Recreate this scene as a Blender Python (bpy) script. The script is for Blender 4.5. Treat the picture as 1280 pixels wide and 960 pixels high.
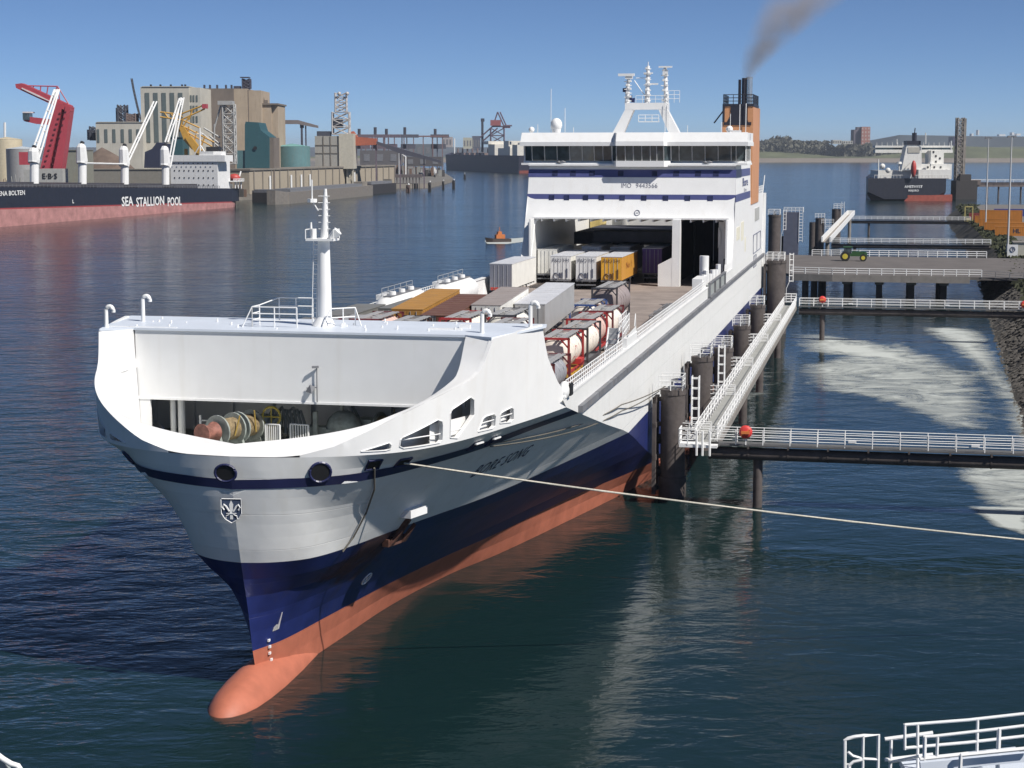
import bpy, math, random
import numpy as np
from mathutils import Vector, Matrix
from mathutils.geometry import delaunay_2d_cdt

for o in list(bpy.data.objects): bpy.data.objects.remove(o)
SC = bpy.context.scene
COL = SC.collection
random.seed(7); np.random.seed(7)

# ------------------------------------------------------------------ camera
F_PX, PITCH, CAM_H = 2200.0, math.radians(7.5605), 27.3
cam_data = bpy.data.cameras.new('camera'); cam = bpy.data.objects.new('camera', cam_data); COL.objects.link(cam)
cam.location = (0, 0, CAM_H); cam.rotation_euler = (math.pi/2 - PITCH, 0, 0)
cam_data.sensor_width = 36; cam_data.lens = F_PX/1280*36
cam_data.clip_start = 0.5; cam_data.clip_end = 30000
SC.camera = cam

# ------------------------------------------------------------------ light
HEAD = math.radians(11.908)                       # ship's axis against the view axis
DV = Vector((math.sin(HEAD), math.cos(HEAD), 0))  # bow -> stern
NV = Vector((math.cos(HEAD), -math.sin(HEAD), 0)) # centreline -> port
SUN_EL, SUN_AZ = math.radians(47), math.radians(64)   # elevation; angle off the bow towards port
sh = (-DV)*math.cos(SUN_AZ) + NV*math.sin(SUN_AZ)
SUN = Vector((sh.x*math.cos(SUN_EL), sh.y*math.cos(SUN_EL), math.sin(SUN_EL)))
sd = bpy.data.lights.new('sun', 'SUN'); sd.energy = 4.8; sd.angle = math.radians(0.53); sd.color = (1.0, 0.955, 0.89)
so = bpy.data.objects.new('sun', sd); COL.objects.link(so); so.location = (60, -60, 120)
so.rotation_euler = (-SUN).to_track_quat('-Z', 'Y').to_euler()
W = bpy.data.worlds.new('World'); SC.world = W; W.use_nodes = True
nt = W.node_tree; nt.nodes.clear()
sky = nt.nodes.new('ShaderNodeTexSky'); sky.sky_type = 'NISHITA'; sky.sun_disc = False
sky.sun_elevation = SUN_EL; sky.sun_rotation = math.atan2(SUN.x, SUN.y)
sky.altitude = 6000; sky.air_density = 0.8; sky.dust_density = 0.8; sky.ozone_density = 5.0
bg = nt.nodes.new('ShaderNodeBackground'); bg.inputs[1].default_value = 0.075
wo = nt.nodes.new('ShaderNodeOutputWorld')
nt.links.new(sky.outputs[0], bg.inputs[0]); nt.links.new(bg.outputs[0], wo.inputs[0])
SC.view_settings.view_transform = 'Standard'; SC.view_settings.look = 'None'
SC.view_settings.exposure = 0.22; SC.view_settings.gamma = 1.0
SC.render.engine = 'CYCLES'
SC.cycles.max_bounces = 6; SC.cycles.diffuse_bounces = 3; SC.cycles.glossy_bounces = 3
SC.cycles.volume_bounces = 0; SC.cycles.transparent_max_bounces = 8

# ------------------------------------------------------------------ where a line of sight meets the place
def ray(x, y):
    a, b = (x-640)/F_PX, (480-y)/F_PX
    return Vector((a, math.cos(PITCH)+b*math.sin(PITCH), -math.sin(PITCH)+b*math.cos(PITCH)))
CAM = Vector((0, 0, CAM_H))
def P(x, y, Y): r = ray(x, y); return CAM + r*(Y/r.y)
def PZ(x, y, z): r = ray(x, y); return CAM + r*((z-CAM_H)/r.z)
def PPL(x, y, p0, nrm):
    r = ray(x, y); return CAM + r*((Vector(p0)-CAM).dot(nrm)/r.dot(nrm))
ORIG = Vector((-13.6938, 84.8932, 0))
def SHIP(b, s, z=0): return ORIG + NV*b + DV*s + Vector((0, 0, z))
def TOS(p): q = Vector(p)-ORIG; return Vector((q.dot(NV), q.dot(DV), q.z))
def ZS(x, y, z): return TOS(PZ(x, y, z))

# ------------------------------------------------------------------ materials
MATS = {}
def mat(name, rgb, rough=0.55, metal=0.0, var=0.10, scale=0.7, streak=0.0, dirt=(0.25, 0.17, 0.11), bump=0.0, bscale=3.0, seams=0.0, spec=0.5):
    if name in MATS: return MATS[name]
    m = bpy.data.materials.new(name); m.use_nodes = True; MATS[name] = m
    t = m.node_tree; N, Lk = t.nodes, t.links
    p = N['Principled BSDF']; p.inputs['Roughness'].default_value = rough; p.inputs['Metallic'].default_value = metal
    p.inputs['Specular IOR Level'].default_value = spec
    tc = N.new('ShaderNodeTexCoord')
    n1 = N.new('ShaderNodeTexNoise'); n1.inputs['Scale'].default_value = scale; n1.inputs['Detail'].default_value = 6; n1.inputs['Roughness'].default_value = 0.6
    Lk.new(tc.outputs['Object'], n1.inputs['Vector'])
    mx = N.new('ShaderNodeMix'); mx.data_type = 'RGBA'
    mx.inputs[6].default_value = (*[max(0, c*(1-var)) for c in rgb], 1); mx.inputs[7].default_value = (*[min(1, c*(1+var)) for c in rgb], 1)
    rp = N.new('ShaderNodeMapRange'); rp.inputs[1].default_value = 0.3; rp.inputs[2].default_value = 0.7
    Lk.new(n1.outputs[0], rp.inputs[0]); Lk.new(rp.outputs[0], mx.inputs[0])
    out = mx.outputs[2]
    if streak > 0:
        mp = N.new('ShaderNodeMapping'); mp.inputs['Scale'].default_value = (1.1, 1.1, 0.09)
        Lk.new(tc.outputs['Object'], mp.inputs[0])
        n2 = N.new('ShaderNodeTexNoise'); n2.inputs['Scale'].default_value = 1.3; n2.inputs['Detail'].default_value = 8
        Lk.new(mp.outputs[0], n2.inputs['Vector'])
        r2 = N.new('ShaderNodeMapRange'); r2.inputs[1].default_value = 0.54; r2.inputs[2].default_value = 0.78; r2.inputs[4].default_value = streak
        Lk.new(n2.outputs[0], r2.inputs[0])
        m2 = N.new('ShaderNodeMix'); m2.data_type = 'RGBA'; m2.inputs[7].default_value = (*dirt, 1)
        Lk.new(r2.outputs[0], m2.inputs[0]); Lk.new(out, m2.inputs[6]); out = m2.outputs[2]
    Lk.new(out, p.inputs['Base Color'])
    hgt = None
    if bump > 0:
        n3 = N.new('ShaderNodeTexNoise'); n3.inputs['Scale'].default_value = bscale; n3.inputs['Detail'].default_value = 5
        Lk.new(tc.outputs['Object'], n3.inputs['Vector']); hgt = n3.outputs[0]
        b = N.new('ShaderNodeBump'); b.inputs['Strength'].default_value = bump; b.inputs['Distance'].default_value = 0.1
        Lk.new(hgt, b.inputs['Height']); Lk.new(b.outputs[0], p.inputs['Normal'])
    if seams > 0:     # plate seams: long strakes of hull plating
        sp = N.new('ShaderNodeSeparateXYZ'); cb = N.new('ShaderNodeCombineXYZ')
        Lk.new(tc.outputs['Object'], sp.inputs[0]); Lk.new(sp.outputs['Y'], cb.inputs['X']); Lk.new(sp.outputs['Z'], cb.inputs['Y'])
        br = N.new('ShaderNodeTexBrick'); br.inputs['Scale'].default_value = 1.0; br.inputs['Mortar Size'].default_value = 0.018; br.inputs['Mortar Smooth'].default_value = 0.3
        br.inputs['Brick Width'].default_value = 9.0; br.inputs['Row Height'].default_value = 1.9
        Lk.new(cb.outputs[0], br.inputs['Vector'])
        b = N.new('ShaderNodeBump'); b.invert = True; b.inputs['Strength'].default_value = seams; b.inputs['Distance'].default_value = 0.05
        Lk.new(br.outputs['Fac'], b.inputs['Height'])
        n3 = N.new('ShaderNodeTexNoise'); n3.inputs['Scale'].default_value = 0.45; n3.inputs['Detail'].default_value = 3
        Lk.new(tc.outputs['Object'], n3.inputs['Vector'])
        b2 = N.new('ShaderNodeBump'); b2.inputs['Strength'].default_value = 0.25; b2.inputs['Distance'].default_value = 0.15
        Lk.new(n3.outputs[0], b2.inputs['Height']); Lk.new(b.outputs[0], b2.inputs['Normal']); Lk.new(b2.outputs[0], p.inputs['Normal'])
    return m

M_WHITE = mat('white_ship_paint', (0.80, 0.80, 0.79), 0.42, var=0.03, streak=0.16, dirt=(0.50, 0.44, 0.34))
M_HULLW = mat('white_hull_paint', (0.79, 0.79, 0.77), 0.45, var=0.03, streak=0.16, dirt=(0.45, 0.40, 0.27), seams=0.6)
M_NAVY = mat('navy_hull_paint', (0.016, 0.026, 0.125), 0.36, var=0.25, streak=0.35, dirt=(0.05, 0.045, 0.06), seams=0.5)
M_RED = mat('orange_antifouling', (0.42, 0.135, 0.08), 0.6, var=0.16, streak=0.35, dirt=(0.30, 0.10, 0.06), seams=0.4)
M_STRIPE = mat('dark_navy_band', (0.022, 0.026, 0.085), 0.4, var=0.15)
M_BAND = mat('blue_window_band', (0.075, 0.085, 0.22), 0.35, var=0.12)
M_FENDER = mat('grey_fender_steel', (0.16, 0.165, 0.18), 0.6, var=0.2, streak=0.3)
M_DECK = mat('worn_brown_deck', (0.27, 0.225, 0.20), 0.75, var=0.25, scale=0.35, bump=0.2)
M_DECKG = mat('grey_green_deck', (0.36, 0.38, 0.35), 0.7, var=0.18)
M_ROOFW = mat('sky_tinted_white_deck', (0.66, 0.71, 0.78), 0.4, var=0.06, scale=0.4)  # blue of the reflected sky put into the white deck colour
M_DARK = mat('near_black', (0.012, 0.012, 0.014), 0.6, var=0.2)
M_GLASS = mat('bridge_glass', (0.05, 0.068, 0.075), 0.06, var=0.7, scale=0.9, spec=0.8)
M_STEEL = mat('galvanised_steel', (0.42, 0.43, 0.44), 0.5, 0.3, var=0.15)
M_GREY = mat('mid_grey_paint', (0.30, 0.32, 0.31), 0.6, var=0.12, streak=0.2)
M_ORANGE = mat('funnel_orange', (0.56, 0.27, 0.13), 0.5, var=0.07, streak=0.2)
M_SOOT = mat('funnel_black', (0.02, 0.022, 0.035), 0.5)
M_CHROME = mat('exhaust_steel', (0.62, 0.60, 0.57), 0.25, 0.9, var=0.15)
M_RAIL = mat('white_rail_paint', (0.78, 0.78, 0.77), 0.5, var=0.06)
M_RUST = mat('shaded_rusty_steel', (0.10, 0.045, 0.032), 0.8, var=0.4, scale=3, bump=0.3)  # rust, with the anchor's shadow darkened into its colour
M_RUBBER = mat('black_rubber', (0.02, 0.02, 0.02), 0.8)
M_ROPE = mat('pale_rope', (0.50, 0.47, 0.40), 0.9, var=0.2, scale=8)
M_ROPED = mat('dark_rope', (0.13, 0.12, 0.10), 0.9, var=0.2)

# ------------------------------------------------------------------ mesh builder
class MB:
    def __init__(s): s.v = []; s.f = []; s.m = []
    def add(s, vs, fs, mi=0):
        k = len(s.v); s.v += [tuple(v) for v in vs]
        for f in fs: s.f.append(tuple(i+k for i in f)); s.m.append(mi)
        return s
    def box(s, x0, x1, y0, y1, z0, z1, mi=0):
        return s.add([(x0,y0,z0),(x1,y0,z0),(x1,y1,z0),(x0,y1,z0),(x0,y0,z1),(x1,y0,z1),(x1,y1,z1),(x0,y1,z1)],
                     [(0,3,2,1),(4,5,6,7),(0,1,5,4),(1,2,6,5),(2,3,7,6),(3,0,4,7)], mi)
    def beam(s, p, q, w, h=None, mi=0):
        p, q = Vector(p), Vector(q); h = h or w; d = (q-p)
        if d.length < 1e-6: return s
        d.normalize(); up = Vector((0,0,1)) if abs(d.z) < 0.95 else Vector((0,1,0))
        a = d.cross(up).normalized()*(w/2); b = a.cross(d).normalized()*(h/2)
        return s.add([p-a-b, p+a-b, p+a+b, p-a+b, q-a-b, q+a-b, q+a+b, q-a+b],
                     [(0,1,2,3),(4,7,6,5),(0,4,5,1),(1,5,6,2),(2,6,7,3),(3,7,4,0)], mi)
    def tube(s, pts, r, n=6, mi=0, caps=True):
        pts = [Vector(p) for p in pts]; rs = r if isinstance(r, (list, tuple)) else [r]*len(pts); rings = []
        for i, p in enumerate(pts):
            d = (pts[min(i+1, len(pts)-1)] - pts[max(i-1, 0)])
            d = d.normalized() if d.length > 1e-9 else Vector((0,0,1))
            up = Vector((0,0,1)) if abs(d.z) < 0.9 else Vector((0,1,0))
            a = d.cross(up).normalized(); b = a.cross(d).normalized()
            rings.append([p + (a*math.cos(2*math.pi*j/n) + b*math.sin(2*math.pi*j/n))*rs[i] for j in range(n)])
        vs = [v for g in rings for v in g]; fs = []
        for i in range(len(pts)-1):
            for j in range(n):
                k = (j+1) % n; fs.append((i*n+j, i*n+k, (i+1)*n+k, (i+1)*n+j))
        if caps: fs.append(tuple(range(n-1, -1, -1))); fs.append(tuple((len(pts)-1)*n+j for j in range(n)))
        return s.add(vs, fs, mi)
    def cyl(s, p, q, r0, r1=None, n=16, mi=0): return s.tube([p, q], [r0, r0 if r1 is None else r1], n, mi)
    def prism(s, poly, vec, mi=0):
        n = len(poly); v = Vector(vec); a = [Vector(p) for p in poly]
        return s.add(a+[p+v for p in a], [tuple(range(n-1,-1,-1)), tuple(range(n, 2*n))]+[(i, (i+1)%n, (i+1)%n+n, i+n) for i in range(n)], mi)
    def loft(s, rows, mi=0, flip=False, close=False):
        n = len(rows[0]); vs = [p for r in rows for p in r]; fs = []
        for i in range(len(rows)-1):
            for j in range(n if close else n-1):
                k = (j+1) % n; q = (i*n+j, i*n+k, (i+1)*n+k, (i+1)*n+j)
                fs.append(q[::-1] if flip else q)
        return s.add(vs, fs, mi)
    def ball(s, c, r, n=12, mi=0, sc=(1,1,1)):
        c = Vector(c); rows = []
        for i in range(n//2+1):
            t = math.pi*i/(n//2); rows.append([c+Vector((r*math.sin(t)*math.cos(2*math.pi*j/n)*sc[0], r*math.sin(t)*math.sin(2*math.pi*j/n)*sc[1], r*math.cos(t)*sc[2])) for j in range(n)])
        return s.loft(rows, mi, True, True)
    def rail(s, pts, h=1.1, nr=3, sp=1.5, r=0.03, rp=None, n=5, mi=0, top=None):
        pts = [Vector(p) for p in pts]
        for k in range(nr):
            zz = h*(k+1)/nr; s.tube([p+Vector((0,0,zz)) for p in pts], r, n, mi)
        for a, b in zip(pts[:-1], pts[1:]):
            L = (b-a).length; m = max(1, round(L/sp))
            for i in range(m+1):
                q = a.lerp(b, i/m); s.tube([q, q+Vector((0,0,h))], rp or r, n, mi)
        return s
    def build(s, name, mats, parent=None, smooth=None, **kw):
        me = bpy.data.meshes.new(name); me.from_pydata(s.v, [], s.f); 
        mats = mats if isinstance(mats, (list, tuple)) else [mats]
        for m in mats: me.materials.append(m)
        if len(mats) > 1: me.polygons.foreach_set('material_index', s.m)
        me.update()
        if smooth is not None:
            me.polygons.foreach_set('use_smooth', [True]*len(me.polygons)); me.set_sharp_from_angle(angle=math.radians(smooth))
        o = bpy.data.objects.new(name, me); COL.objects.link(o); o.parent = parent
        for k, v in kw.items(): o[k] = v
        return o
def _each(self, name, mats, parent=None, smooth=None, **kw):
    # one object for every separate piece collected here
    par = list(range(len(self.v)))
    def find(a):
        while par[a] != a: par[a] = par[par[a]]; a = par[a]
        return a
    for f in self.f:
        for i in f[1:]: par[find(i)] = find(f[0])
    groups = {}
    for f, m_ in zip(self.f, self.m): groups.setdefault(find(f[0]), []).append((f, m_))
    out = []
    for fs in groups.values():
        g = MB(); idx = {}
        for f, m_ in fs:
            for i in f:
                if i not in idx: idx[i] = len(g.v); g.v.append(self.v[i])
            g.f.append(tuple(idx[i] for i in f)); g.m.append(m_)
        out.append(g.build(name, mats, parent, smooth, **kw))
    return out
MB.each = _each
def empty(name, loc=(0,0,0), rz=0.0, label=None, category=None, group=None):
    o = bpy.data.objects.new(name, None); COL.objects.link(o); o.location = loc; o.rotation_euler = (0, 0, rz); o.empty_display_size = 0.5
    if label: o['label'] = label
    if category: o['category'] = category
    if group: o['group'] = group
    return o
def tag(o, label, category, group=None):
    o['label'] = label; o['category'] = category
    if group: o['group'] = group
    return o
def copy_tree(o, parent=None):
    c = o.copy(); COL.objects.link(c); c.parent = parent
    for ch in o.children: copy_tree(ch, c)
    return c
def lettering(name, body, m, parent, mapper, size=1.0, align='CENTER', bold=0.0, space=1.0, fit=None, **kw):
    c = bpy.data.curves.new(name, 'FONT'); c.body = body; c.size = size; c.align_x = align; c.align_y = 'CENTER'; c.offset = bold; c.space_character = space
    c.resolution_u = 2
    o = bpy.data.objects.new(name, c); COL.objects.link(o); bpy.context.view_layer.update()
    me = bpy.data.meshes.new_from_object(o.evaluated_get(bpy.context.evaluated_depsgraph_get()))
    bpy.data.objects.remove(o); bpy.data.curves.remove(c)
    k = 1.0
    if fit: k = fit/(max(v.co.x for v in me.vertices)-min(v.co.x for v in me.vertices))
    for v in me.vertices: v.co = mapper(v.co.x*k, v.co.y)
    me.materials.clear(); me.materials.append(m); me.name = name
    o = bpy.data.objects.new(name, me); COL.objects.link(o); o.parent = parent
    for k, v in kw.items(): o[k] = v
    return o
def cdt_wall(outer, holes, extra, mapper, thick=None):
    """flat polygon with holes, cut into triangles and mapped onto a curved sheet; returns verts, faces"""
    vs = []; es = []
    for lp in [outer]+holes:
        k = len(vs); n = len(lp); vs += [Vector(p) for p in lp]; es += [(k+i, k+(i+1) % n) for i in range(n)]
    def inside(p, poly):
        c = False; n = len(poly)
        for i in range(n):
            a, b = poly[i], poly[(i+1) % n]
            if (a[1] > p[1]) != (b[1] > p[1]) and p[0] < (b[0]-a[0])*(p[1]-a[1])/(b[1]-a[1])+a[0]: c = not c
        return c
    for p in extra:
        if inside(p, outer) and not any(inside(p, h) for h in holes): vs.append(Vector(p))
    v2, e2, f2, *_ = delaunay_2d_cdt(vs, es, [], 0, 1e-4)
    fs = []
    for f in f2:
        c = sum((v2[i] for i in f), Vector((0, 0)))/len(f)
        if inside(c, outer) and not any(inside(c, h) for h in holes): fs.append(tuple(f))
    return [mapper(v.x, v.y) for v in v2], fs
def thick_sheet(name, m_, parent, outer, holes, extra, mp0, mp1, smooth=35, flip=False):
    """plate with real openings: outer skin, inner skin and the edges between them"""
    g = MB()
    va, fa = cdt_wall(outer, holes, extra, mp0); vb = cdt_wall(outer, holes, extra, mp1)[0]
    g.add(va, [f[::-1] if flip else f for f in fa]); g.add(vb, [f if flip else f[::-1] for f in fa])
    for lp in [outer]+holes:
        n = len(lp); a = [mp0(*p) for p in lp]; b = [mp1(*p) for p in lp]
        for i in range(n): g.add([a[i], a[(i+1) % n], b[(i+1) % n], b[i]], [(0, 1, 2, 3)])
    return g.build(name, m_, parent, smooth=smooth)
def solidify(o, t, off=-1):
    md = o.modifiers.new('thickness', 'SOLIDIFY'); md.thickness = t; md.offset = off; return o
def dense(poly, step=0.5):
    out = []
    for a, b in zip(poly, poly[1:]+poly[:1]):
        n = max(1, int(math.hypot(b[0]-a[0], b[1]-a[1])/step))
        out += [(a[0]+(b[0]-a[0])*i/n, a[1]+(b[1]-a[1])*i/n) for i in range(n)]
    return out
# ================================================================== the ro-ro ship (local axes: x = port, y = aft, z = up)
ship = empty('cargo_ship', ORIG, -HEAD, 'white cargo ship with navy and orange hull, loaded with trailers, smoke at its funnel', 'ship')
LV = {
 -2.0: [(0,3.0),(.8,6),(1.3,11.4),(2,18.7),(3.6,28),(5.4,34),(8.6,47.8),(10.7,57),(13.1,70)],
 0.0: [(0,2.9),(.8,5.5),(1.47,11.4),(2.16,18.7),(3.85,28),(5.68,34.2),(8.89,47.8),(10.92,57),(13.1,68)],
 2.0: [(0,2.3),(.8,4.5),(1.66,9.6),(2.8,16.6),(4.56,25.2),(6.25,32.3),(9.13,46.35),(11.54,55.4),(13.1,62)],
 4.5: [(0,1.7),(1.05,3.0),(2.1,5.6),(3.1,9.6),(4.5,15.4),(6.4,23),(8.8,33.5),(11.2,44.5),(13.1,53.5)],
 6.93: [(0,.9),(1.0,1.1),(2.2,1.7),(3.17,2.7),(4.31,5.64),(6.0,12),(8.28,20),(10.4,30.4),(13.1,45.3)],
 9.0: [(0,.35),(1.4,.55),(2.9,1.2),(4.1,2.6),(5.4,5.0),(7.2,10.2),(9.0,16.4),(11,25),(13.1,35.5)],
 11.1: [(0,-.1),(1.5,.03),(3.0,.4),(4.5,1.05),(5.8,2.2),(7.6,5.6),(9.7,11.6),(11.5,19.3),(13.1,25.8)],
 12.5: [(0,-.35),(1.0,-.3),(2.07,-.12),(4,.35),(5.78,1.1),(8.09,3.0),(9.8,6.33),(11.37,11.8),(12.4,16),(13.1,19.5)],
}
def hermite(x, xs, ys):
    xs, ys = np.asarray(xs, float), np.asarray(ys, float); d = np.gradient(ys, xs, axis=0)
    dl = np.diff(ys, axis=0)/np.diff(xs).reshape(-1, *([1]*(ys.ndim-1)))
    # keep the curve from overshooting
    for i in range(1, len(xs)-1):
        s = dl[i-1]*dl[i]; d[i] = np.where(s <= 0, 0, 2*s/np.where(np.abs(dl[i-1]+dl[i]) < 1e-9, 1e-9, dl[i-1]+dl[i]))
    i = np.clip(np.searchsorted(xs, x, side='right')-1, 0, len(xs)-2); h = xs[i+1]-xs[i]; t = (x-xs[i])/h
    return (2*t**3-3*t**2+1)*ys[i]+(t**3-2*t**2+t)*h*d[i]+(-2*t**3+3*t**2)*ys[i+1]+(t**3-t**2)*h*d[i+1]
NU = 56
UG = np.linspace(0, 1, NU)**1.35
def resample(pts):
    a = np.array(pts, float); L = np.concatenate([[0], np.cumsum(np.linalg.norm(np.diff(a, axis=0), axis=1))]); L /= L[-1]
    return np.array([hermite(u, L, a) for u in UG])
ZL = sorted(LV); GR = np.array([resample(LV[z]) for z in ZL])
def hull_row(z): return hermite(z, ZL, GR)            # NU x (b, s)
ROWC = {}
def hullB(s, z):
    k = round(z, 3)
    if k not in ROWC: ROWC[k] = hull_row(k)
    r = ROWC[k]; return float(np.interp(s, r[:, 1], r[:, 0])) if s < r[-1, 1] else 13.1
def hull_px(x, y, side=1):
    best = None
    for z in np.arange(0, 12.6, 0.02):
        p = ZS(x, y, z)
        e = abs(hullB(p.y, round(float(z), 2)) - p.x*side)
        if best is None or e < best[0]: best = (e, p, z)
    return best[1]
def hull_n(s, z, side=1):
    e = 0.15; b = hullB(s, z)
    ts = Vector((hullB(s+e, z)-b, e, 0)); tz = Vector((hullB(s, z+e)-hullB(s, z-e), 0, 2*e)) 
    n = ts.cross(tz); n.normalize()
    if n.x < 0: n = -n
    return Vector((n.x*side, n.y, n.z))
zr = sorted(set([-2, -1, 0, 1, 2, 3, 4, 5, 6, 6.93, 7.6, 8.3, 9, 9.7, 10.4, 11.1, 11.8, 12.5]))
hb = MB()
for side in (1, -1):
    for z0, z1 in zip(zr[:-1], zr[1:]):
        mi = 2 if z1 <= 2 else (1 if z1 <= 6.94 else 0)
        r0, r1 = hull_row(z0), hull_row(z1)
        hb.loft([[(side*p[0], p[1], z0) for p in r0], [(side*p[0], p[1], z1) for p in r1]], mi, side < 0)
hb2 = MB()
cols = [0, .15, .35, .6, .8, 1]
for side in (1, -1):
    for z0, z1 in zip(zr[:-1], zr[1:]):
        mi = 2 if z1 <= 2 else (1 if z1 <= 6.94 else 0)
        k0, k1 = hull_row(z0)[-1][1], hull_row(z1)[-1][1]
        hb2.loft([[(side*13.1, k0+(188-k0)*c, z0) for c in cols], [(side*13.1, k1+(188-k1)*c, z1) for c in cols]], mi, side < 0)
    # bulwark plating above the sheer line
    hb2.loft([[(side*13.1, 19.5+(188-19.5)*c, 12.5) for c in cols], [(side*13.1, 18.4+(188-18.4)*c, 13.1) for c in cols]], 0, side < 0)
hb2.add([(-13.1,188,-2),(13.1,188,-2),(13.1,188,13.1),(-13.1,188,13.1)], [(0,1,2,3)], 0)
# one continuous shell
hb.add(hb2.v, []); n0 = len(hb.v)-len(hb2.v)
for f, m_ in zip(hb2.f, hb2.m): hb.f.append(tuple(i+n0 for i in f)); hb.m.append(m_)
hull = hb.build('hull', [M_HULLW, M_NAVY, M_RED], ship, smooth=28)
# bulbous bow
bb = MB(); prof = [(-2.75,0.02),(-2.6,.42),(-2.2,.85),(-1.5,1.22),(-.5,1.48),(1,1.62),(3,1.68),(6,1.6),(10,1.35),(15,.9),(19,.4)]
bb.loft([[(r*math.cos(a)*.93, s, -0.62+.02*max(0, s)+r*math.sin(a)*1.06) for a in [2*math.pi*j/28 for j in range(28)]] for s, r in prof], 0, True, True)
bb.build('bulbous_bow', M_RED, ship, smooth=60)

# dark band round the bow, grey fender strip along the flat sides
def band_rows(zc0, zc1, hh, off, side):
    lo, hi = [], []
    for k in range(60):
        t = k/59; s = -0.3+ (23.4+0.3)*t**1.7; zc = zc0+(zc1-zc0)*min(1, max(0, s)/23.4)
        for arr, zz in ((lo, zc-hh), (hi, zc+hh)):
            row = hull_row(zz); 
            u = t
            j = u*(NU-1); 
            arr.append((zz, s))
    return lo, hi
bd = MB()
for side in (1, -1):
    for (z0, z1) in ((0, 1),):
        rows = [[], []]
        for k in range(NU):
            u = k/(NU-1); zc = 11.08+0.72*UG[k]**0.8
            for q, zz in ((0, zc-.24), (1, zc+.24)):
                p = hull_row(zz)[k]; b, s = p
                n = Vector((1, -.35, -.4)).normalized()*0.035 if k > 2 else Vector((0.2, -1, -.3)).normalized()*0.035
                rows[q].append((side*(b+n.x if k else 0), s+n.y, zz+n.z))
        bd.loft(rows, 0, side < 0)
bd.build('bow_band', M_STRIPE, ship, smooth=40)
for side in (1, -1):
    fs = MB(); x0, x1 = (13.0, 13.38) if side > 0 else (-13.38, -13.0)
    fs.box(x0, x1, 23.6, 187.5, 11.58, 12.0)
    for s in np.arange(30, 186, 6.2): fs.box(x0-.02, x1+.02, s, s+.12, 11.56, 12.02)
    fs.build('fender_strip', M_FENDER, ship)

# ------------------------------------------------------------------ forecastle
KP = np.array(LV[12.5], float); KL = np.concatenate([[0], np.cumsum(np.linalg.norm(np.diff(KP, axis=0), axis=1))])
KD = np.array([hermite(l, KL, KP) for l in np.linspace(0, KL[-1], 400)]); LD = np.linspace(0, KL[-1], 400)
def Kp(l): return np.array([np.interp(l, LD, KD[:, 0]), np.interp(l, LD, KD[:, 1])])
def wallpt(l, z, side=1, inset=0.0):
    q = Kp(l); t = Kp(min(l+.05, KL[-1]))-Kp(max(0, l-.05)); t /= np.linalg.norm(t); nn = np.array([t[1], -t[0]])
    lean = .08*(1-min(1, max(0, (q[1]-10)/8))); q = q+nn*(lean*(z-12.5)-inset)
    return Vector((side*q[0], q[1], z))
def l_of_s(s): return float(np.interp(s, KD[:, 1], LD))
OC = [(0,12.52),(2.1,12.52),(3.46,12.6),(5.1,13.0),(6.8,13.7),(8.42,14.37),(10.12,14.88),(12.2,15.35),(13.7,15.62),(14.5,15.95),(14.95,16.4),(15.35,16.95),(15.74,17.55)]
WIN = [
 [(6.45,12.70),(7.85,13.03),(8.0,12.92),(7.95,12.72),(7.7,12.66)],
 [(8.45,12.80),(8.5,13.14),(8.65,13.25),(10.95,13.87),(11.3,13.75),(11.38,13.58),(11.42,12.78),(11.2,12.66),(8.7,12.68)],
 [(12.05,12.80),(11.95,14.08),(12.1,14.27),(13.7,14.70),(14.1,14.51),(14.2,13.71),(12.7,12.68)],
 [(14.75,12.74),(15.2,13.37),(15.5,13.45),(16.4,13.46),(16.65,13.29),(16.65,12.78),(16.35,12.68)],
 [(17.2,12.84),(17.2,13.32),(17.4,13.42),(18.5,13.53),(18.8,13.4),(18.85,12.84),(18.5,12.72)]]
AFT = [(l_of_s(15.6),17.7),(l_of_s(16.1),16.6),(l_of_s(16.6),15.7),(l_of_s(18.2),14.15),(l_of_s(19.3),13.4),(KL[-1],13.1)]
for side in (1, -1):
    outer = [(l, z) for l, z in OC[2:]]+AFT+[(KL[-1],12.5),(3.46,12.5)]
    outer = dense(outer, .4); holes = [dense(w, .3) for w in WIN]
    ex = [(l, z) for l in np.arange(3.6, 26, .4) for z in np.arange(12.75, 17.7, .45)]
    fw = thick_sheet('forecastle_wall', M_WHITE, ship, outer, holes, ex, lambda l, z: wallpt(l, z, side), lambda l, z: wallpt(l, z, side, .22), 35, side < 0)
    for w in WIN:      # rounded steel lips round the openings, and a guard rail across
        wf = MB(); pts = [wallpt(l, z, side, -.02) for l, z in dense(w, .4)]; wf.tube(pts+[pts[0]], .03, 5)
        lc = [p[0] for p in w]; zc = min(p[1] for p in w)+.42
        if max(lc)-min(lc) > 1.4: wf.tube([wallpt(min(lc)-.05, zc, side, .1), wallpt(max(lc)+.05, zc, side, .1)], .035, 5)
        wf.build('opening_frame', M_RAIL, fw)
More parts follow.
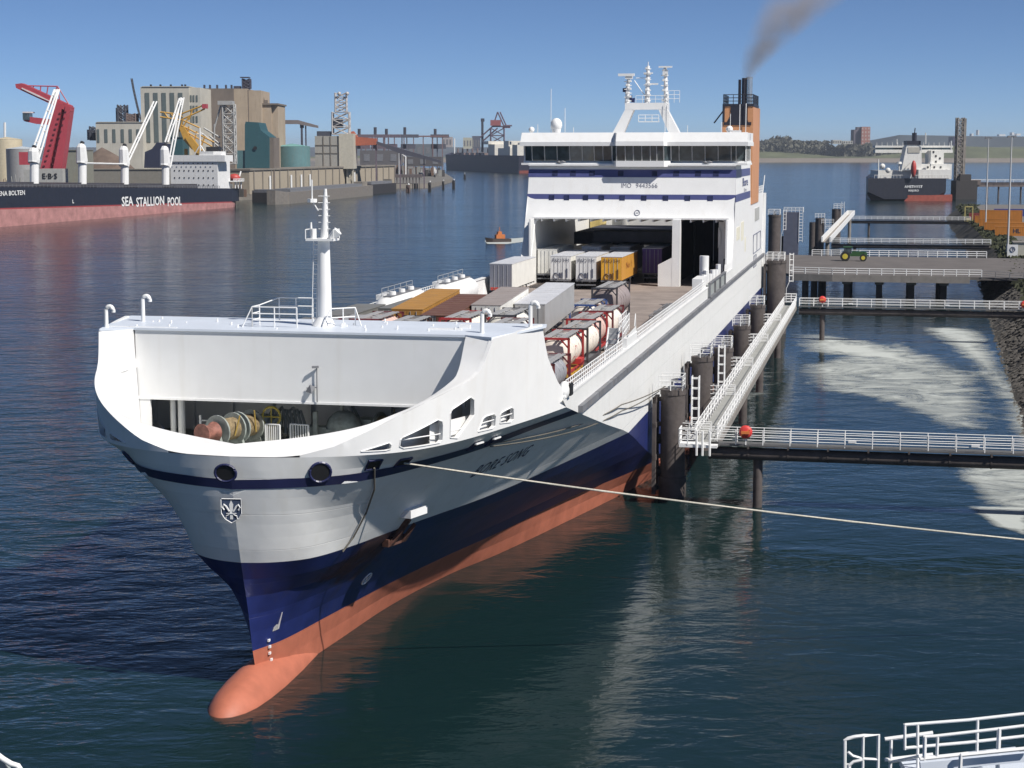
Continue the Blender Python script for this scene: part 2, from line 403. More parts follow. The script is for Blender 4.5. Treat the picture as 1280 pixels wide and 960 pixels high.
# rim: outer curve O, inner curve I
IC = [(0,.45,13.0),(2.1,.95,13.2),(4.2,1.25,13.5),(6.3,1.75,13.95),(7.4,2.6,14.35),(8.3,3.7,14.72),(8.85,5.6,15.08),(9.15,7.3,15.4),(9.3,8.0,15.62),(9.37,8.45,15.98),(9.4,8.85,16.4),(9.41,9.3,16.95),(9.42,9.85,17.56)]
def curve3(pts, n):
    a = np.array(pts, float); L = np.concatenate([[0], np.cumsum(np.linalg.norm(np.diff(a, axis=0), axis=1))]); L /= L[-1]
    return [hermite(t, L, a) for t in np.linspace(0, 1, n)]
O3 = [tuple(wallpt(l, z)) for l, z in OC]; O3[0] = (0, -.36, 12.52)
NO = 46; OO = curve3(O3, NO); II = curve3(IC, NO)
rm = MB(); inn = MB()
for side in (1, -1):
    rm.loft([[(side*p[0], p[1], p[2]) for p in OO], [(side*p[0], p[1], p[2]+.0) for p in II]], 0, side < 0)
    inn.loft([[(side*p[0], p[1]+.01, p[2]) for p in II], [(side*min(p[0]*.985, max(0, hullB(p[1]+.3, 11.1)-.2)), p[1]+.06, 11.02) for p in II]], 0, side < 0)
rm.build('bow_rim', M_WHITE, ship, smooth=40)
inn.build('bulwark_lining', M_WHITE, ship, smooth=40)
# wing cheeks, bulkhead, roof
BS = 9.95
ck = MB()
for side in (1, -1):
    ck = MB(); cp = [p for p in II if p[1] > 7.2]
    ck.loft([[(side*p[0], p[1]+.02, p[2]) for p in cp], [(side*max(p[0], 9.3), 10.05, p[2]) for p in cp]], 0, side > 0)
    ck.build('wing_cheek', M_WHITE, ship, smooth=30)
bk = MB(); bk.box(-9.34, 9.34, BS, BS+.18, 13.72, 17.54); bk.box(-9.75, -8.55, BS-.02, BS+.16, 11.0, 13.72); bk.box(-9.4, 9.4, BS-.06, BS+.0, 13.66, 13.78)
bulk = bk.build('bow_bulkhead', M_WHITE, ship)
lamp = MB(); lamp.tube([(1.15,BS-.12,13.8),(1.15,BS-.12,15.7)], .035, 5); lamp.beam((.95,BS-.3,15.72),(1.25,BS-.12,15.72), .12, .12); lamp.tube([(.55,BS-.1,14.55),(1.15,BS-.12,14.6)], .03, 5); lamp.add([(.5,BS-.12,14.35),(.95,BS-.45,14.3),(1.05,BS-.1,14.62),(.75,BS-.1,14.75)], [(0,1,2,3),(3,2,1,0)])
lamp.build('flood_light', M_FENDER, bulk)
rf = MB(); top = [(-9.4,9.8),(9.4,9.8),(11.0,9.0),(11.6,11.5),(12.3,14.2),(12.62,15.7),(12.5,16.6),(-12.5,16.6),(-12.62,15.7),(-12.3,14.2),(-11.6,11.5),(-11.0,9.0)]
rf.prism([(x, y, 17.5) for x, y in [(-9.38,9.86),(9.38,9.86)]+top[2:]], (0,0,.12))
roof = rf.build('forecastle_roof', M_ROOFW, ship)
sm = MB()
for k in range(26): x, y = random.uniform(-11, 11), random.uniform(10.5, 16); sm.cyl((x,y,17.62),(x,y,17.62+random.uniform(.06,.2)), .05, n=6)
sm.box(-11.2, -7, 10.2, 10.3, 17.62, 17.66); sm.box(6.8, 8.6, 12.2, 12.5, 17.62, 17.7); sm.box(8.2, 8.8, 13.4, 13.7, 17.62, 17.8)
sm.each('deck_fitting', M_WHITE, roof)
# mooring deck under the roof
md = MB(); ss_ = np.linspace(.6, 16.8, 24)
def bk_(s): return float(np.interp(s, KD[:, 1], KD[:, 0]))-.35
def bd_(s): return hullB(s, 11.0)-.25
md.loft([[(-bd_(s), s, 11.0) for s in ss_], [(bd_(s), s, 11.0) for s in ss_]], 0, True)
md.build('mooring_deck', M_DECKG, ship)
bw = MB(); bw.prism([(-10.6,16.4,11.0),(10.6,16.4,11.0),(12.1,16.4,12.6),(12.3,16.4,17.5),(-12.3,16.4,17.5),(-12.1,16.4,12.6)], (0,.2,0))
for x in np.arange(-11, 11.5, 2.4): bw.box(x-.1, x+.1, 16.1, 16.4, 11.0, 17.4)
for side in (1, -1): bw.loft([[(side*(min(bk_(s), hullB(s, 11.1))-.2), s, 11.0) for s in ss_[6:]], [(side*(bk_(s)-.1), s, 12.5) for s in ss_[6:]], [(side*(bk_(s)-.1), s, 17.5 if s > 9.9 else 13.6) for s in ss_[6:]]], 0, side > 0)
bw.build('mooring_deck_wall', M_WHITE, ship)
pp = MB()
for x, r in ((-7.75,.16),(-7.25,.2)): pp.tube([(x,11.2,11),(x,11.2,17.4)], r, 10)
for x in (-6.3, -5.2): pp.tube([(x,11.6,11),(x,11.6,12.6)], .08, 6)
pp.tube([(-6.3,11.6,12.3),(-2,11.6,12.3)], .04, 5)
pp.build('deck_pillar', M_WHITE, ship)
M_WINCH = mat('winch_grey_green', (0.27, 0.30, 0.28), 0.6, var=0.35, scale=2.5, streak=.3)
M_WROPE = mat('ochre_coiled_rope', (0.24, 0.18, 0.10), 0.9, var=0.35, scale=6, bump=0.6, bscale=20)
M_PINKY = mat('worn_red_primer', (0.24, 0.10, 0.075), 0.7, var=0.6, scale=3, bump=.3)
def winch(px, flip=1, big=True):
    w = empty('mooring_winch'); w.parent = ship; w.location = px
    f = MB(); f.box(-2.4,2.4,-.6,.6,.02,.2)
    for x in (-1.55,-.2,1.0): f.prism([(x-.07,-.55,.2),(x-.07,.55,.2),(x-.07,.18,1.35),(x-.07,-.18,1.35)], (.14,0,0))
    f.build('bed_frame', M_WINCH, w)
    for x0, x1 in ((-1.4,-.35),(-.05,.85)):
        d = MB(); d.tube([(x0,0,1.15),(x1,0,1.15)], .5, 16); 
        for k in range(7): xx = x0+.1+(x1-x0-.2)*k/6; d.tube([(xx-.07,0,1.15),(xx+.07,0,1.15)], .55, 16)
        d.build('rope_drum', M_WROPE, w, smooth=40)
        for x in (x0, x1): d = MB(); d.tube([(x-.04,0,1.15),(x+.04,0,1.15)], .78, 20); d.build('drum_flange', M_WINCH, w, smooth=40)
    d = MB(); d.tube([(-1.62,0,1.15),(-1.8,0,1.15),(-2.1,0,1.15),(-2.35,0,1.15),(-2.42,0,1.15)], [.5,.38,.34,.48,.5], 18); d.build('warping_head', M_PINKY, w, smooth=50)
    g = MB(); g.box(1.1,2.2,-.5,.5,.2,1.5); g.tube([(1.65,-.5,1.15),(1.65,-.9,1.15)], .32, 12); g.tube([(2.2,0,1.5),(2.6,.1,2.2)], .07, 6); g.tube([(2.2,.2,1.3),(2.8,.3,1.9)], .07, 6); g.build('gearbox', M_WINCH, w)
    l = MB(); l.tube([(-.9,-.6,.9),(-.7,-.75,1.9)], .035, 6); l.tube([(.5,-.6,.9),(.3,-.7,2.0)], .035, 6); l.each('brake_lever', mat('lever_yellow', (.40,.27,.06), .6, var=.3), w)
    return w
w1 = winch((-3.3, 9.7, 11.05)); w1.rotation_euler = (0,0,math.radians(68)); w1.scale = (1.2,1.15,1.1)
w2 = winch((4.6, 12.6, 11.0)); w2.rotation_euler = (0,0,math.radians(165))
gd = MB(); gd.ball((1.9,12.2,12.0), 1.05, 18, 0, (1,.6,1.0)); gd.box(1.0,2.8,11.7,12.7,11.0,12.0); gd.box(-.4,1.0,11.8,12.6,11.0,12.1); gd.tube([(.45,11.6,11),(.45,11.6,13.0)], .16, 8); gd.cyl((1.8,12.2,13.0),(1.8,12.2,13.4), .12, .12, 6); gd.build('windlass_cover', M_WINCH, ship, smooth=45)
hw = MB(); R_ = .55
ring = [(1.0+0*math.cos(a), 8.2+R_*.5*math.sin(a)*.3, 12.65+R_*math.sin(a)) for a in [0]]
hwc = ZS(339, 521, 12.75); cx, cy, cz = hwc.x, hwc.y, 12.75
pts = [(cx+.48*math.cos(a), cy+.1*math.cos(a), cz+.55*math.sin(a)) for a in [2*math.pi*k/20 for k in range(21)]]
hw.tube(pts, .07, 6); hw.tube([(cx,cy,cz-.55),(cx,cy,cz+.55)], .04, 5); hw.tube([(cx-.48,cy,cz),(cx+.48,cy,cz)], .04, 5); hw.tube([(cx,cy,11.0),(cx,cy,cz-.5)], .06, 6)
hw.build('yellow_handwheel', mat('handwheel_yellow', (.55,.42,.08)), ship)
for fa, fb_ in ((332,352),(363,388)):
    g = MB(); z0, z1 = 11.05, 12.4; x0, x1, y = ZS(fa, 530, z1).x, ZS(fb_, 530, z1).x, ZS(fa, 530, z1).y
    for z in (z0+.1, z1): g.tube([(x0,y,z),(x1,y-.15,z)], .045, 6)
    for k in range(8): t = k/7; g.tube([(x0+(x1-x0)*t,y-.15*t,z0),(x0+(x1-x0)*t,y-.15*t,z1)], .035 if 0 < k < 7 else .06, 6)
    g.build('bar_fence', M_RAIL, ship)
bl = MB()
for x, y in ((-5.2,5.5),(-1.6,4.2),(0.2,3.6),(6.2,6.0),(-.8,5.2)):
    for dx in (-.35, .35): bl.tube([(x+dx,y,11.0),(x+dx,y,11.75),(x+dx,y,11.8)], [.2,.2,.27], 10)
    bl.box(x-.7,x+.7,y-.3,y+.3,11.0,11.06)
bl.each('bollard', M_WINCH, ship, smooth=40)
# coiled ropes and hoses heaped behind the winches
hp = MB()
for k in range(9):
    c = Vector((random.uniform(-2.6,-.4), random.uniform(11.5,13.5), 11.4)); r = random.uniform(.35,.75); t0 = random.random()*6
    hp.tube([(c.x+r*math.cos(t0+t), c.y+r*.8*math.sin(t0+t), c.z+.02*k+.35*max(0, math.sin(t*1.7+k))) for t in np.linspace(0, 9, 30)], .055, 5)
hp.build('rope_heap', M_ROPE, ship)
hs = MB()
for k in range(6): x = -2.6+.22*k; hs.tube([(x,13.0,11.1),(x+.2,13.2,12.6+.2*math.sin(k)),(x+.7,12.8,12.9+.1*math.cos(k*2)),(x+1.1,12.2,12.3),(x+1.3,11.6,11.7)], .08, 6)
hs.build('hydraulic_hose', M_GREY, ship)

# gooseneck vents on the roof corners
for b, s, h in ((-11.0,9.9,1.2),(-10.4,13.5,1.5),(10.0,11.2,1.25),(12.0,14.4,1.45)):
    g = MB(); z = 17.6; pts = [(b,s,z),(b,s,z+h-.3)]+[(b+.22-.22*math.cos(a), s, z+h-.3+.28*math.sin(a)) for a in np.linspace(.4, math.pi+.2, 8)]
    g.tube(pts, .115, 10); g.build('gooseneck_vent', M_RAIL, ship, smooth=50)
# foremast
fb, fsx = 0.55, 13.2
fm = empty('foremast'); fm.parent = ship; fm.location = (fb, fsx, 17.6)
m = MB(); m.tube([(0,0,0),(0,0,4.9),(.05,0,4.9),(.12,0,6.8),(.14,0,7.6)], [.42,.33,.22,.15,.08], 12); m.tube([(-.05,0,0),(0,0,.5)],[.7,.42],12); m.build('mast_tube', M_RAIL, fm, smooth=40)
m = MB(); m.box(-.85,.75,-.6,.5,4.75,4.87); m.rail([(-.85,-.6,4.87),(-.85,.5,4.87)], .5, 1, 1, .03); m.rail([(.75,-.6,4.87),(.75,.5,4.87)], .5, 1, 1, .03); m.build('mast_platform', M_RAIL, fm)
m = MB(); m.cyl((.5,-.2,4.9),(.9,-.2,5.3), .2, .26, 10); m.cyl((-.55,-.1,4.87),(-.55,-.1,5.4), .17, .17, 8); m.cyl((-.75,.1,5.0),(-.75,.1,5.75), .09, .05, 8); m.each('mast_light', M_RAIL, fm, smooth=40)
m = MB(); 
for x in (-.72, -.46): m.tube([(x,-.1,.1),(x+.18,-.1,4.8)], .025, 5)
for k in range(17): m.tube([(-.72+.18*k/17,-.1,.2+.27*k),(-.46+.18*k/17,-.1,.2+.27*k)], .018, 4)
for k in range(6): zz = 5.4+.36*k; m.tube([(-.25,-.1,zz),(.42,-.1,zz)], .02, 4)
m.tube([(-.25,-.1,6.4),(-.6,-.1,6.9),(-.6,-.1,8.1)], .04, 5); m.cyl((-.6,-.1,6.85),(-.6,-.1,7.05), .28, .28, 8)
m.build('mast_ladder', M_RAIL, fm)
m = MB(); z0 = 17.62
m.rail([(-3.2,13.0,z0),(-3.2,11.8,z0),(-.6,11.8,z0)], 1.1, 3, 1.2, .035); m.rail([(-2.6,14.6,z0),(-.6,14.6,z0)], 1.4, 3, 1.1, .035); m.tube([(-3.2,13,z0+1.1),(-2.6,14.6,z0+1.4)], .035, 5)
m.rail([(1.1,12.6,z0),(2.2,13.6,z0)], 1.0, 2, .9, .035); m.tube([(2.2,13.6,z0+1),(2.6,13.4,z0)], .035, 5); m.tube([(1.1,12.6,z0+1),(.7,12.3,z0)], .035, 5); m.tube([(-3.2,11.8,z0+1.1),(-3.7,11.6,z0)], .035, 5)
m.each('roof_railing', M_RAIL, roof)

# ------------------------------------------------------------------ marks on the hull
def hull_disc(x, y, r, m_ring, m_in, nm, sq=False, sx=1.0, sy=1.0, side=1, nrm=None, push=.03):
    c = hull_px(x, y, side); c.x = side*hullB(c.y, c.z); n = nrm.normalized() if nrm else hull_n(c.y, c.z, side); c = c+n*push
    a = Vector((0,0,1)).cross(n).normalized(); b = n.cross(a).normalized()
    N_ = 4 if sq else 22; ph = math.pi/4 if sq else 0
    pr = [c+a*(r*sx*math.cos(ph+2*math.pi*k/N_))+b*(r*sy*math.sin(ph+2*math.pi*k/N_)) for k in range(N_)]
    g = MB(); g.tube(pr+[pr[0]], .07, 6, caps=False); o = g.build(nm, m_ring, hull)
    d = MB(); d.add([p+n*.015 for p in pr], [tuple(range(N_))]); d.add([p-n*.3 for p in pr], []); 
    d.build('hole_shade_disc', m_in, o if o.parent is None else hull)  # flat near-black face paints the shade inside an uncut hole
    return c, n, a, b
for x, y, r, sx, sy, nrm, push in ((282,590.5,.52,1,.85,Vector((.12,-1,-.22)),.1),(398,590,.52,1,1,None,.04)):
    hull_disc(x, y, r, M_STRIPE, M_DARK, 'mooring_chock', False, sx, sy, 1, nrm, push)
for x, y in ((467,580),(503,577)): hull_disc(x, y, .48, M_STRIPE, M_DARK, 'mooring_port', True, 1.15, .95)
for x, y in ((591,557),(613,551)):
    c, n, a, b = hull_disc(x, y, .42, M_STRIPE, M_DARK, 'mooring_port', True, .8, 1.1)
    g = MB(); g.beam(c+b*.42-a*.4+n*.1, c+b*.42+a*.4+n*.1, .12, .08); g.build('port_ledge', M_RAIL, hull)
for bq, zq in ((-6.6,11.75),(-8.6,11.9),(-10.4,12.0)):
    row = hull_row(zq); s = float(np.interp(-bq, row[:, 0], row[:, 1])); n = hull_n(s, zq, -1); c = Vector((bq, s, zq))+n*.04
    a = Vector((0,0,1)).cross(n).normalized(); b = n.cross(a)
    g = MB(); pr = [c+a*.5*math.cos(t)+b*.42*math.sin(t) for t in [2*math.pi*k/18 for k in range(18)]]; g.tube(pr+[pr[0]], .07, 6); o = g.build('mooring_chock', M_RAIL if bq < -7 else M_STRIPE, hull)
    g = MB(); g.add([p+n*.02 for p in pr], [tuple(range(18))]); g.build('hole_shade_disc', M_DARK, hull)  # no hole is cut; the black disc paints its inner shade
# name, emblem, marks
pa, pb = hull_px(593, 590), hull_px(661, 563); zc = 9.75
def on_hull(s, z, off=.03):
    b = hullB(s, z); n = hull_n(s, z); return Vector((b, s, z))+n*off
mid = (pa+pb)/2; ln = (pb.y-pa.y)
lettering('ship_name', 'BORE SONG', M_STRIPE, hull, lambda x, y: on_hull(mid.y+x, round((pa.z+pb.z)/2+y*1.0+ (pb.z-pa.z)/ln*x, 3)), size=ln/6.0, bold=.0, space=1.15)
ec = hull_px(290, 637)
e_n = hull_n(ec.y+.3, ec.z); ea = Vector((0,0,1)).cross(e_n).normalized(); eb = e_n.cross(ea); e0 = Vector((hullB(ec.y, ec.z), ec.y, ec.z))+e_n*.12
def emb(x, y, o=0): return e0+ea*x+eb*y+e_n*o
g = MB(); sh_ = [(-.52,.6),(.52,.6),(.52,-.15),(.35,-.45),(0,-.66),(-.35,-.45),(-.52,-.15)]
g.prism([emb(x, y) for x, y in sh_], e_n*.02); em = g.build('bow_emblem', mat('emblem_slate', (.055,.075,.13), .5), hull)
g = MB(); pr = [emb(x*.97, y*.97, .035) for x, y in sh_]; g.tube(pr+[pr[0]], .025, 4)
g.prism([emb(x, y, .025) for x, y in [(0,.5),(.1,.3),(.07,0),(.07,-.45),(-.07,-.45),(-.07,0),(-.1,.3)]], e_n*.015)
for sd in (1, -1): g.tube([emb(sd*x, y, .04) for x, y in [(.1,-.05),(.25,.2),(.36,.3),(.44,.15),(.36,.02)]], .045, 5); g.tube([emb(sd*x, y, .04) for x, y in [(.1,-.2),(.26,-.28),(.3,-.42)]], .03, 5)
g.beam(emb(-.25,-.15,.04), emb(.25,-.15,.04), .06, .03)
g.build('emblem_lily', M_RAIL, em)
tc_, n_, a_, b_ = None, None, None, None
c = hull_px(458, 723); n = hull_n(c.y, c.z); c = Vector((hullB(c.y, c.z), c.y, c.z))+n*.03; a = Vector((0,0,1)).cross(n).normalized(); b = n.cross(a)
g = MB(); pr = [c+a*.4*math.cos(t)+b*.4*math.sin(t) for t in np.linspace(0, 2*math.pi, 20)]; g.tube(pr, .045, 5); g.beam(c+a*.26+b*.26, c-a*.26-b*.26, .09, .03); g.beam(c+a*.26-b*.26, c-a*.26+b*.26, .09, .03); g.build('thruster_mark', M_RAIL, hull)
c = hull_px(346, 782); n = hull_n(c.y, c.z); c = Vector((hullB(c.y, c.z), c.y, c.z))+n*.03; a = Vector((0,0,1)).cross(n).normalized(); b = n.cross(a)
g = MB(); g.beam(c+b*.75+a*.16, c-b*.2+a*.16, .1, .02); g.add([c+a*.2-b*.25, c-a*.28-b*.25, c-a*.24-b*.02, c-a*.05+b*.1, c+a*.2+b*.02], [(0,1,2,3,4),(4,3,2,1,0)]); g.build('bulb_mark', M_RAIL, hull)
g = MB()
for x, y in [(335,800),(336,808),(336.5,816),(338,824),(339,832),(341,840)]:
    c = hull_px(x, y); 
    n = hull_n(c.y, max(.3, c.z)); c = Vector((hullB(c.y, c.z), c.y, c.z))+n*.05; g.beam(c-Vector((0,.1,0)), c+Vector((0,.1,0)), .09, .12)
g.build('draught_mark', M_RAIL, hull)
# anchor in its pocket with the white ledge above it
c = hull_px(514, 637); n = hull_n(c.y, c.z); c = Vector((hullB(c.y, c.z), c.y, c.z)); t = Vector((hullB(c.y+1, c.z)-hullB(c.y-1, c.z), 2, 0)).normalized()
g = MB(); g.beam(c-t*.85+n*.15, c+t*.85+n*.15, .75, .42); g.build('anchor_ledge', M_RAIL, hull)
def on_px(x, y, off): k = hull_px(x, y); k.x = hullB(k.y, k.z); return k+hull_n(k.y, k.z)*off
an = MB(); p0 = on_px(509, 647, .1); q = on_px(490, 672, .2); dn = (q-p0).normalized()
an.beam(p0, q, .26, .3)
an.beam(q-t*.9, q+t*.9, .4, .4)
for sg in (-1, 1): an.prism([q+t*sg*.85+n*.1, q+t*sg*.45+n*.1, q+t*sg*.6-dn*1.25+n*.15], n*.2)
an.build('anchor', M_RUST, hull)
# rust washed down the navy plating below the anchor
def stain_material():
    m_ = bpy.data.materials.new('rust_stain'); m_.use_nodes = True; t_ = m_.node_tree; N, Lk = t_.nodes, t_.links; p_ = N['Principled BSDF']
    p_.inputs['Base Color'].default_value = (.085,.042,.042,1); p_.inputs['Roughness'].default_value = .8
    tc = N.new('ShaderNodeTexCoord'); n_ = N.new('ShaderNodeTexNoise'); n_.inputs['Scale'].default_value = .9; n_.inputs['Detail'].default_value = 7; Lk.new(tc.outputs['Object'], n_.inputs['Vector'])
    at_ = N.new('ShaderNodeAttribute'); at_.attribute_name = 'stain'; a_ = N.new('ShaderNodeMath'); a_.operation = 'ADD'; Lk.new(n_.outputs[0], a_.inputs[0]); Lk.new(at_.outputs['Fac'], a_.inputs[1])
    r_ = N.new('ShaderNodeMapRange'); r_.inputs[1].default_value = .85; r_.inputs[2].default_value = 1.4; r_.inputs[4].default_value = .85; Lk.new(a_.outputs[0], r_.inputs[0])
    tr = N.new('ShaderNodeBsdfTransparent'); ms = N.new('ShaderNodeMixShader'); Lk.new(r_.outputs[0], ms.inputs[0]); Lk.new(tr.outputs[0], ms.inputs[1]); Lk.new(p_.outputs[0], ms.inputs[2]); Lk.new(ms.outputs[0], N['Material Output'].inputs[0]); return m_
q0_, q1_, q2_, q3_ = Vector((360,735)), Vector((455,676)), Vector((515,655)), Vector((440,745)); rows = []; vals = []
for i in range(9):
    row = []
    for j in range(9):
        u_, v_ = i/8, j/8; pxy = (q0_.lerp(q1_, u_)).lerp(q3_.lerp(q2_, u_), v_); row.append(on_px(pxy.x, pxy.y, .03)); vals.append(min(1, 3.2*min(u_+.05, 1-u_+.25, v_, 1-v_))*1.0*(.5+.5*u_))
    rows.append(row)
g = MB(); g.loft(rows, 0); o_ = g.build('rust_stain', stain_material(), hull, smooth=60); at_ = o_.data.attributes.new('stain', 'FLOAT', 'POINT'); at_.data.foreach_set('value', vals)
# ------------------------------------------------------------------ cargo deck, bulwarks, rails
DZ = 10.75
g = MB(); cd_ = [16.7,18,20,22,24,26,28,31,34,160]; g.loft([[(-min(12.8, hullB(s, 10.6)-.2), s, DZ) for s in cd_], [(min(12.8, hullB(s, 10.6)-.2), s, DZ) for s in cd_]], 0, True); g.build('cargo_deck', M_DECK, ship)
def ramp_z(s): return DZ+.03 if s < 38 else DZ+.03+(s-38)*.05
g = MB(); pr = [(-6.4,38,DZ+.02),(-6.4,73,ramp_z(73)),(-6.4,73,DZ+.02)]; g.prism(pr, (11.6,0,0)); g.build('loading_ramp', M_DECK, ship)
for side in (1, -1):
    bwk = empty('bulwark'); bwk.parent = ship
    g = MB(); x0, x1 = sorted((side*12.82, side*13.08)); g.box(x0, x1, 34, 133.5, DZ-.2, 12.5); g.box(x0, x1, 19.4, 133.5, 12.5, 13.08); x0, x1 = sorted((side*12.7, side*13.16)); g.box(x0, x1, 19.0, 133.2, 13.08, 13.2)
    for s in np.arange(34.5, 132, 3.1): g.prism([(side*12.82,s,DZ),(side*12.35,s,DZ),(side*12.82,s,12.9)], (0,.08,0))
    g.build('bulwark_plate', M_WHITE, bwk)
    g = MB(); g.rail([(side*12.95,20.2,13.2),(side*12.95,43,13.2)], .78, 3, .75, .035); g.rail([(side*12.95,50.5,13.2),(side*12.95,101,13.2)], .78, 3, .75, .035); g.build('bulwark_rail', M_RAIL, bwk)
# boarding stair with its gate on the port bulwark
st = empty('boarding_stair'); st.parent = ship
g = MB(); g.add([(13.0,44.2,13.1),(13.0,50.3,13.1),(13.0,49.6,14.35),(13.0,45.6,14.1)], [(0,1,2,3)]); g.box(12.7,13.05,44.4,50,13.1,13.9); g.build('stair_side_panel', M_WHITE, st)
g = MB(); g.rail([(12.9,43.3,13.9),(12.9,46.6,14.3)], 1.25, 3, .7, .035); g.rail([(12.3,45.6,14.1),(12.3,49.2,14.3)], 1.2, 3, .7, .035); g.tube([(12.9,49.4,14.3),(12.9,49.9,15.2),(12.9,50.2,13.2)], .035, 5)
g.tube([(11.6,42.0,DZ),(11.6,45.2,14.6)], .06, 5); g.tube([(12.4,42.0,DZ),(12.4,45.2,14.6)], .06, 5); g.build('stair_rail', M_RAIL, st)
g = MB()
for k in range(11): g.box(11.6,12.4,42.1+.3*k,42.4+.3*k,DZ+.34*k,DZ+.38*k)
g.build('stair_treads', M_STEEL, st)
g = MB(); g.ball((12.95,19.7,13.45), .62, 14, 0, (.55,1.2,.9)); g.build('fairlead_housing', M_WHITE, ship, smooth=50)
g = MB(); g.box(13.25,13.36,19.6,20.4,13.15,13.85); g.build('side_lamp', M_DARK, ship)
# mooring recess amidships
mr = empty('mooring_recess'); mr.parent = ship
g = MB(); g.box(13.08,13.2,103,121,12.15,13.55); g.build('recess_back', M_GREY, mr)
g = MB(); g.box(13.1,13.5,103,121.5,12.0,12.16); g.box(13.1,13.42,103,121.5,13.5,13.6)
for s in (103, 109, 115, 121): g.box(13.1,13.4,s,s+.25,12.1,13.55)
g.build('recess_frame', M_FENDER, mr)
g = MB()
for s, h in ((104,1.2),(106.5,1.5),(110,.9),(113.5,1.1),(117,.9),(120,1.3)): g.tube([(12.6,s,13.2),(12.6,s,13.2+h)], .28, 8)
g.tube([(12.3,107,13.2),(12.3,107,16.2)], .5, 12); g.box(11.9,12.9,99,104,13.2,14.3); g.each('mooring_post', M_RAIL, mr, smooth=40)

# ------------------------------------------------------------------ superstructure
def fz(z): return float(np.interp(z, [10, 13.1, 16, 21, 25.6], [132.0, 133.0, 134.9, 137.2, 138.3]))
def fbw(z): return float(np.interp(z, [10, 13.1, 21, 25.6], [13.1, 13.1, 13.0, 12.9]))
def rr(x0, x1, z0, z1, r):
    out = []
    for cx_, cz_, a0 in ((x1-r, z1-r, 0), (x0+r, z1-r, math.pi/2)):
        out += [(cx_+r*math.cos(a0+t), cz_+r*math.sin(a0+t)) for t in np.linspace(0, math.pi/2, 5)]
    return [(x1, z0)]+out+[(x0, z0)]
sup = empty('superstructure'); sup.parent = ship
outer = dense([(-13.1,10.75),(-11.75,10.75)]+rr(-11.75,12.15,10.75,18.85,.9)[::-1]+[(13.1,10.75),(13.1,13.1),(12.9,25.6),(-12.9,25.6),(-13.1,13.1)], 1.6)
ex = [(x, z) for x in np.arange(-12, 12.5, 1.5) for z in np.arange(11, 25.6, 1.2)]
# outline already includes the portal
sf = thick_sheet('front_wall', M_WHITE, sup, outer, [], ex, lambda x, z: Vector((x, fz(z), z)), lambda x, z: Vector((x, fz(z)+.4, z)), 20)
g = MB()
for side in (1, -1):
    zs = [13.1, 16, 18.5, 21]
    g.loft([[(side*fbw(z), fz(z), z) for z in zs], [(side*fbw(z), 150, z) for z in zs], [(side*fbw(z), 170, z) for z in zs], [(side*fbw(z), 187.9, z) for z in zs]], 0, side > 0)
    zs = [21, 23, 25.6]
    g.loft([[(side*fbw(z), fz(z), z) for z in zs], [(side*fbw(z), 162, z) for z in zs]], 0, side > 0)
g.box(-12.9,12.9,137.6,162,25.4,25.6); g.box(8.8,12.95,162,187.8,20.8,21.0); g.box(-12.95,-11.4,162,187.8,20.8,21.0); g.box(-12.9,12.9,161.9,162.1,21,25.5); g.box(-13.05,13.05,187.7,187.95,13.1,21.0)
g.build('side_wall', M_WHITE, sup)
g = MB(); g.rail([(12.9,176.5,21),(12.9,187.7,21)], 1.1, 3, 1.5, .04); g.tube([(12.9,187.7,21),(13.1,188.4,23.6)], .07, 6); g.build('aft_rail', M_RAIL, sup)
# garage behind the portal
g = MB()
g.box(-12.0,-11.8,133.4,186,DZ,18.9); g.box(12.2,12.4,133.4,186,DZ,18.9); g.box(-12,12.4,135.6,164,18.9,19.1)
g.build('garage_wall', M_WHITE, sup)
g = MB(); g.box(-12.8,12.8,160,187.5,DZ-.3,DZ); g.box(-9.6,5.5,152,175,14.9,16.5); g.box(-6.0,5.5,146,152,15.6,16.9); g.box(5.4,5.6,138,176,DZ,18.8); g.box(6.6,6.8,150,175,DZ,18.8); g.box(6.8,12.2,176,176.3,DZ,18.8)
g.build('garage_deck', mat('dark_garage_steel', (.05,.052,.065), .7, var=.3), sup)
g = MB(); g.box(5.6,6.55,134.6,136.0,DZ,18.9); g.prism([(5.6,134.62,DZ),(3.9,134.62,DZ),(3.9,134.62,13.4),(5.6,134.62,14.3)], (0,1.3,0)); g.build('portal_pillar', M_WHITE, sup)
g = MB(); g.box(11.6,12.19,138,139.2,DZ,14.0); g.box(11.3,12.18,141,142.5,DZ,13.6); g.each('cable_cabinet', M_DARK, sup)
g = MB()
for x in np.arange(-11,12,1.55): g.box(x,x+.16,136,163,18.55,18.9)
g.each('ceiling_beam', M_WHITE, sup)
g = MB(); g.box(10.75,12.18,140.2,140.6,DZ,18.5); g.build('inner_bulkhead', M_WHITE, sup)
g = MB(); g.prism([(10.7,140.0,15.2),(11.05,140.0,16.0),(11.05,140.0,17.2),(10.7,140.0,17.8)], (0,.15,0)); g.build('wall_bracket', M_WHITE, sup)
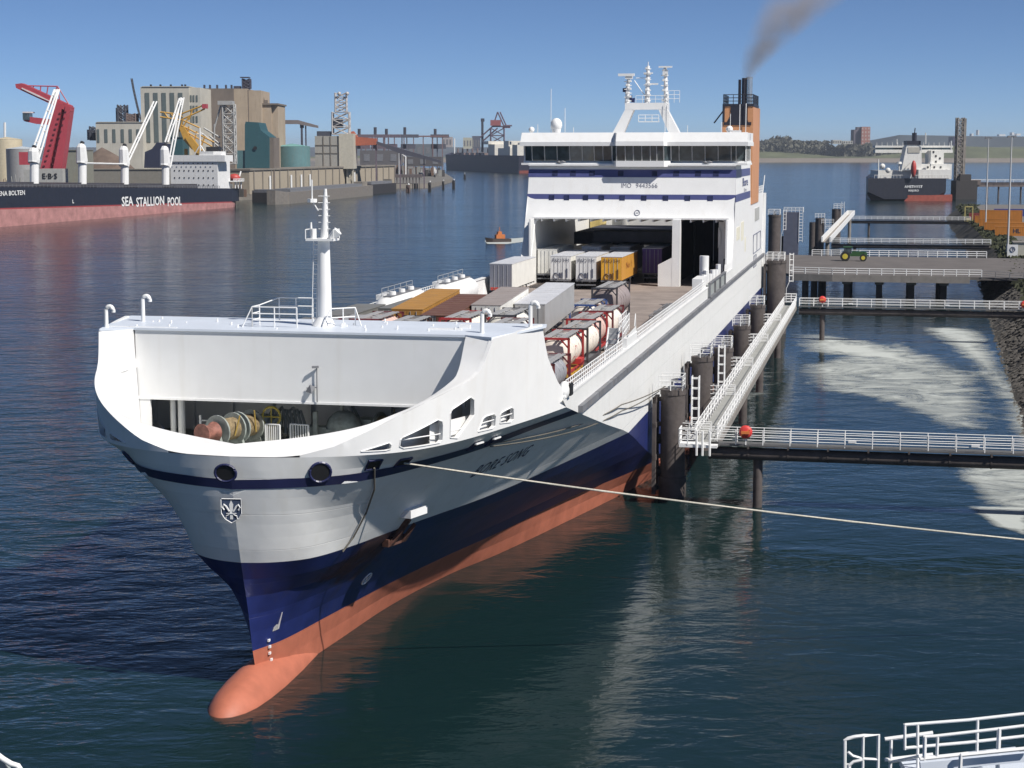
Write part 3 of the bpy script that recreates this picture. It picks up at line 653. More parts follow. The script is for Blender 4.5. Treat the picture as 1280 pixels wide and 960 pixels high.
# window bands
def front_band(z0, z1, off, nm, m_, b0=-12.99, b1=12.99):
    g = MB()
    g.loft([[(b, fz(z0)-off, z0) for b in np.linspace(b0, b1, 12)], [(b, fz(z1)-off, z1) for b in np.linspace(b0, b1, 12)]], 0)
    for side in (1, -1): g.loft([[(side*(fbw(z0)+off), fz(z0)-off, z0), (side*(fbw(z0)+off), 161, z0)], [(side*(fbw(z1)+off), fz(z1)-off, z1), (side*(fbw(z1)+off), 161, z1)]], 0, side < 0)
    return g.build(nm, m_, sup)
M_CABIN = mat('cabin_glass', (.03,.035,.085), .12, var=.4, scale=1.2)
for z0, z1 in ((21.0,21.9),(24.0,24.95)):
    bnd = front_band(z0, z1, .04, 'window_band', M_BAND); zc = (z0+z1)/2
    for b in (-10.2,-8.3,-5.9,-3.9,-1.3,1.4,4.1,6.8,9.6) if z0 < 22 else (-9.9,-7.6,-5.2,-1.6,2.6,5.3,8.0,10.2):
        g = MB(); s = fz(zc)-.08; sl = (fz(z1)-fz(z0))/(z1-z0)
        g.add([(b,fz(zc-.32)-.07,zc-.32),(b+.62,fz(zc-.32)-.07,zc-.32),(b+.62,fz(zc+.32)-.07,zc+.32),(b,fz(zc+.32)-.07,zc+.32)], [(0,1,2,3)])
        g.tube([(b,fz(zc-.32)-.08,zc-.32),(b,fz(zc+.32)-.08,zc+.32)], .03, 4); g.tube([(b+.62,fz(zc-.32)-.08,zc-.32),(b+.62,fz(zc+.32)-.08,zc+.32)], .03, 4)
        g.build('cabin_window', M_CABIN, bnd)
def front_map(bc, zc): return lambda x, y: Vector((bc+x, fz(zc+y)-.03, zc+y))
M_MARK = mat('mark_grey', (.16,.17,.22))
lettering('imo_mark', 'IMO', M_MARK, sf, front_map(-.55, 22.95), size=.85, fit=1.25)
lettering('imo_number', '9443566', M_MARK, sf, front_map(2.0, 22.95), size=.85, fit=2.7)
g = MB(); pr = [(1.0+.32*math.cos(t), fz(19.65+.32*math.sin(t))-.04, 19.65+.32*math.sin(t)) for t in np.linspace(0, 2*math.pi, 18)]; g.tube(pr, .05, 5); g.beam((.85,fz(19.65)-.04,19.65),(1.15,fz(19.65)-.04,19.65), .06, .06); g.build('round_mark', M_MARK, sf)
def side_map(sc, zc, k=1): return lambda x, y: Vector((fbw(zc+y)+.06, sc+x*k, zc+y))
lettering('side_logo', 'Bore', M_BAND, sup, side_map(152.5, 23.2, 3.0), size=1.5, bold=.02)
lettering('side_logo', 'Bore', M_MARK, sup, side_map(152.5, 22.2, 3.0), size=.7)
g = MB(); g.box(13.0,13.12,170,178,17.4,19.2); g.build('side_louvre', mat('louvre_grey', (.42,.42,.40)), sup)
for s0, s1, z0, z1 in ((139,144,16.2,17.8),(146,150,15.8,18.2),(152,154,14.1,16.0)):
    g = MB(); g.box(13.02,13.09,s0,s1,z0,z1); g.build('patched_plate', mat('cream_patch', (.74,.71,.58), .5), sup)
for s0, s1, z0, z1 in ((167,181,13.0,15.6),(168,173,11.0,12.6)):
    g = MB(); a_ = [(13.13,s0,z0),(13.13,s1,z0),(13.13,s1,z1),(13.13,s0,z1),(13.13,s0,z0)]; g.tube(a_, .07, 4); g.tube([(13.13,(s0+s1)/2,z0),(13.13,(s0+s1)/2,z1)], .06, 4); g.build('shell_door', M_MARK, sup)
g = MB(); g.box(13.05,13.45,187.2,187.6,DZ-4,21); g.build('corner_fender', M_WHITE, sup)

# ------------------------------------------------------------------ bridge
br = empty('bridge'); br.parent = ship
W0, W1 = -13.9, 14.3
g = MB(); g.box(W0,W1,137.9,146,25.5,25.75); g.box(W0+.1,W1-.1,138.9,146,25.75,26.0); g.build('bridge_sill', M_WHITE, br)
g = MB(); g.add([(W0-.1,137.3,27.85),(W1+.1,137.3,27.85),(W1+.1,147,27.85),(W0-.1,147,27.85),(W0-.1,137.3,28.35),(W1+.1,137.3,28.35),(W1+.1,147,28.35),(W0-.1,147,28.35)], [(0,3,2,1),(4,5,6,7),(0,1,5,4),(1,2,6,5),(2,3,7,6),(3,0,4,7)])
g.add([(W0,137.35,28.35),(W1,137.35,28.35),(W1,138.6,28.35),(W0,138.6,28.35),(W0+.05,138.0,29.5),(W1-.05,138.0,29.5),(W1-.05,138.6,29.5),(W0+.05,138.6,29.5)], [(0,1,5,4),(1,2,6,5),(2,3,7,6),(3,0,4,7),(4,5,6,7)])
for side in (W0, W1-.3): g.box(side, side+.3, 138.0, 147, 28.3, 29.45)
g.build('bridge_roof', M_WHITE, br)
g = MB(); g.box(W0+.6,W1-.6,139.6,145.8,25.7,27.9); g.build('bridge_interior', M_DARK, br)
def pane(b0, b1, s0, s1=None, zb=26.02, zt=27.84, tilt=.45):
    s1 = s0 if s1 is None else s1
    q = MB(); q.add([(b0,s0+tilt,zb),(b1,s1+tilt,zb),(b1,s1,zt),(b0,s0,zt)], [(0,1,2,3)]); q.build('bridge_window', M_GLASS, br)
    f = MB()
    for b, s in ((b0, s0),(b1, s1)): f.beam((b,s+tilt-.04,zb),(b,s-.04,zt), .11, .1)
    f.each('window_mullion', M_RAIL, br)
CB0, CB1 = -2.45, 4.9
for a, b in zip(*(lambda e: (e[:-1], e[1:]))([-12.6,-11.0,-9.4,-7.8,-6.2,-4.7,-3.6,CB0])): pane(a, b, 138.15)
for a, b in zip(*(lambda e: (e[:-1], e[1:]))([CB1,5.9,7.5,9.1,10.7,12.3,12.9])): pane(a, b, 138.15)
for a, b in zip(*(lambda e: (e[:-1], e[1:]))([CB0+.75,-.6,.4,1.45,2.5,3.3,CB1-.75])): pane(a, b, 136.75)
pane(CB0, CB0+.75, 138.1, 136.75); pane(CB1-.75, CB1, 136.75, 138.1)
pane(W0+.25, -12.6, 138.9, 138.15); pane(12.9, W1-.25, 138.15, 138.9)
for s0, s1 in ((138.9,141.2),(141.2,143.5),(143.5,145.8)):
    for x in (W1-.25, W0+.25):
        q = MB(); q.add([(x,s0,26.02),(x,s1,26.02),(x,s1,27.84),(x,s0,27.84)], [(0,1,2,3)]); q.build('bridge_window', M_GLASS, br)
        q = MB(); q.beam((x,s0,26),(x,s0,27.85), .12, .12); q.beam((x,s1,26),(x,s1,27.85), .12, .12); q.each('window_mullion', M_RAIL, br)
g = MB(); z0 = 25.3
g.prism([(CB0,138.2,z0),(CB0+.7,136.9,z0),(CB1-.7,136.9,z0),(CB1,138.2,z0)], (0,0,.72)); g.loft([[(CB0,138.2,27.86),(CB0+.72,136.45,27.86),(CB1-.72,136.45,27.86),(CB1,138.2,27.86)],[(CB0,138.4,28.4),(CB0+.72,136.5,28.4),(CB1-.72,136.5,28.4),(CB1,138.4,28.4)],[(CB0,138.6,29.48),(CB0+.72,137.15,29.48),(CB1-.72,137.15,29.48),(CB1,138.6,29.48)]], 0); g.add([(CB0,138.6,29.48),(CB0+.72,137.15,29.48),(CB1-.72,137.15,29.48),(CB1,138.6,29.48)], [(0,1,2,3)]); g.build('bridge_bay', M_WHITE, br)
for b in (-8.9, 1.5, 9.4):
    g = MB(); g.tube([(b-.5,138.1,25.9),(b-.1,137.75,25.75),(b+.3,137.8,25.95),(b+.6,138.0,25.85)], .1, 6); g.ball((b-.2,137.8,25.85), .2, 8); g.build('deck_light', M_FENDER, br)
# roof equipment
g = MB(); g.ball((-10.0,141,30.5), .75, 16, 0, (1,1,1.15)); g.cyl((-10.0,141,29.3),(-10.0,141,30.0), .5, .6, 12); g.build('radome', M_RAIL, br, smooth=60)
g = MB(); g.ball((-13.2,141,29.9), .38, 12); g.cyl((-13.2,141,28.6),(-13.2,141,29.7), .15, .15, 8); g.build('small_radome', M_RAIL, br, smooth=60)
g = MB()
for b, h in ((-10.7,5.6),(-8.9,3.2),(-12.4,1.2),(-7.8,.8),(11.9,2.4),(10.8,1.4),(6.6,1.0)): g.tube([(b,141,28.4),(b,141,29.4+h)], .035, 4)
g.each('whip_antenna', M_RAIL, br)
g = MB(); g.cyl((11.8,141,28.4),(11.8,141,29.6), .3, .3, 10); g.ball((11.8,141,29.9), .45, 10); g.tube([(12.9,143,28.4),(12.9,143,33.0)], .05, 5); g.box(13.4,13.9,139,140,28.4,29.2); g.each('search_light', M_RAIL, br)
lettering('wing_mark', 'B', M_BAND, br, lambda x, y: Vector((W1+.02, 142+x, 28.9+y)), size=1.1, bold=.03)
# arch mast with its three radar masts
ma = empty('radar_mast'); ma.parent = ship; s_ = 146.0
q0 = TOS(PPL(766,165,SHIP(0,s_),DV)); q1 = TOS(PPL(849,165,SHIP(0,s_),DV)); t0 = TOS(PPL(787,136,SHIP(0,s_),DV)); t1 = TOS(PPL(828,136,SHIP(0,s_),DV)); zt = t0.z; zb = 28.2
g = MB()
for lo, hi in ((q0, t0), (q1, t1)):
    g.prism([(lo.x-.75,s_,zb),(lo.x+.75,s_,zb),(hi.x+.55,s_,zt),(hi.x-.55,s_,zt)], (0,1.6,0))
g.box(t0.x-.6,t1.x+.6,s_-.02,s_+1.62,zt-.1,zt+.75); g.build('mast_arch', M_WHITE, ma)
g = MB(); zp = zt-1.7; g.box(1.1-.9-.4,1.1+1.3,s_-.3,s_+.5,zp,zp+.1); g.rail([(-.2,s_-.3,zp+.1),(2.4,s_-.3,zp+.1)], .8, 2, .8, .04); g.tube([(3.2,s_-.2,28.4),(3.2,s_-.2,zt+.7)], .04, 5); g.tube([(3.7,s_-.2,28.4),(3.7,s_-.2,zt+.7)], .04, 5); g.build('mast_stair', M_RAIL, ma)
for (x, y), r, xb in (((785,93),.27,783),((809.5,82),.3,808),((831,84),.28,832)):
    tp = TOS(PPL(x, y, SHIP(0,s_), DV)); bs = TOS(PPL(xb, 134, SHIP(0,s_), DV)); g = MB(); z1 = tp.z
    g.tube([(bs.x,s_+.6,zt+.6),(tp.x,s_+.6,z1)], [r*1.2, r*.7], 8)
    for k in range(7): zz = zt+1.0+(z1-zt-1.4)*k/6; g.tube([(tp.x-.42-.1*(k%2),s_+.4,zz),(tp.x+.42,s_+.4,zz)], .06, 4); g.box(tp.x-.3+.3*(k%2),tp.x+.05+.3*(k%2),s_+.2,s_+.6,zz,zz+.22)
    g.build('radar_post', M_RAIL, ma)
    g = MB()
    if x < 800: g.box(tp.x-1.3,tp.x+.8,s_+.1,s_+.4,z1-.2,z1+.12); g.box(tp.x-.4,tp.x+.5,s_+.2,s_+.9,z1-.55,z1-.15)
    elif x < 820: g.tube([(tp.x,s_+.6,z1),(tp.x,s_+.6,z1+.5)], .06, 5); g.box(tp.x-.55,tp.x+.6,s_+.3,s_+.7,z1-1.0,z1-.85); g.box(tp.x-.3,tp.x+1.3,s_+.3,s_+.6,z1-2.4,z1-2.2)
    else: g.box(tp.x-.8,tp.x+.9,s_+.1,s_+.4,z1-.05,z1+.15); g.box(tp.x-.3,tp.x+.3,s_+.2,s_+.9,z1-1.0,z1-.5)
    g.each('radar_scanner', M_RAIL, ma)
g = MB(); g.tube([(-.9,s_+.6,zt+3.6),(1.0,s_+.6,zt+.9)], .06, 5); g.tube([(-.7,s_+.6,zt+3.9),(1.2,s_+.6,zt+3.9)], .05, 5); g.rail([(-.6,s_-.02,zt+.75),(3.6,s_-.02,zt+.75)], .9, 2, .8, .03); g.rail([(3.6,s_,zt+.75),(5.0,s_,zt+.75)], 1.5, 3, .7, .03); g.build('mast_rail', M_RAIL, ma)
g = MB()
for k in range(5): p = Vector((-2.4+.35*k, s_+.5, zt+2.6-.5*k+.2*(k%2))); g.add([p, p+Vector((.55,.1,.12)), p+Vector((.5,.05,-.5)), p+Vector((0,.1,-.45))], [(0,1,2,3)])
g.build('signal_flag', M_STRIPE, ma)

# ------------------------------------------------------------------ funnel
fu = empty('funnel'); fu.parent = ship
g = MB(); g.box(9.0,13.14,162.2,175.5,20.0,33.2); g.build('funnel_casing', M_ORANGE, fu)
g = MB(); g.box(9.0,13.2,162.1,172,33.2,33.55); g.box(10.1,12.4,162.12,162.22,30.9,33.2); g.box(9.2,12.9,162.1,162.2,30.7,31.1); g.box(9.0,9.3,162.1,162.3,31.1,33.2); g.tube([(9.0,163,32.6),(7.8,163,31.0)], .1, 5)
g.prism([(9.6,162.13,31.1),(12.5,162.13,31.1),(11.9,162.13,32.9),(10.6,162.13,32.9)], (0,.05,0)); g.build('funnel_black_top', M_SOOT, fu)
g = MB(); g.rail([(9.1,162.3,33.5),(13.1,162.3,33.5),(13.1,172,33.5)], 1.3, 3, 1.3, .05); g.rail([(9.1,162.3,33.5),(9.1,170,33.5)], 1.3, 3, 1.3, .05); g.build('funnel_rail', M_SOOT, fu)
for b, s, h, r, mt in ((11.05,165,3.4,.2,M_SOOT),(11.65,165,3.6,.32,M_SOOT),(12.35,165,3.75,.44,M_CHROME)):
    g = MB(); g.tube([(b,s,33.3),(b,s,33.5+h)], r, 16); g.build('exhaust_pipe', mt, fu, smooth=40)
g = MB(); g.box(10.4,11.6,161.6,162.1,28.4,30.0); g.tube([(12.2,161.9,28.4),(12.2,161.9,33.6)], .06, 5); g.build('whistle_post', M_RAIL, fu)
# ================================================================== cargo on the ship (each a thing of its own)
def cargo_root(name, label, cat, b, s, z, tilt=0.0, group=None):
    o = empty(name, SHIP(b, s, z), -HEAD, label, cat, group); o.rotation_euler = (tilt, 0, -HEAD); return o
WHEEL = None
def wheel(parent, x, y, r=.5):
    global WHEEL
    if WHEEL is None:
        g = MB(); g.tube([(-.15,0,0),(.15,0,0)], .5, 14); WHEEL = [g.build('tyre', M_RUBBER, parent, smooth=40)]
        q = MB(); q.tube([(-.165,0,0),(.165,0,0)], .27, 10); q.build('rim', M_STEEL, WHEEL[0]); WHEEL[0].location = (x,y,r)
        return WHEEL[0]
    c = copy_tree(WHEEL[0], parent); c.location = (x,y,r); return c
def chassis(o, L, m=None):
    g = MB()
    for x in (-.45, .45): g.box(x-.07,x+.07,.1,L-.1,.85,1.12)
    for y in np.arange(.6, L, 1.6): g.box(-1.15,1.15,y,y+.1,.95,1.13)
    g.box(-1.2,1.2,0,.1,.5,.65); g.build('chassis', m or M_FENDER, o)
    for y in (1.6, 2.95, 4.3):
        for x in (-1.02, 1.02): wheel(o, x, y)
    g = MB()
    for x in (-.8, .8): g.box(x-.07,x+.07,L-3.2,L-3.05,0,1.0)
    g.each('landing_leg', M_STEEL, o)
def paint(nm, rgb, **k): return mat(nm, rgb, k.pop('rough', .5), **{**dict(var=.08, streak=.18), **k})
def box_trailer(label, b, s, z, body, roofm, L=13.6, W_=2.5, top=3.95, tilt=0, door=None, name='box_trailer', cat='trailer', group=None, flo=1.18, ribs=0, lamp=False):
    o = cargo_root(name, label, cat, b, s, z, tilt, group); h = W_/2
    g = MB(); g.box(-h,h,.06,L,flo,top); 
    if ribs:
        for y in np.arange(.35, L, ribs): g.box(-h-.05,h+.05,y,y+.14,flo+.05,top-.12)
    o_b = g.build('box_body', body, o)
    g = MB(); g.box(-h-.04,h+.04,0,L+.04,top,top+.07)
    for y in np.arange(1.0, L, 1.2): g.box(-h,h,y,y+.05,top+.07,top+.085)
    g.build('roof_panel', roofm, o)
    g = MB()
    for x0, x1 in ((-h+.04,-.02),(.02,h-.04)): g.box(x0,x1,-.02,.055,flo+.06,top-.06)
    d = g.build('rear_door', door or body, o)
    g = MB()
    for x in (-.75,-.28,.28,.75): g.tube([(x,-.05,flo+.08),(x,-.05,top-.1)], .025, 5)
    g.build('lock_bar', M_STEEL, d)
    g = MB(); g.box(-h,h,-.03,.05,flo-.18,flo); 
    g.build('tail_beam', M_FENDER, o)
    if lamp:
        g = MB(); 
        for x in (-1.0,-.6,.6,1.0): g.box(x-.14,x+.14,-.06,-.03,flo-.14,flo-.02)
        g.box(-h+.1,h-.1,-.04,-.025,flo+.02,flo+.16); g.build('tail_lamp', mat('lamp_red', (.5,.05,.03), .4), o)
    chassis(o, L); return o
M_LGREY = paint('light_grey_sheet', (.58,.59,.62)); M_PALE = paint('off_white_sheet', (.74,.73,.68)); M_YEL = paint('container_ochre', (.42,.22,.055), streak=.3); M_BRN = paint('container_brown', (.155,.075,.05), streak=.35)
M_BEIGE = paint('dusty_beige_roof', (.33,.29,.27)); M_DOORG = paint('slate_grey_door', (.17,.18,.22)); M_GOLD = paint('golden_yellow_sheet', (.70,.36,.03)); M_GOLD2 = paint('amber_side_curtain', (.55,.27,.045)); M_PURP = paint('purple_curtain', (.09,.05,.22)); M_GRAYR = paint('grey_tarp', (.36,.36,.36)); M_DKR = paint('dark_grey_tarp', (.19,.19,.18), streak=.3)
T = math.atan(.05)
box_trailer('box trailer with slate grey door, farthest aft on the open starboard deck', -10.9, 112, DZ, M_PALE, M_LGREY, W_=2.55, door=M_DOORG, lamp=True)
def rib_container(label, b, s, z, m_, L=12.2, top=3.85, tilt=0, W_=2.44):
    return box_trailer(label, b, s, z, m_, m_, L=L, W_=W_, top=top, tilt=tilt, name='container_trailer', ribs=.55, lamp=False)
rib_container('ochre yellow shipping container on a chassis beside the brown container', -4.65, 49.6, ramp_z(49.6), M_YEL, tilt=T)
rib_container('dark brown shipping container with ochre side beside the yellow container', -1.55, 46.6, ramp_z(46.6), M_BRN, tilt=T)
box_trailer('box trailer with dusty beige roof between brown container and white trailer', 1.0, 52, ramp_z(52), M_PALE, M_BEIGE, L=11, W_=2.3, tilt=T)
box_trailer('long light grey box trailer with clean pale roof at the middle of the deck', 3.5, 56.7, ramp_z(56.7), M_GRAYR, M_LGREY, top=3.45, tilt=T, W_=2.45)
def ferry_trailer(label, b, s, front, side, nm, txtm):
    o = box_trailer(label, b, s, DZ, side, M_LGREY, W_=2.5, door=front)
    dr = [c for c in o.children if c.name.startswith('rear_door')][0]
    lettering('trailer_lettering', nm, txtm, dr, lambda x, y: Vector((x, -.08, 3.45+y)), size=.6, bold=0.0)
    g = MB(); g.tube([(-.55+.3*math.cos(t), -.07, 1.6+.35*math.sin(t)) for t in np.linspace(.2, 5.2, 10)], .07, 4); g.box(-.2,.0,-.09,-.07,1.35,2.0); g.box(.12,.3,-.09,-.07,1.35,2.05); g.box(.66,.86,-.09,-.07,1.4,2.5); g.build('trailer_emblem', txtm, dr); return o
M_TXT = mat('print_dark', (.07,.08,.12)); M_TXTB = mat('print_brown', (.12,.06,.02))
ferry_trailer('white lettered box trailer next to the starboard side gap of the garage mouth', -6.95, 127.5, paint('white_sheet', (.72,.72,.71)), M_PALE, 'P&O FM', M_TXT)
ferry_trailer('white lettered box trailer standing beside the golden yellow trailer', -3.85, 127.5, paint('white_sheet', (.72,.72,.71)), M_PALE, 'P&O FM', M_TXT)
gy = ferry_trailer('golden yellow lettered box trailer at the garage mouth', -.75, 127.2, M_GOLD, M_GOLD2, 'P&O FM', M_TXTB)
lettering('curtain_lettering', 'No 1', mat('print_rust', (.25,.06,.02)), gy, lambda x, y: Vector((1.27, 6+x*2.2, 2.7+y)), size=1.1)
g = box_trailer('purple sided curtain trailer inside the garage beside the portal pillar', 2.35, 141, DZ, M_PURP, M_LGREY, top=4.25)
box_trailer('pale box trailer inside the garage, behind the white lettered trailers', -5.7, 142.5, DZ, M_LGREY, M_LGREY, top=4.3)
box_trailer('grey box trailer inside the garage, behind the golden yellow trailer', -2.0, 142.5, DZ, M_GRAYR, M_LGREY, top=4.25)
rib_container('pale ribbed container standing against the starboard jamb of the portal', -10.4, 137, DZ, M_PALE, top=4.2)
for lab, b, s, m_ in (('yellowish container catching the sun far inside the garage', -10.9, 177.5, paint('pale_yellow', (.70,.56,.22))), ('white container catching the sun far inside the garage', -7.6, 177.5, M_PALE)):
    o = cargo_root('stacked_container', lab, 'container', b, s, DZ)
    g = MB(); g.box(-.75,.75,0,6,0,7.6)
    for x in np.arange(-.7,.7,.3): g.box(x,x+.1,-.04,0,.2,7.4)
    g.build('container_body', m_, o); g = MB(); g.box(-.78,.78,-.06,6.05,7.6,7.75); g.box(-.78,.78,-.06,-.01,3.6,3.9); g.build('container_rail', M_FENDER, o)

def tank_container(label, b, s, z, frame, tankm, L=6.1, W_=2.45, H=2.6, on=.55, topm=None, grate=True, cat='tank container', bedm=None):
    o = cargo_root('tank_container', label, cat, b, s, z); h = W_/2; z0, z1 = on, on+H
    g = MB(); t = .16
    for y in (0, L):
        for x in (-h+t/2, h-t/2): g.beam((x,y,z0),(x,y,z1), t, t)
        for zz in (z0+t/2, z1-t/2): g.beam((-h,y,zz),(h,y,zz), t, t)
        for x in (-1, 1): g.beam((x*(h-.1),y,z0+.75),(x*.45,y,z0), .1, .1); g.beam((x*(h-.1),y,z1-.75),(x*.45,y,z1), .1, .1)
    for x in (-h+t/2, h-t/2): g.beam((x,0,z0+t/2),(x,L,z0+t/2), t, t)
    g.build('tank_frame', frame, o)
    R = H/2-.14; zc = (z0+z1)/2; g = MB()
    pr = [(.25,.05),(.28,.5),(.38,.85),(.55,1.0)]; pf = [(y, r*R) for y, r in pr]+[(L-y, r*R) for y, r in pr[::-1]]
    g.loft([[(r*math.cos(a), y, zc+r*math.sin(a)) for a in [2*math.pi*k/24 for k in range(24)]] for y, r in pf], 0, True, True)
    for y in (1.6, 3.05, 4.5): g.tube([(R*1.015*math.cos(a), y, zc+R*1.015*math.sin(a)) for a in np.linspace(0, 2*math.pi, 25)], .03, 4)
    tk = g.build('tank_shell', tankm, o, smooth=40)
    g = MB()
    if grate:
        for x in (-.75,-.45,.45,.75): g.box(x-.11,x+.11,.1,L-.1,z1-.05,z1)
        for y in np.arange(.3, L, .8): g.box(-.9,.9,y,y+.08,z1-.09,z1-.05)
    g.cyl((0,L/2,zc+R),(0,L/2,z1), .3, .3, 12); g.cyl((0,L/2-1,zc+R),(0,L/2-1,z1-.03), .18, .18, 10); g.build('top_walkway', topm or M_GRAYR, o)
    g = MB(); g.box(-1.1,1.1,-.2,L+.2,on-.27,on-.04); g.build('trailer_bed', bedm or M_FENDER, o)
    for y in (.7, 2.1, L-.9):
        for x in (-.95, .95): wheel(o, x, y, .5).scale = (1,.55,.55)
    for c in o.children:
        if c.name.startswith('tyre'): c.location.z = .275
    return o
M_REDF = paint('red_frame', (.38,.035,.035)); M_DRED = paint('maroon_frame', (.17,.035,.04)); M_CREAM = paint('cream_tank', (.80,.74,.66)); M_GTANK = paint('grey_tank', (.30,.31,.34)); M_BFR = paint('blue_frame', (.05,.10,.28)); M_BLK = paint('charcoal_frame', (.06,.06,.07)); M_PINK = paint('pale_pink_tank', (.68,.48,.42)); M_TAUPE = paint('taupe_tank', (.30,.25,.24))
tk = tank_container('cream tank in a bright red frame with red lettering, by the boarding stair', 7.75, 44, DZ, M_REDF, M_CREAM, bedm=paint('chassis_yellow', (.45,.27,.04)))
for k in range(5): g = MB(); g.beam((1.15,.3+k*1.2,.1),(1.15,1.0+k*1.2,.55), .12, .12); g.build('chassis_strut', MATS['chassis_yellow'], tk)
g = MB(); g.box(.9,1.35,4.2,5.6,.75,1.15); g.build('tool_box', paint('tool_red', (.45,.04,.04)), tk)
lettering('tank_lettering', 'LSi', mat('print_red', (.5,.06,.05)), tk, lambda x, y: Vector((1.14*math.cos(y/1.14-.05)+.02, 3+x, 1.85+1.14*math.sin(y/1.14-.05))), size=1.3, bold=.02)
tank_container('cream tank in a charcoal frame standing aft of the bright red framed tank', 7.9, 51.3, DZ, M_BLK, M_CREAM)
tank_container('pale pink tank in a bright red frame, two places aft of the lettered tank', 7.3, 58.6, DZ, M_REDF, M_PINK)
tank_container('cream tank with maroon frame beside the open port deck', 7.6, 66, DZ, M_DRED, M_CREAM)
tank_container('taupe tank in a charcoal frame, aftmost of the port row', 6.0, 79, DZ, M_BLK, M_TAUPE, H=3.0, on=1.1, L=8)
tank_container('blue framed tank standing inboard, just behind the long pale trailer', 5.2, 71.8, DZ, M_BFR, M_CREAM)
tank_container('grey tank with orange hazard board close behind the forecastle wing', 8.6, 33.5, DZ-.4, M_DRED, M_GTANK, H=2.4)
g = MB(); g.box(.3,1.15,-.12,-.04,.62,1.0); g.build('hazard_board', paint('hazard_orange', (.62,.22,.03)), [q for q in bpy.data.objects if q.get('label', '').startswith('grey tank with orange hazard')][0])
fr = [(-11.4,33,M_BLK,M_GTANK,'grey tank in a charcoal frame close behind the forecastle on the starboard edge'),(-8.5,35.5,M_DRED,M_GRAYR,'grey topped tank in a maroon frame behind the foremast'),(-5.6,41.5,M_DRED,M_PINK,'pink tank in a maroon frame just ahead of the yellow container'),
      (-2.4,38.6,M_BLK,M_GTANK,'grey tank in a charcoal frame just ahead of the brown container'),(.6,43.5,M_REDF,M_CREAM,'cream tank in a red frame just ahead of the beige roofed trailer'),(3.3,46.5,M_BLK,M_PALE,'off white tank in a charcoal frame ahead of the long pale trailer'),(5.0,38.5,M_DRED,M_GRAYR,'grey topped tank in a maroon frame inboard of the hazard board tank')]
for b, s, fm_, tm_, lab in fr: tank_container(lab, b, s, DZ, fm_, tm_, H=2.9, on=1.6)
fr2 = [(-11.3,40,'grey tarpaulin trailer on the starboard edge ahead of the white silo tanker',M_DKR),(-8.6,43,'pale tarpaulin trailer two rows ahead of the white silo tanker',M_GRAYR),(-8.1,57.5,'dark grey tarpaulin trailer beside the ochre yellow container',M_DKR),(-10.9,50.5,'weathered grey flat roofed trailer on the starboard edge, next ahead of the white silo tanker',M_DKR)]
for b, s, lab, m_ in fr2: box_trailer(lab, b, s, DZ, m_, m_, L=10.5 if s > 45 else 8.5, top=3.75, W_=2.4)
def silo(label, b, s):
    o = cargo_root('silo_tanker', label, 'tanker trailer', b, s, DZ); L = 12.2; R = 1.25; zc = 2.85
    g = MB(); pf = [(0,.1),(.12,.55),(.5,.85),(1.3,1.0),(L-1.3,1.0),(L-.5,.85),(L-.12,.55),(L,.1)]
    g.loft([[(r*R*math.cos(a), y, zc+r*R*math.sin(a)) for a in [2*math.pi*k/28 for k in range(28)]] for y, r in pf], 0, True, True)
    g.build('tank_shell', M_RAIL, o, smooth=40)
    g = MB(); g.box(-.35,.35,1.2,L-1,4.08,4.16); g.build('top_walkway', M_FENDER, o)
    g = MB(); g.rail([(-.45,1.2,4.12),(-.45,L-1,4.12)], .7, 2, 2.2, .03); g.build('walkway_rail', M_STEEL, o)
    g = MB()
    for y in (3, 6, 9): g.cyl((0,y,4.1),(0,y,4.45), .32, .3, 12)
    g.box(-1.2,-.5,2.0,5.0,3.75,4.2); g.each('filler_lid', M_RAIL, o)
    chassis(o, L); return o
silo('white silo tanker trailer on the starboard edge, forward of its twin', -10.6, 63.5)
silo('white silo tanker trailer next ahead of the slate doored box trailer', -9.6, 79)
# pipes and gratings lying on the open port deck
o = cargo_root('grating_stack', 'heap of dark pipe racks on the open port deck', 'pipe rack', 10.3, 86, DZ)
g = MB()
for k in range(14): y = k*1.1; g.tube([(-1.2,y,0),(-1.0+.3*math.sin(k),y,.9),(1.0,y+.4,1.0),(1.2,y,0)], .06, 5)
for z in (.3, .9): g.tube([(-1.1,0,z),(-1.1,14.5,z)], .05, 5); g.tube([(1.1,0,z),(1.1,14.5,z)], .05, 5)
g.build('rack_bars', M_FENDER, o)

# ================================================================== mooring lines
def rope(name, p, q, sag, r, m_, label):
    p, q = Vector(p), Vector(q); g = MB()
    g.tube([p.lerp(q, t)-Vector((0,0,sag*4*t*(1-t))) for t in np.linspace(0, 1, 40)], r, 6)
    return tag(g.build(name, m_, None, smooth=60), label, 'rope')
def rope2(p, m_, q, label):
    g = MB(); pts = [Vector(p).lerp(Vector(m_), t)+(NV*1.1+Vector((0,0,-.5)))*(4*t*(1-t)*.55) for t in np.linspace(0, 1, 14)]+[Vector(m_).lerp(Vector(q), t)-Vector((0,0,.5*t*(1-t))) for t in np.linspace(0, 1, 14)][1:]
    g.tube(pts, .04, 6); return tag(g.build('mooring_line', M_ROPED, None, smooth=60), label, 'rope')
c = hull_px(505, 578); c.x = hullB(c.y, c.z); pstart = SHIP(*(c+hull_n(c.y, c.z)*.05))
pend = PZ(1500, 694.5, 5.0)
rope('mooring_line', pstart, pend, .35, .055, M_ROPE, 'long pale mooring line running from the bow port across open water')
c2 = hull_px(612, 553); c2.x = hullB(c2.y, c2.z); p2 = SHIP(*(c2+hull_n(c2.y, c2.z)*.1))
rope2(p2, SHIP(13.35,40,9.75), SHIP(14.4,56.6,8.9), 'dark mooring line running along the hull to the nearest dolphin, upper of two')
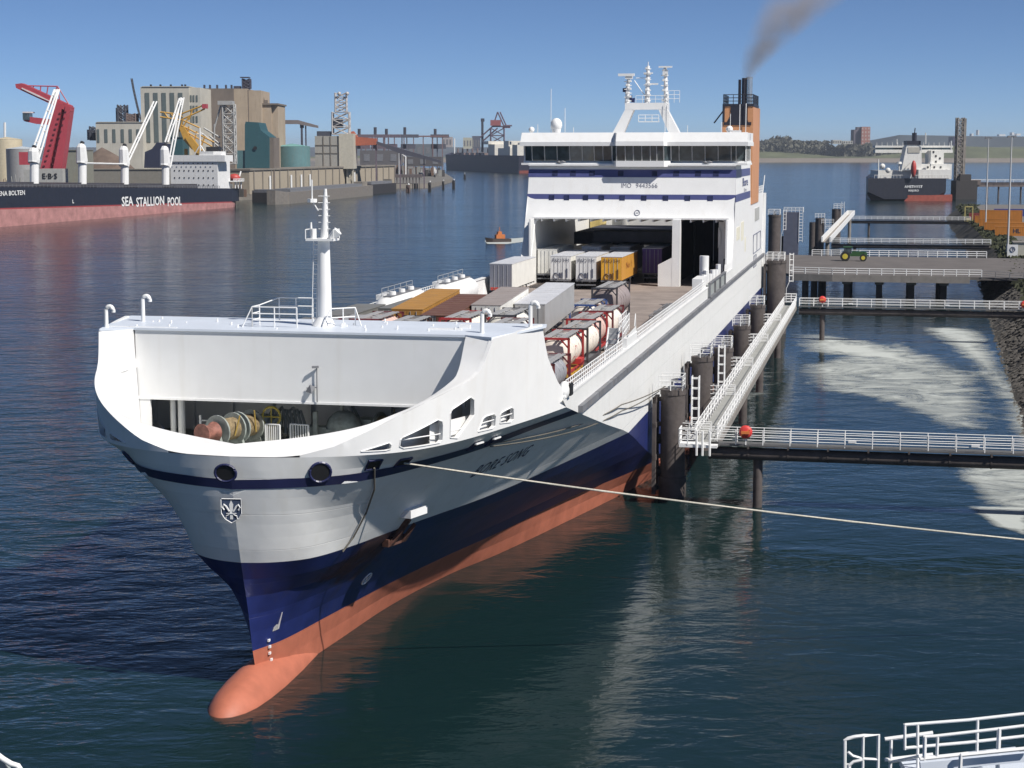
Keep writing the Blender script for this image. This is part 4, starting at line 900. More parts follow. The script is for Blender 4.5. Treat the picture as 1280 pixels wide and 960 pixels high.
rope2(p2-Vector((0,0,.15)), SHIP(13.35,40,9.3), SHIP(14.0,55.9,8.6), 'dark mooring line running along the hull to the nearest dolphin, lower of two')
g = MB(); pts = []
for (x, y) in ((467,583),(466,610),(455,640),(440,670),(426,688)):
    c = hull_px(x, y); c.x = hullB(c.y, c.z); pts.append(SHIP(*(c+hull_n(c.y, c.z)*.12)))
pts = [Vector(v) for v in pts]; g.tube(pts, .05, 5); tag(g.build('hanging_rope', M_ROPED), 'slack dark rope hanging from the square bow port down the white flare', 'rope')

# ================================================================== jetty (in line with the ship)
M_PILE = mat('weathered_steel_pile', (.088,.074,.070), .8, var=.25, scale=1.2, streak=.5, dirt=(.05,.04,.03), bump=.2)
M_CONC = mat('jetty_concrete', (.24,.22,.20), .85, var=.15, streak=.3, dirt=(.10,.09,.08))
M_GRATE = mat('walkway_grating', (.12,.12,.12), .7, .2, var=.15)
M_BUOY = mat('lifebuoy_red', (.62,.05,.045), .5, var=.05)
def jroot(name, b, s, z, label, cat, group=None): return empty(name, SHIP(b, s, z), -HEAD, label, cat, group)
def walkway(label, s, b0, b1, z, piles, w=1.5, R=.48, lamps=(), name='walkway'):
    o = jroot(name, b0, s, 0, label, 'walkway', None); L = b1-b0
    g = MB(); g.tube([(0,0,z-.8),(L,0,z-.8)], R, 14); 
    for x in np.arange(0, L, 3): g.tube([(x-.06,0,z-.8),(x+.06,0,z-.8)], R+.04, 14); g.beam((x,-w/2,z-.22),(x,w/2,z-.22), .14, .2)
    g.build('pipe_girder', M_PILE, o, smooth=40)
    g = MB(); g.box(0,L,-w/2,w/2,z-.12,z); g.build('walkway_deck', M_GRATE, o)
    for y in (-w/2+.05, w/2-.05):
        g = MB(); g.rail([(0,y,z),(L,y,z)], 1.12, 3, 2.0, .034, .045); g.build('walkway_rail', M_RAIL, o)
    for x in piles: g = MB(); g.tube([(x-b0,.3,-3),(x-b0,.3,z-1.2)], .36, 14); g.build('pile', M_PILE, o, smooth=40)
    for x in lamps: g = MB(); g.box(x-b0-.3,x-b0+.3,-w/2-.12,-w/2-.02,z+.42,z+.6); g.build('rail_lamp', M_RAIL, o)
    return o
walkway('white railed pipe walkway from the jetty to the bank, the one beneath the mooring line', 54, 18.2, 53, 5.0, (21.9,), lamps=(29,38))
walkway('white railed pipe walkway just in front of the road bridge', 177, 19.2, 56, 5.0, (22.5,), lamps=(26.5,40))
walkway('white railed walkway just behind the road bridge, with the sloping gangway at its end', 357, 18.5, 56, 5.0, (24,))
walkway('farthest white railed walkway, ending at the green bank near the containers', 505, 19, 58, 5.0, (26,))
def lifebuoy(b, s, z, label):
    o = jroot('lifebuoy_box', b, s, z, label, 'lifebuoy'); g = MB(); g.ball((0,0,.62), .52, 14, 0, (1,.45,1)); g.build('buoy_cover', M_BUOY, o, smooth=50)
    g = MB(); g.box(-.32,.32,-.28,-.22,.5,.72); g.tube([(-.35,-.2,.35),(.35,-.2,.85)], .04, 5); g.build('cover_print', mat('buoy_orange', (.75,.22,.06)), o)
    g = MB(); g.tube([(0,.15,-.4),(0,.15,.6)], .05, 6); g.build('buoy_post', M_RAIL, o)
lifebuoy(21.0, 53.1, 5.4, 'red lifebuoy box on the rail of the walkway beneath the mooring line')
lifebuoy(22.5, 176.2, 5.4, 'red lifebuoy box on the rail of the walkway in front of the road bridge')
lifebuoy(50.5, 176.2, 5.2, 'red lifebuoy box where the walkway meets the stone bank')
# long gangway beside the ship
o = jroot('gangway', 17.9, 54, 0, 'long white railed gangway running beside the hull along the jetty', 'gangway'); L = 122; z = 5.1
g = MB(); g.box(-.85,.85,0,L,z-.12,z); g.build('walkway_deck', mat('gangway_grating', (.34,.34,.32), .7, .2), o)
g = MB(); g.box(-.95,-.72,0,L,z-.6,z-.12); g.box(.72,.95,0,L,z-.6,z-.12); g.build('girder', M_CONC, o)
for x in (-.85, .85):
    g = MB(); g.rail([(x,0,z),(x,L,z)], 1.25, 3, 1.5, .034, .042)
    for k in range(int(L/3)): g.tube([(x,k*3,z),(x,k*3+1.5,z+1.25)], .026, 4)
    g.build('gangway_rail', M_RAIL, o)
for s in (42, 66, 100): g = MB(); g.tube([(-.4,s,-3),(-.4,s,z-.6)], .42, 14); g.build('pile', M_PILE, o, smooth=40)
g = MB(); g.box(-1.9,1.0,-1.6,.0,z-.3,z-.1); g.rail([(-1.9,-1.6,z-.1),(-.6,-1.6,z-.1)], 1.2, 3, .7, .05); g.rail([(-1.9,-1.6,z-.1),(-1.9,0,z-.1)], 1.2, 3, .7, .05)
for x in (-.55,-.1,.45): g.tube([(x,-1.65,z-.9),(x,-1.65,z+1.0)], .09, 6)
g.build('landing_stage', M_RAIL, o)
# mooring dolphins
def dolphin(s, b, top, label, r=.98, fender=True, ladder=True, low=True):
    o = jroot('mooring_dolphin', b, s, 0, label, 'dolphin', 'mooring dolphins along the hull')
    g = MB(); g.tube([(0,0,-4),(0,0,1.6),(0,0,1.6),(0,0,top-.4)], [r*1.12,r*1.12,r,r], 24); g.build('pile', M_PILE, o, smooth=40)
    g = MB(); g.cyl((0,0,top-.4),(0,0,top), r*1.06, r*1.06, 20); g.build('pile_cap', M_PILE, o)
    if fender:
        g = MB(); x = -(b-13.45)
        g.box(x,x+.28,-1.25,-.75,.3,top-.6); g.box(x,x+.28,.5,1.0,.3,top-.6)
        for zz in (.5, 3.0, 5.6, top-1): g.box(x,x+.3,-1.25,1.0,zz,zz+.4); g.box(x+.28,-r*.6,-.3,.2,zz+.05,zz+.35)
        g.build('fender_frame', M_PILE, o)
        g = MB(); 
        for zz in (2.0, 4.6): g.tube([(x+.3,-.1,zz),(-.8,-.1,zz)], .4, 10)
        g.build('fender_rubber', M_RUBBER, o)
    g = MB(); e = r*1.05; g.rail([(-e,-e,top),(e*.8,-e,top),(e*.8,e,top),(-e,e,top)], 1.15, 3, 1.0, .035, .045)
    if ladder:
        x = e+.45
        for y in (-.35, .35):
            g.tube([(x,y,top-3.2),(x,y,top+1.1)], .05, 5); g.tube([(x+.55,y,top-3.2),(x+.55,y,top+1.1)], .05, 5)
        for k in range(6): zz = top-3.1+.8*k; g.tube([(x,-.35,zz),(x+.55,-.35,zz),(x+.55,.35,zz),(x,.35,zz),(x,-.35,zz)], .04, 4)
        g.tube([(x,-.35,top-3.2),(x-.4,-.35,top-4.2),(x-.4,-.35,4.6)], .05, 5)
    g.build('platform_rail', M_RAIL, o)
    g = MB(); g.box(-.4,.3,-.3,.3,top,top+.25); g.tube([(-.1,0,top+.2),(-.1,0,top+.7),(.35,0,top+.8)], .12, 8); g.build('mooring_hook', M_FENDER, o)
    if low:
        g = MB(); g.box(e*.4,3.0,-.5,.5,4.75,4.88); g.rail([(e*.5,-.5,4.88),(3.0,-.5,4.88)], 1.1, 3, .8, .04); g.rail([(e*.5,.5,4.88),(3.0,.5,4.88)], 1.1, 3, .8, .04); g.build('access_bridge', M_RAIL, o)
    return o
dolphin(57.3, 14.95, 8.6, 'dark mooring dolphin with white railed top where the nearest walkway joins the gangway')
dolphin(80, 14.95, 8.6, 'dark mooring dolphin with white railed top, second along the gangway from the nearest walkway')
dolphin(102, 14.95, 7.0, 'lower dark mooring dolphin, third along the gangway from the nearest walkway', ladder=False)
dolphin(126, 14.95, 7.0, 'lower dark mooring dolphin, fourth along the gangway from the nearest walkway', ladder=False)
dolphin(152, 14.95, 7.2, 'lower dark mooring dolphin, fifth along the gangway from the nearest walkway', ladder=False)
dolphin(186, 15.3, 11.0, 'tall mooring dolphin beside the stern where the second walkway joins the gangway', r=1.4)
dolphin(297, 8.2, 13.8, 'tall grey pile with white ladder rising beside the ship stern, at the road bridge', r=1.3, fender=False, low=False)
# tall guide towers beyond the bridge
def guide_tower(b0, b1, s, top, label):
    o = jroot('guide_tower', (b0+b1)/2, s, 0, label, 'tower'); h = (b1-b0)/2
    g = MB(); g.box(-h,h*.55,-1.6,1.6,-3,top); g.build('tower_body', mat('tower_blue_grey', (.10,.11,.155), .6, var=.12, streak=.2), o)
    g = MB(); g.box(-h-.55,-h+.02,-1.0,.6,-2,top*.5); g.build('tower_fender', M_DARK, o)
    g = MB(); g.rail([(-h,-1.6,top),(h,-1.6,top),(h,1.6,top)], 1.2, 3, 1.0, .06)
    for x in (h*.62, h): g.tube([(x,-1.7,4.6),(x,-1.7,top+.2)], .07, 5)
    for zz in np.arange(5, top, .75): g.tube([(h*.62,-1.7,zz),(h,-1.7,zz)], .06, 4)
    g.build('tower_ladder', M_RAIL, o); return o
guide_tower(6.3, 11.0, 367, 12.0, 'blue grey square guide tower with white ladder behind the road bridge')
o = jroot('guide_pile', 12.4, 425, 0, 'dark pair of round guide piles with white railing beside the sloping gangway', 'pile')
g = MB(); g.tube([(-1.2,0,-3),(-1.2,0,7.2)], 1.0, 14); g.tube([(.7,0,-3),(.7,0,8.4)], 1.25, 16); g.build('pile_body', M_PILE, o, smooth=40)
g = MB(); g.rail([(-.6,-1.2,8.4),(2.0,-1.2,8.4),(2.0,1.2,8.4)], 1.3, 3, 1.0, .06); g.rail([(2.0,-1.2,5.2),(6,-1.2,5.2)], 1.3, 3, 1.2, .06); g.rail([(1.2,-1.3,6.8),(4.6,-1.3,6.8)], 1.3, 3, 1.2, .06); g.tube([(2.2,-1.3,3),(2.2,-1.3,8.4)], .07, 5); g.build('pile_rail', M_RAIL, o)
o = jroot('guide_pile', 17.2, 480, 0, 'single dark guide pile with tall white railing beyond the sloping gangway', 'pile')
g = MB(); g.tube([(-1,0,-3),(-1,0,9.2)], 1.4, 16); g.build('pile_body', M_PILE, o, smooth=40); g = MB(); g.rail([(-1.8,-1.4,9.2),(1.2,-1.4,9.2)], 1.6, 3, .9, .08); 
for x in (.6, 1.4): g.tube([(x,-1.5,4),(x,-1.5,11.5)], .09, 5)
g.build('pile_rail', M_RAIL, o)
# sloping covered gangway between the two far walkways
o = jroot('sloping_gangway', 17.3, 358, 0, 'white sloping gangway rising behind the road bridge with closed sides', 'gangway')
g = MB(); a, b = Vector((-.3,2,5.6)), Vector((3.4,120,8.2))
for dx in (-1.0, 1.0): g.beam(a+Vector((dx,0,0)), b+Vector((dx,0,0)), .35, 1.3)
g.beam(b+Vector((-1.1,0,0)), b+Vector((1.1,0,0)), .4, 1.3); g.build('gangway_side', M_RAIL, o)
g = MB(); g.beam(a-Vector((0,0,.7)), b-Vector((0,0,.7)), 2.0, .2); g.tube([(0,4,-2),(0,4,4.8)], .5, 10); g.tube([(3.2,112,-2),(3.2,112,7.2)], .5, 10); g.build('gangway_deck', M_CONC, o)
# road bridge
o = jroot('road_bridge', 0, 0, 0, 'grey concrete road bridge on piles behind the ship stern', 'bridge')
M_ASPH = mat('road_asphalt', (.125,.112,.105), .9, var=.15, scale=.25)
g = MB(); g.prism([(15,243,4.5),(22,241.5,4.5),(62,241.5,4.5),(62,300,4.5),(4,304,4.5),(4,262,4.5)], (0,0,.5)); g.build('road_deck', M_ASPH, o)
g = MB(); g.prism([(14.6,242.7,3.9),(22,241.2,3.9),(46,241.2,3.9),(46,241.6,3.9),(22.2,241.6,3.9),(14.6,243.1,3.9)], (0,0,1.25)); g.build('edge_beam', M_CONC, o)
for x, nm in ((24.5,0),(30.3,1),(36,2),(41.7,3)):
    g = MB(); 
    for y in (246, 258, 276): g.box(x-.55,x+.55,y-.55,y+.55,-3,3.3)
    g.each('pier', M_PILE, o)
    g = MB(); g.box(x-.8,x+.8,243.5,298,3.3,4.45); g.build('pier_cap', M_CONC, o)
for x, y in ((17,247),(18.5,250),(20,252),(19.4,262)):
    g = MB(); g.tube([(x,y,-3),(x,y,4.5)], .6, 10); g.build('pile', M_PILE, o)
g = MB(); g.rail([(14.7,242.9,5.1),(22,241.4,5.1),(48,241.4,5.1)], 1.2, 3, 2.2, .06, .08); g.build('front_rail', M_RAIL, o)
g = MB(); g.rail([(48,241.4,5.0),(60,241.0,4.4)], 1.2, 3, 2.2, .05, .07); g.build('bank_rail', M_FENDER, o)
g = MB(); g.rail([(16,300.5,5.0),(52,300.5,5.0)], 1.3, 3, 2.0, .07, .09); g.build('rear_rail', M_RAIL, o)
# tractor on the bridge
o = jroot('tractor', 24.8, 284.5, 5.0, 'green tractor with yellow wheels driving on the road bridge', 'tractor'); 
M_TG = mat('tractor_green', (.035,.10,.03), .45); M_TY = mat('tractor_yellow', (.62,.50,.06), .5)
g = MB(); g.box(-.2,2.3,-.45,.45,1.0,1.95); g.box(2.2,2.6,-.5,.5,.9,1.9); g.prism([(2.6,-.4,1.0),(2.6,.4,1.0),(2.6,.4,1.8),(2.6,-.4,1.8)], (.25,0,-.05)); g.box(-2.1,-.1,-.75,.75,1.0,1.5); g.build('bonnet', M_TG, o)
g = MB(); g.box(-1.8,-.25,-.7,.7,1.5,2.75); g.build('cab_glass', M_GLASS, o); g = MB(); g.box(-1.95,-.1,-.8,.8,2.75,2.95); g.tube([(1.2,-.35,1.9),(1.2,-.35,2.7)], .06, 6); g.build('cab_roof', M_TG, o)
for x, r, wd in ((-1.5,.98,.5),(2.1,.72,.4)):
    for y in (-.9, .9):
        g = MB(); g.tube([(x,y-wd/2,r),(x,y+wd/2,r)], r, 20); wq = g.build('wheel', M_RUBBER, o, smooth=40); g = MB(); g.tube([(x,y-wd/2-.03,r),(x,y+wd/2+.03,r)], r*.56, 16); g.build('rim', M_TY, wq)
# ================================================================== water
def water_material():
    m = bpy.data.materials.new('harbour_water'); m.use_nodes = True; t = m.node_tree; N, Lk = t.nodes, t.links; p = N['Principled BSDF']
    geo = N.new('ShaderNodeNewGeometry')
    n0 = N.new('ShaderNodeTexNoise'); n0.inputs['Scale'].default_value = 0.012; n0.inputs['Detail'].default_value = 4; Lk.new(geo.outputs['Position'], n0.inputs['Vector'])
    mx = N.new('ShaderNodeMix'); mx.data_type = 'RGBA'; mx.inputs[6].default_value = (0.005, 0.017, 0.016, 1); mx.inputs[7].default_value = (0.008, 0.024, 0.026, 1)
    Lk.new(n0.outputs[0], mx.inputs[0]); Lk.new(mx.outputs[2], p.inputs['Base Color'])
    p.inputs['Roughness'].default_value = 0.10; p.inputs['IOR'].default_value = 1.333
    prev = None
    mp = N.new('ShaderNodeMapping'); mp.inputs['Rotation'].default_value = (0, 0, math.radians(-20)); mp.inputs['Scale'].default_value = (0.62, 1.0, 1.0); Lk.new(geo.outputs['Position'], mp.inputs[0])
    # calm and ruffled patches
    nw = N.new('ShaderNodeTexNoise'); nw.inputs['Scale'].default_value = 0.018; nw.inputs['Detail'].default_value = 3; Lk.new(mp.outputs[0], nw.inputs['Vector'])
    rg = N.new('ShaderNodeMapRange'); rg.inputs[1].default_value = .3; rg.inputs[2].default_value = .7; rg.inputs[3].default_value = .7; rg.inputs[4].default_value = 1.3; Lk.new(nw.outputs[0], rg.inputs[0])
    # the ship and the jetty shelter the basin on their port side and ahead of the bow
    def dotp(v, lo, hi, a, b):
        d = N.new('ShaderNodeVectorMath'); d.operation = 'DOT_PRODUCT'; d.inputs[1].default_value = v; sb = N.new('ShaderNodeVectorMath'); sb.operation = 'SUBTRACT'; sb.inputs[1].default_value = ORIG
        Lk.new(geo.outputs['Position'], sb.inputs[0]); Lk.new(sb.outputs[0], d.inputs[0]); r_ = N.new('ShaderNodeMapRange'); r_.interpolation_type = 'SMOOTHSTEP'; r_.inputs[1].default_value = lo; r_.inputs[2].default_value = hi; r_.inputs[3].default_value = a; r_.inputs[4].default_value = b; Lk.new(d.outputs['Value'], r_.inputs[0]); return r_.outputs[0]
    def m2(op, a, b):
        q = N.new('ShaderNodeMath'); q.operation = op; Lk.new(a, q.inputs[0]); Lk.new(b, q.inputs[1]); return q.outputs[0]
    lee = m2('MAXIMUM', dotp(NV, -16, 4, 1.0, .36), dotp(DV, 180, 330, 0.0, 1.0)); st_all = m2('MULTIPLY', rg.outputs[0], lee)
    for sc, dist, st, det in ((0.11, 1.2, 0.36, 2), (0.42, 0.45, 0.6, 3), (1.5, 0.13, 0.55, 3)):
        n = N.new('ShaderNodeTexNoise'); n.inputs['Scale'].default_value = sc; n.inputs['Detail'].default_value = det; n.inputs['Roughness'].default_value = .55
        if 'Distortion' in n.inputs: n.inputs['Distortion'].default_value = .4
        Lk.new(mp.outputs[0], n.inputs['Vector'])
        b = N.new('ShaderNodeBump'); b.inputs['Distance'].default_value = dist
        mu = N.new('ShaderNodeMath'); mu.operation = 'MULTIPLY'; mu.inputs[1].default_value = st; Lk.new(st_all, mu.inputs[0]); Lk.new(mu.outputs[0], b.inputs['Strength'])
        Lk.new(n.outputs[0], b.inputs['Height'])
        if prev: Lk.new(prev, b.inputs['Normal'])
        prev = b.outputs[0]
    Lk.new(prev, p.inputs['Normal'])
    return m
g = MB(); g.add([(-9000,-400,0),(9000,-400,0),(9000,14000,0),(-9000,14000,0)], [(0,1,2,3)]); g.build('water', water_material(), None, kind='structure')

# foam: propeller wash lying on the water between ship and bank
def foam_material():
    m = bpy.data.materials.new('sea_foam'); m.use_nodes = True; t = m.node_tree; N, Lk = t.nodes, t.links; p = N['Principled BSDF']
    p.inputs['Base Color'].default_value = (.46,.49,.47,1); p.inputs['Roughness'].default_value = .9
    geo = N.new('ShaderNodeNewGeometry'); at = N.new('ShaderNodeAttribute'); at.attribute_name = 'foam'
    mp = N.new('ShaderNodeMapping'); mp.inputs['Rotation'].default_value = (0, 0, HEAD); mp.inputs['Scale'].default_value = (.75, 1, 1); Lk.new(geo.outputs['Position'], mp.inputs[0])
    n = N.new('ShaderNodeTexNoise'); n.inputs['Scale'].default_value = .16; n.inputs['Detail'].default_value = 11; n.inputs['Roughness'].default_value = .72; n.inputs['Distortion'].default_value = 2.2; Lk.new(mp.outputs[0], n.inputs['Vector'])
    a = N.new('ShaderNodeMath'); a.operation = 'ADD'; Lk.new(n.outputs[0], a.inputs[0]); Lk.new(at.outputs['Fac'], a.inputs[1])
    r = N.new('ShaderNodeMapRange'); r.inputs[1].default_value = .74; r.inputs[2].default_value = 1.12; r.inputs[4].default_value = .95; Lk.new(a.outputs[0], r.inputs[0])
    tr = N.new('ShaderNodeBsdfTransparent'); ms = N.new('ShaderNodeMixShader'); Lk.new(r.outputs[0], ms.inputs[0]); Lk.new(tr.outputs[0], ms.inputs[1]); Lk.new(p.outputs[0], ms.inputs[2])
    b = N.new('ShaderNodeBump'); b.inputs['Strength'].default_value = .6; b.inputs['Distance'].default_value = .3; Lk.new(n.outputs[0], b.inputs['Height']); Lk.new(b.outputs[0], p.inputs['Normal'])
    Lk.new(ms.outputs[0], N['Material Output'].inputs[0]); return m
M_FOAM = foam_material()
def pdist(p, poly):
    ins = False; best = 1e9; n = len(poly)
    for i in range(n):
        a, b = poly[i], poly[(i+1) % n]
        if (a[1] > p[1]) != (b[1] > p[1]) and p[0] < (b[0]-a[0])*(p[1]-a[1])/(b[1]-a[1])+a[0]: ins = not ins
        dx, dy = b[0]-a[0], b[1]-a[1]; t = max(0, min(1, ((p[0]-a[0])*dx+(p[1]-a[1])*dy)/(dx*dx+dy*dy+1e-9)))
        best = min(best, math.hypot(p[0]-a[0]-t*dx, p[1]-a[1]-t*dy))
    return best if ins else -best
def foam_sheet(name, polys, b0, b1, s0, s1, step, label, z=.03):
    P_ = [([tuple(ZS(x, y, 0).xy) for x, y in pl], amp, w) for pl, amp, w in polys]
    nb, ns = int((b1-b0)/step)+1, int((s1-s0)/step)+1; g = MB(); vals = []; keep = {}
    for j in range(ns):
        for i in range(nb):
            b, s = b0+i*step, s0+j*step; v = max(amp*max(-.6, min(1, pdist((b, s), pl)/w)) for pl, amp, w in P_)
            keep[(i, j)] = v
    idx = {}
    for j in range(ns-1):
        for i in range(nb-1):
            c = [(i,j),(i+1,j),(i+1,j+1),(i,j+1)]
            if max(keep[k] for k in c) > -.12:
                f = []
                for k in c:
                    if k not in idx: idx[k] = len(g.v); g.v.append(tuple(SHIP(b0+k[0]*step, s0+k[1]*step, z))); vals.append(keep[k])
                    f.append(idx[k])
                g.f.append(tuple(f)); g.m.append(0)
    o = g.build(name, M_FOAM, None, kind='stuff'); at = o.data.attributes.new('foam', 'FLOAT', 'POINT'); at.data.foreach_set('value', vals); o['label'] = label; return o
foam_sheet('wash_foam', [
  ([(965,416),(1030,415),(1110,424),(1180,442),(1215,455),(1215,468),(1120,462),(1040,450),(975,440)], .68, 9),
  ([(1130,408),(1200,407),(1245,415),(1275,460),(1330,530),(1330,600),(1255,590),(1225,500),(1195,455)], .6, 5.0),
  ([(1130,420),(1260,470),(1280,545),(1160,540),(1060,500),(985,490),(970,455)], .46, 6),
  ([(1190,630),(1300,632),(1300,678),(1240,660)], .75, 1.6),
  ([(1150,570),(1330,574),(1330,645),(1210,634)], .5, 3),
  ([(870,470),(985,440),(1000,490),(960,520),(880,530)], .3, 5)], 16, 52, 20, 215, .6, 'white propeller foam spread on the water between jetty and bank')

# ================================================================== the stone bank on the right
BWL = [(-90,40.5),(40,43.5),(60,44.3),(107,45.6),(158,47.1),(214,48.6),(331,52.0),(433,53.1),(560,54),(665,55.5),(720,62),(745,90)]
M_EARTH = mat('bank_earth', (.055,.05,.04), .95, var=.35, scale=.25, bump=.5)
M_GRASS = mat('bank_grass', (.045,.062,.022), .95, var=.4, scale=.2, bump=.5, bscale=1.5)
M_YARD = mat('yard_paving', (.15,.14,.13), .9, var=.15, scale=.1)
def bw_at(s): return float(np.interp(s, [q[0] for q in BWL], [q[1] for q in BWL]))
g = MB(); rows = []
for s in list(np.arange(-90, 720, 7))+[722, 735, 745]:
    b = bw_at(s); j = lambda a: random.uniform(-a, a); fade = 1 if s < 700 else (745-s)/45
    rows.append([SHIP(b-4, s, -2), SHIP(b+j(.5), s, .05), SHIP(b+2.6+j(.5), s, 1.9*fade+j(.25)), SHIP(b+5.4+j(.6), s, 4.1*fade+j(.25)), SHIP(b+8.5+j(.5), s, 4.5*fade), SHIP(b+12, s, 4.45*fade), SHIP(b+420, s+80, 4.4*fade)])
n = len(rows[0])
for i in range(len(rows)-1):
    for k in range(n-1):
        mi = 0 if k < 3 else (1 if k < 5 else 2); kk = len(g.v)
        g.add([rows[i][k], rows[i][k+1], rows[i+1][k+1], rows[i+1][k]], [(0,1,2,3)], mi)
g.build('bank', [M_EARTH, M_GRASS, M_YARD], None, kind='structure')
# riprap stones
M_STONE = mat('riprap_stone', (.085,.078,.07), .9, var=.5, scale=.8, bump=.3)
g = MB()
for k in range(7600):
    s = -20+350*random.random()**1.15; t = random.random(); b = bw_at(s)-.8+t*7.0; z = max(-.2, min(4.3, (t*7.0-.8)*.78)); r = random.uniform(.25,.7)
    c = SHIP(b, s, z); vs = [c+Vector((sx*r*random.uniform(.6,1.1), sy*r*random.uniform(.6,1.1), sz*r*random.uniform(.45,.8))) for sx, sy, sz in ((1,0,0),(0,1,0),(-1,0,0),(0,-1,0),(.3,.2,1),(0,0,-1))]
    g.add(vs, [(0,1,4),(1,2,4),(2,3,4),(3,0,4),(1,0,5),(2,1,5),(3,2,5),(0,3,5)])
g.build('riprap', M_STONE, None, kind='stuff')['label'] = 'dark heaped riprap stones on the slope of the bank'
# grass and scrub tufts
g = MB()
for k in range(5200):
    s = random.uniform(-80, 690); b = bw_at(s)+random.uniform(4.0, 11.5); c = SHIP(b, s, 4.3); h = random.uniform(.25,.9); a = random.random()*6.3; w = random.uniform(.3,.9)
    dx, dy = math.cos(a)*w, math.sin(a)*w; g.add([c+Vector((-dx,-dy,0)), c+Vector((dx,dy,0)), c+Vector((dx*.5,dy*.6,h)), c+Vector((-dx*.6,-dy*.4,h*.8))], [(0,1,2,3)])
g.build('bank_scrub', mat('scrub_green', (.055,.06,.03), .95, var=.5, scale=.08), None, kind='stuff')['label'] = 'low green scrub and grass on top of the bank'

# mooring bollard that takes the long bow line
o = empty('shore_bollard', PZ(1500, 694.5, 4.4), -HEAD, 'dark steel mooring bollard on the bank holding the long bow line', 'bollard')
g = MB(); g.tube([(0,0,-.6),(0,0,.45),(0,0,.5),(0,0,.75)], [.3,.26,.42,.38], 14); g.build('bollard_post', M_PILE, o, smooth=40); g = MB(); g.box(-.7,.7,-.7,.7,-.9,-.05); g.build('bollard_base', M_CONC, o)
# ------------------------------------------------------------------ things on the right bank
def pxbox(g, x0, y0, x1, y1, Y, depth, mi=0, zb=None):
    a, b = P(x0, y1, Y), P(x1, y0, Y); z0 = a.z if zb is None else zb
    return g.box(a.x, b.x, Y, Y+depth, z0, b.z, mi)
def pxtube(g, pts, Y, r, n=5): return g.tube([P(x, y, Y+(q[0] if q else 0)) for x, y, *q in pts], r, n)
def simple(name, label, cat, Y0, x0, y0, group=None): return empty(name, P(x0, y0, Y0), 0, label, cat, group)
def loc_build(g, name, m_, parent, **k):     # world coordinates -> the thing's own
    d = parent.location; g.v = [(v[0]-d.x, v[1]-d.y, v[2]-d.z) for v in g.v]; return g.build(name, m_, parent, **k)
def each_loc(g, name, m_, parent):
    d = parent.location; g.v = [(v[0]-d.x, v[1]-d.y, v[2]-d.z) for v in g.v]; return g.each(name, m_, parent)
M_CO = paint('shipping_orange', (.52,.20,.03)); M_CR = paint('shipping_red', (.30,.06,.05)); M_CB = paint('shipping_blue', (.03,.07,.30))
for nm, b, s, z, L, m_, lab, mark in (
  ('o1',60.3,413,4.5,12.2,M_CO,'orange shipping container with a dark emblem, lowest of the row by the lamp post',True),
  ('o2',58.9,440,4.5,12.2,M_CO,'orange shipping container behind the emblem container',False),
  ('o3',58.8,466,4.5,12.2,M_CO,'orange shipping container third along the row',False),
  ('o4',58.8,466,7.1,12.2,M_CO,'orange shipping container stacked on the third of the row',False),
  ('o5',58.6,490,4.5,12.2,M_CO,'orange shipping container fourth along the row',False),
  ('o6',58.0,515,4.5,12.2,M_CR,'red shipping container at the far end of the row',False),
  ('o7',68.5,560,4.5,12.2,M_CB,'blue shipping container beyond the orange row',False)):
    o = empty('shipping_container', SHIP(b, s, z-.08), -HEAD, lab, 'container', None)
    g = MB(); g.box(0,L,0,2.44,0,2.55)
    for x in np.arange(.3, L, .45): g.box(x,x+.18,-.04,2.48,.15,2.4)
    for y in np.arange(.2, 2.3, .45): g.box(-.04,L+.04,y,y+.18,.15,2.4)
    g.build('container_body', m_, o)
    g = MB()
    for zz in (0, 2.47): g.box(-.06,L+.06,-.06,.06,zz,zz+.12); g.box(-.06,.06,-.06,2.5,zz,zz+.12)
    for x in (0, L): g.box(x-.07,x+.07,-.07,.07,0,2.59)
    g.build('corner_frame', m_, o)
    if mark: lettering('container_emblem', 'HL', mat('emblem_dark', (.03,.03,.05)), o, lambda x, y: Vector((5.5+x, -.06, 1.3+y)), size=1.6, bold=.04)
def lamp_post(b, s, x, ytop, label):
    base = SHIP(b, s, 4.4); Y = base.y; top = P(x, ytop, Y).z; o = empty('lamp_post', base, 0, label, 'lamp post')
    g = MB(); g.tube([(0,0,0),(0,0,2.2),(0,0,2.2),(0,0,top-4.4)], [.42,.36,.24,.12], 10); g.build('post', mat('post_grey', (.50,.50,.50), .6), o)
    g = MB(); g.box(-.9,.9,-.2,.2,top-4.5,top-4.3); g.box(-1.0,-.4,-.3,.3,top-4.75,top-4.45); g.box(.4,1.0,-.3,.3,top-4.75,top-4.45); g.build('lamp_head', M_FENDER, o)
lamp_post(59.4, 445, 1237, 172, 'tall slim lamp post standing among the orange containers')
lamp_post(57.9, 326, 1263, 170, 'tall slim lamp post standing beside the pale hut at the bridge')
o = empty('hut', SHIP(58.6, 318, 4.35), -HEAD, 'small pale hut with flat roof at the bank end of the road bridge', 'hut')
g = MB(); g.box(0,8,0,4,0,3.0); g.build('wall', mat('hut_cream', (.46,.44,.38), .7), o); g = MB(); g.box(-.2,8.2,-.2,4.2,3.0,3.25); g.build('roof', M_CONC, o); g = MB(); g.box(4,5,-.04,.0,.1,2.1); g.build('door', M_FENDER, o)
o = empty('round_sign', SHIP(58.0, 312, 4.35), -HEAD, 'white board with a round dark emblem in front of the pale hut', 'sign')
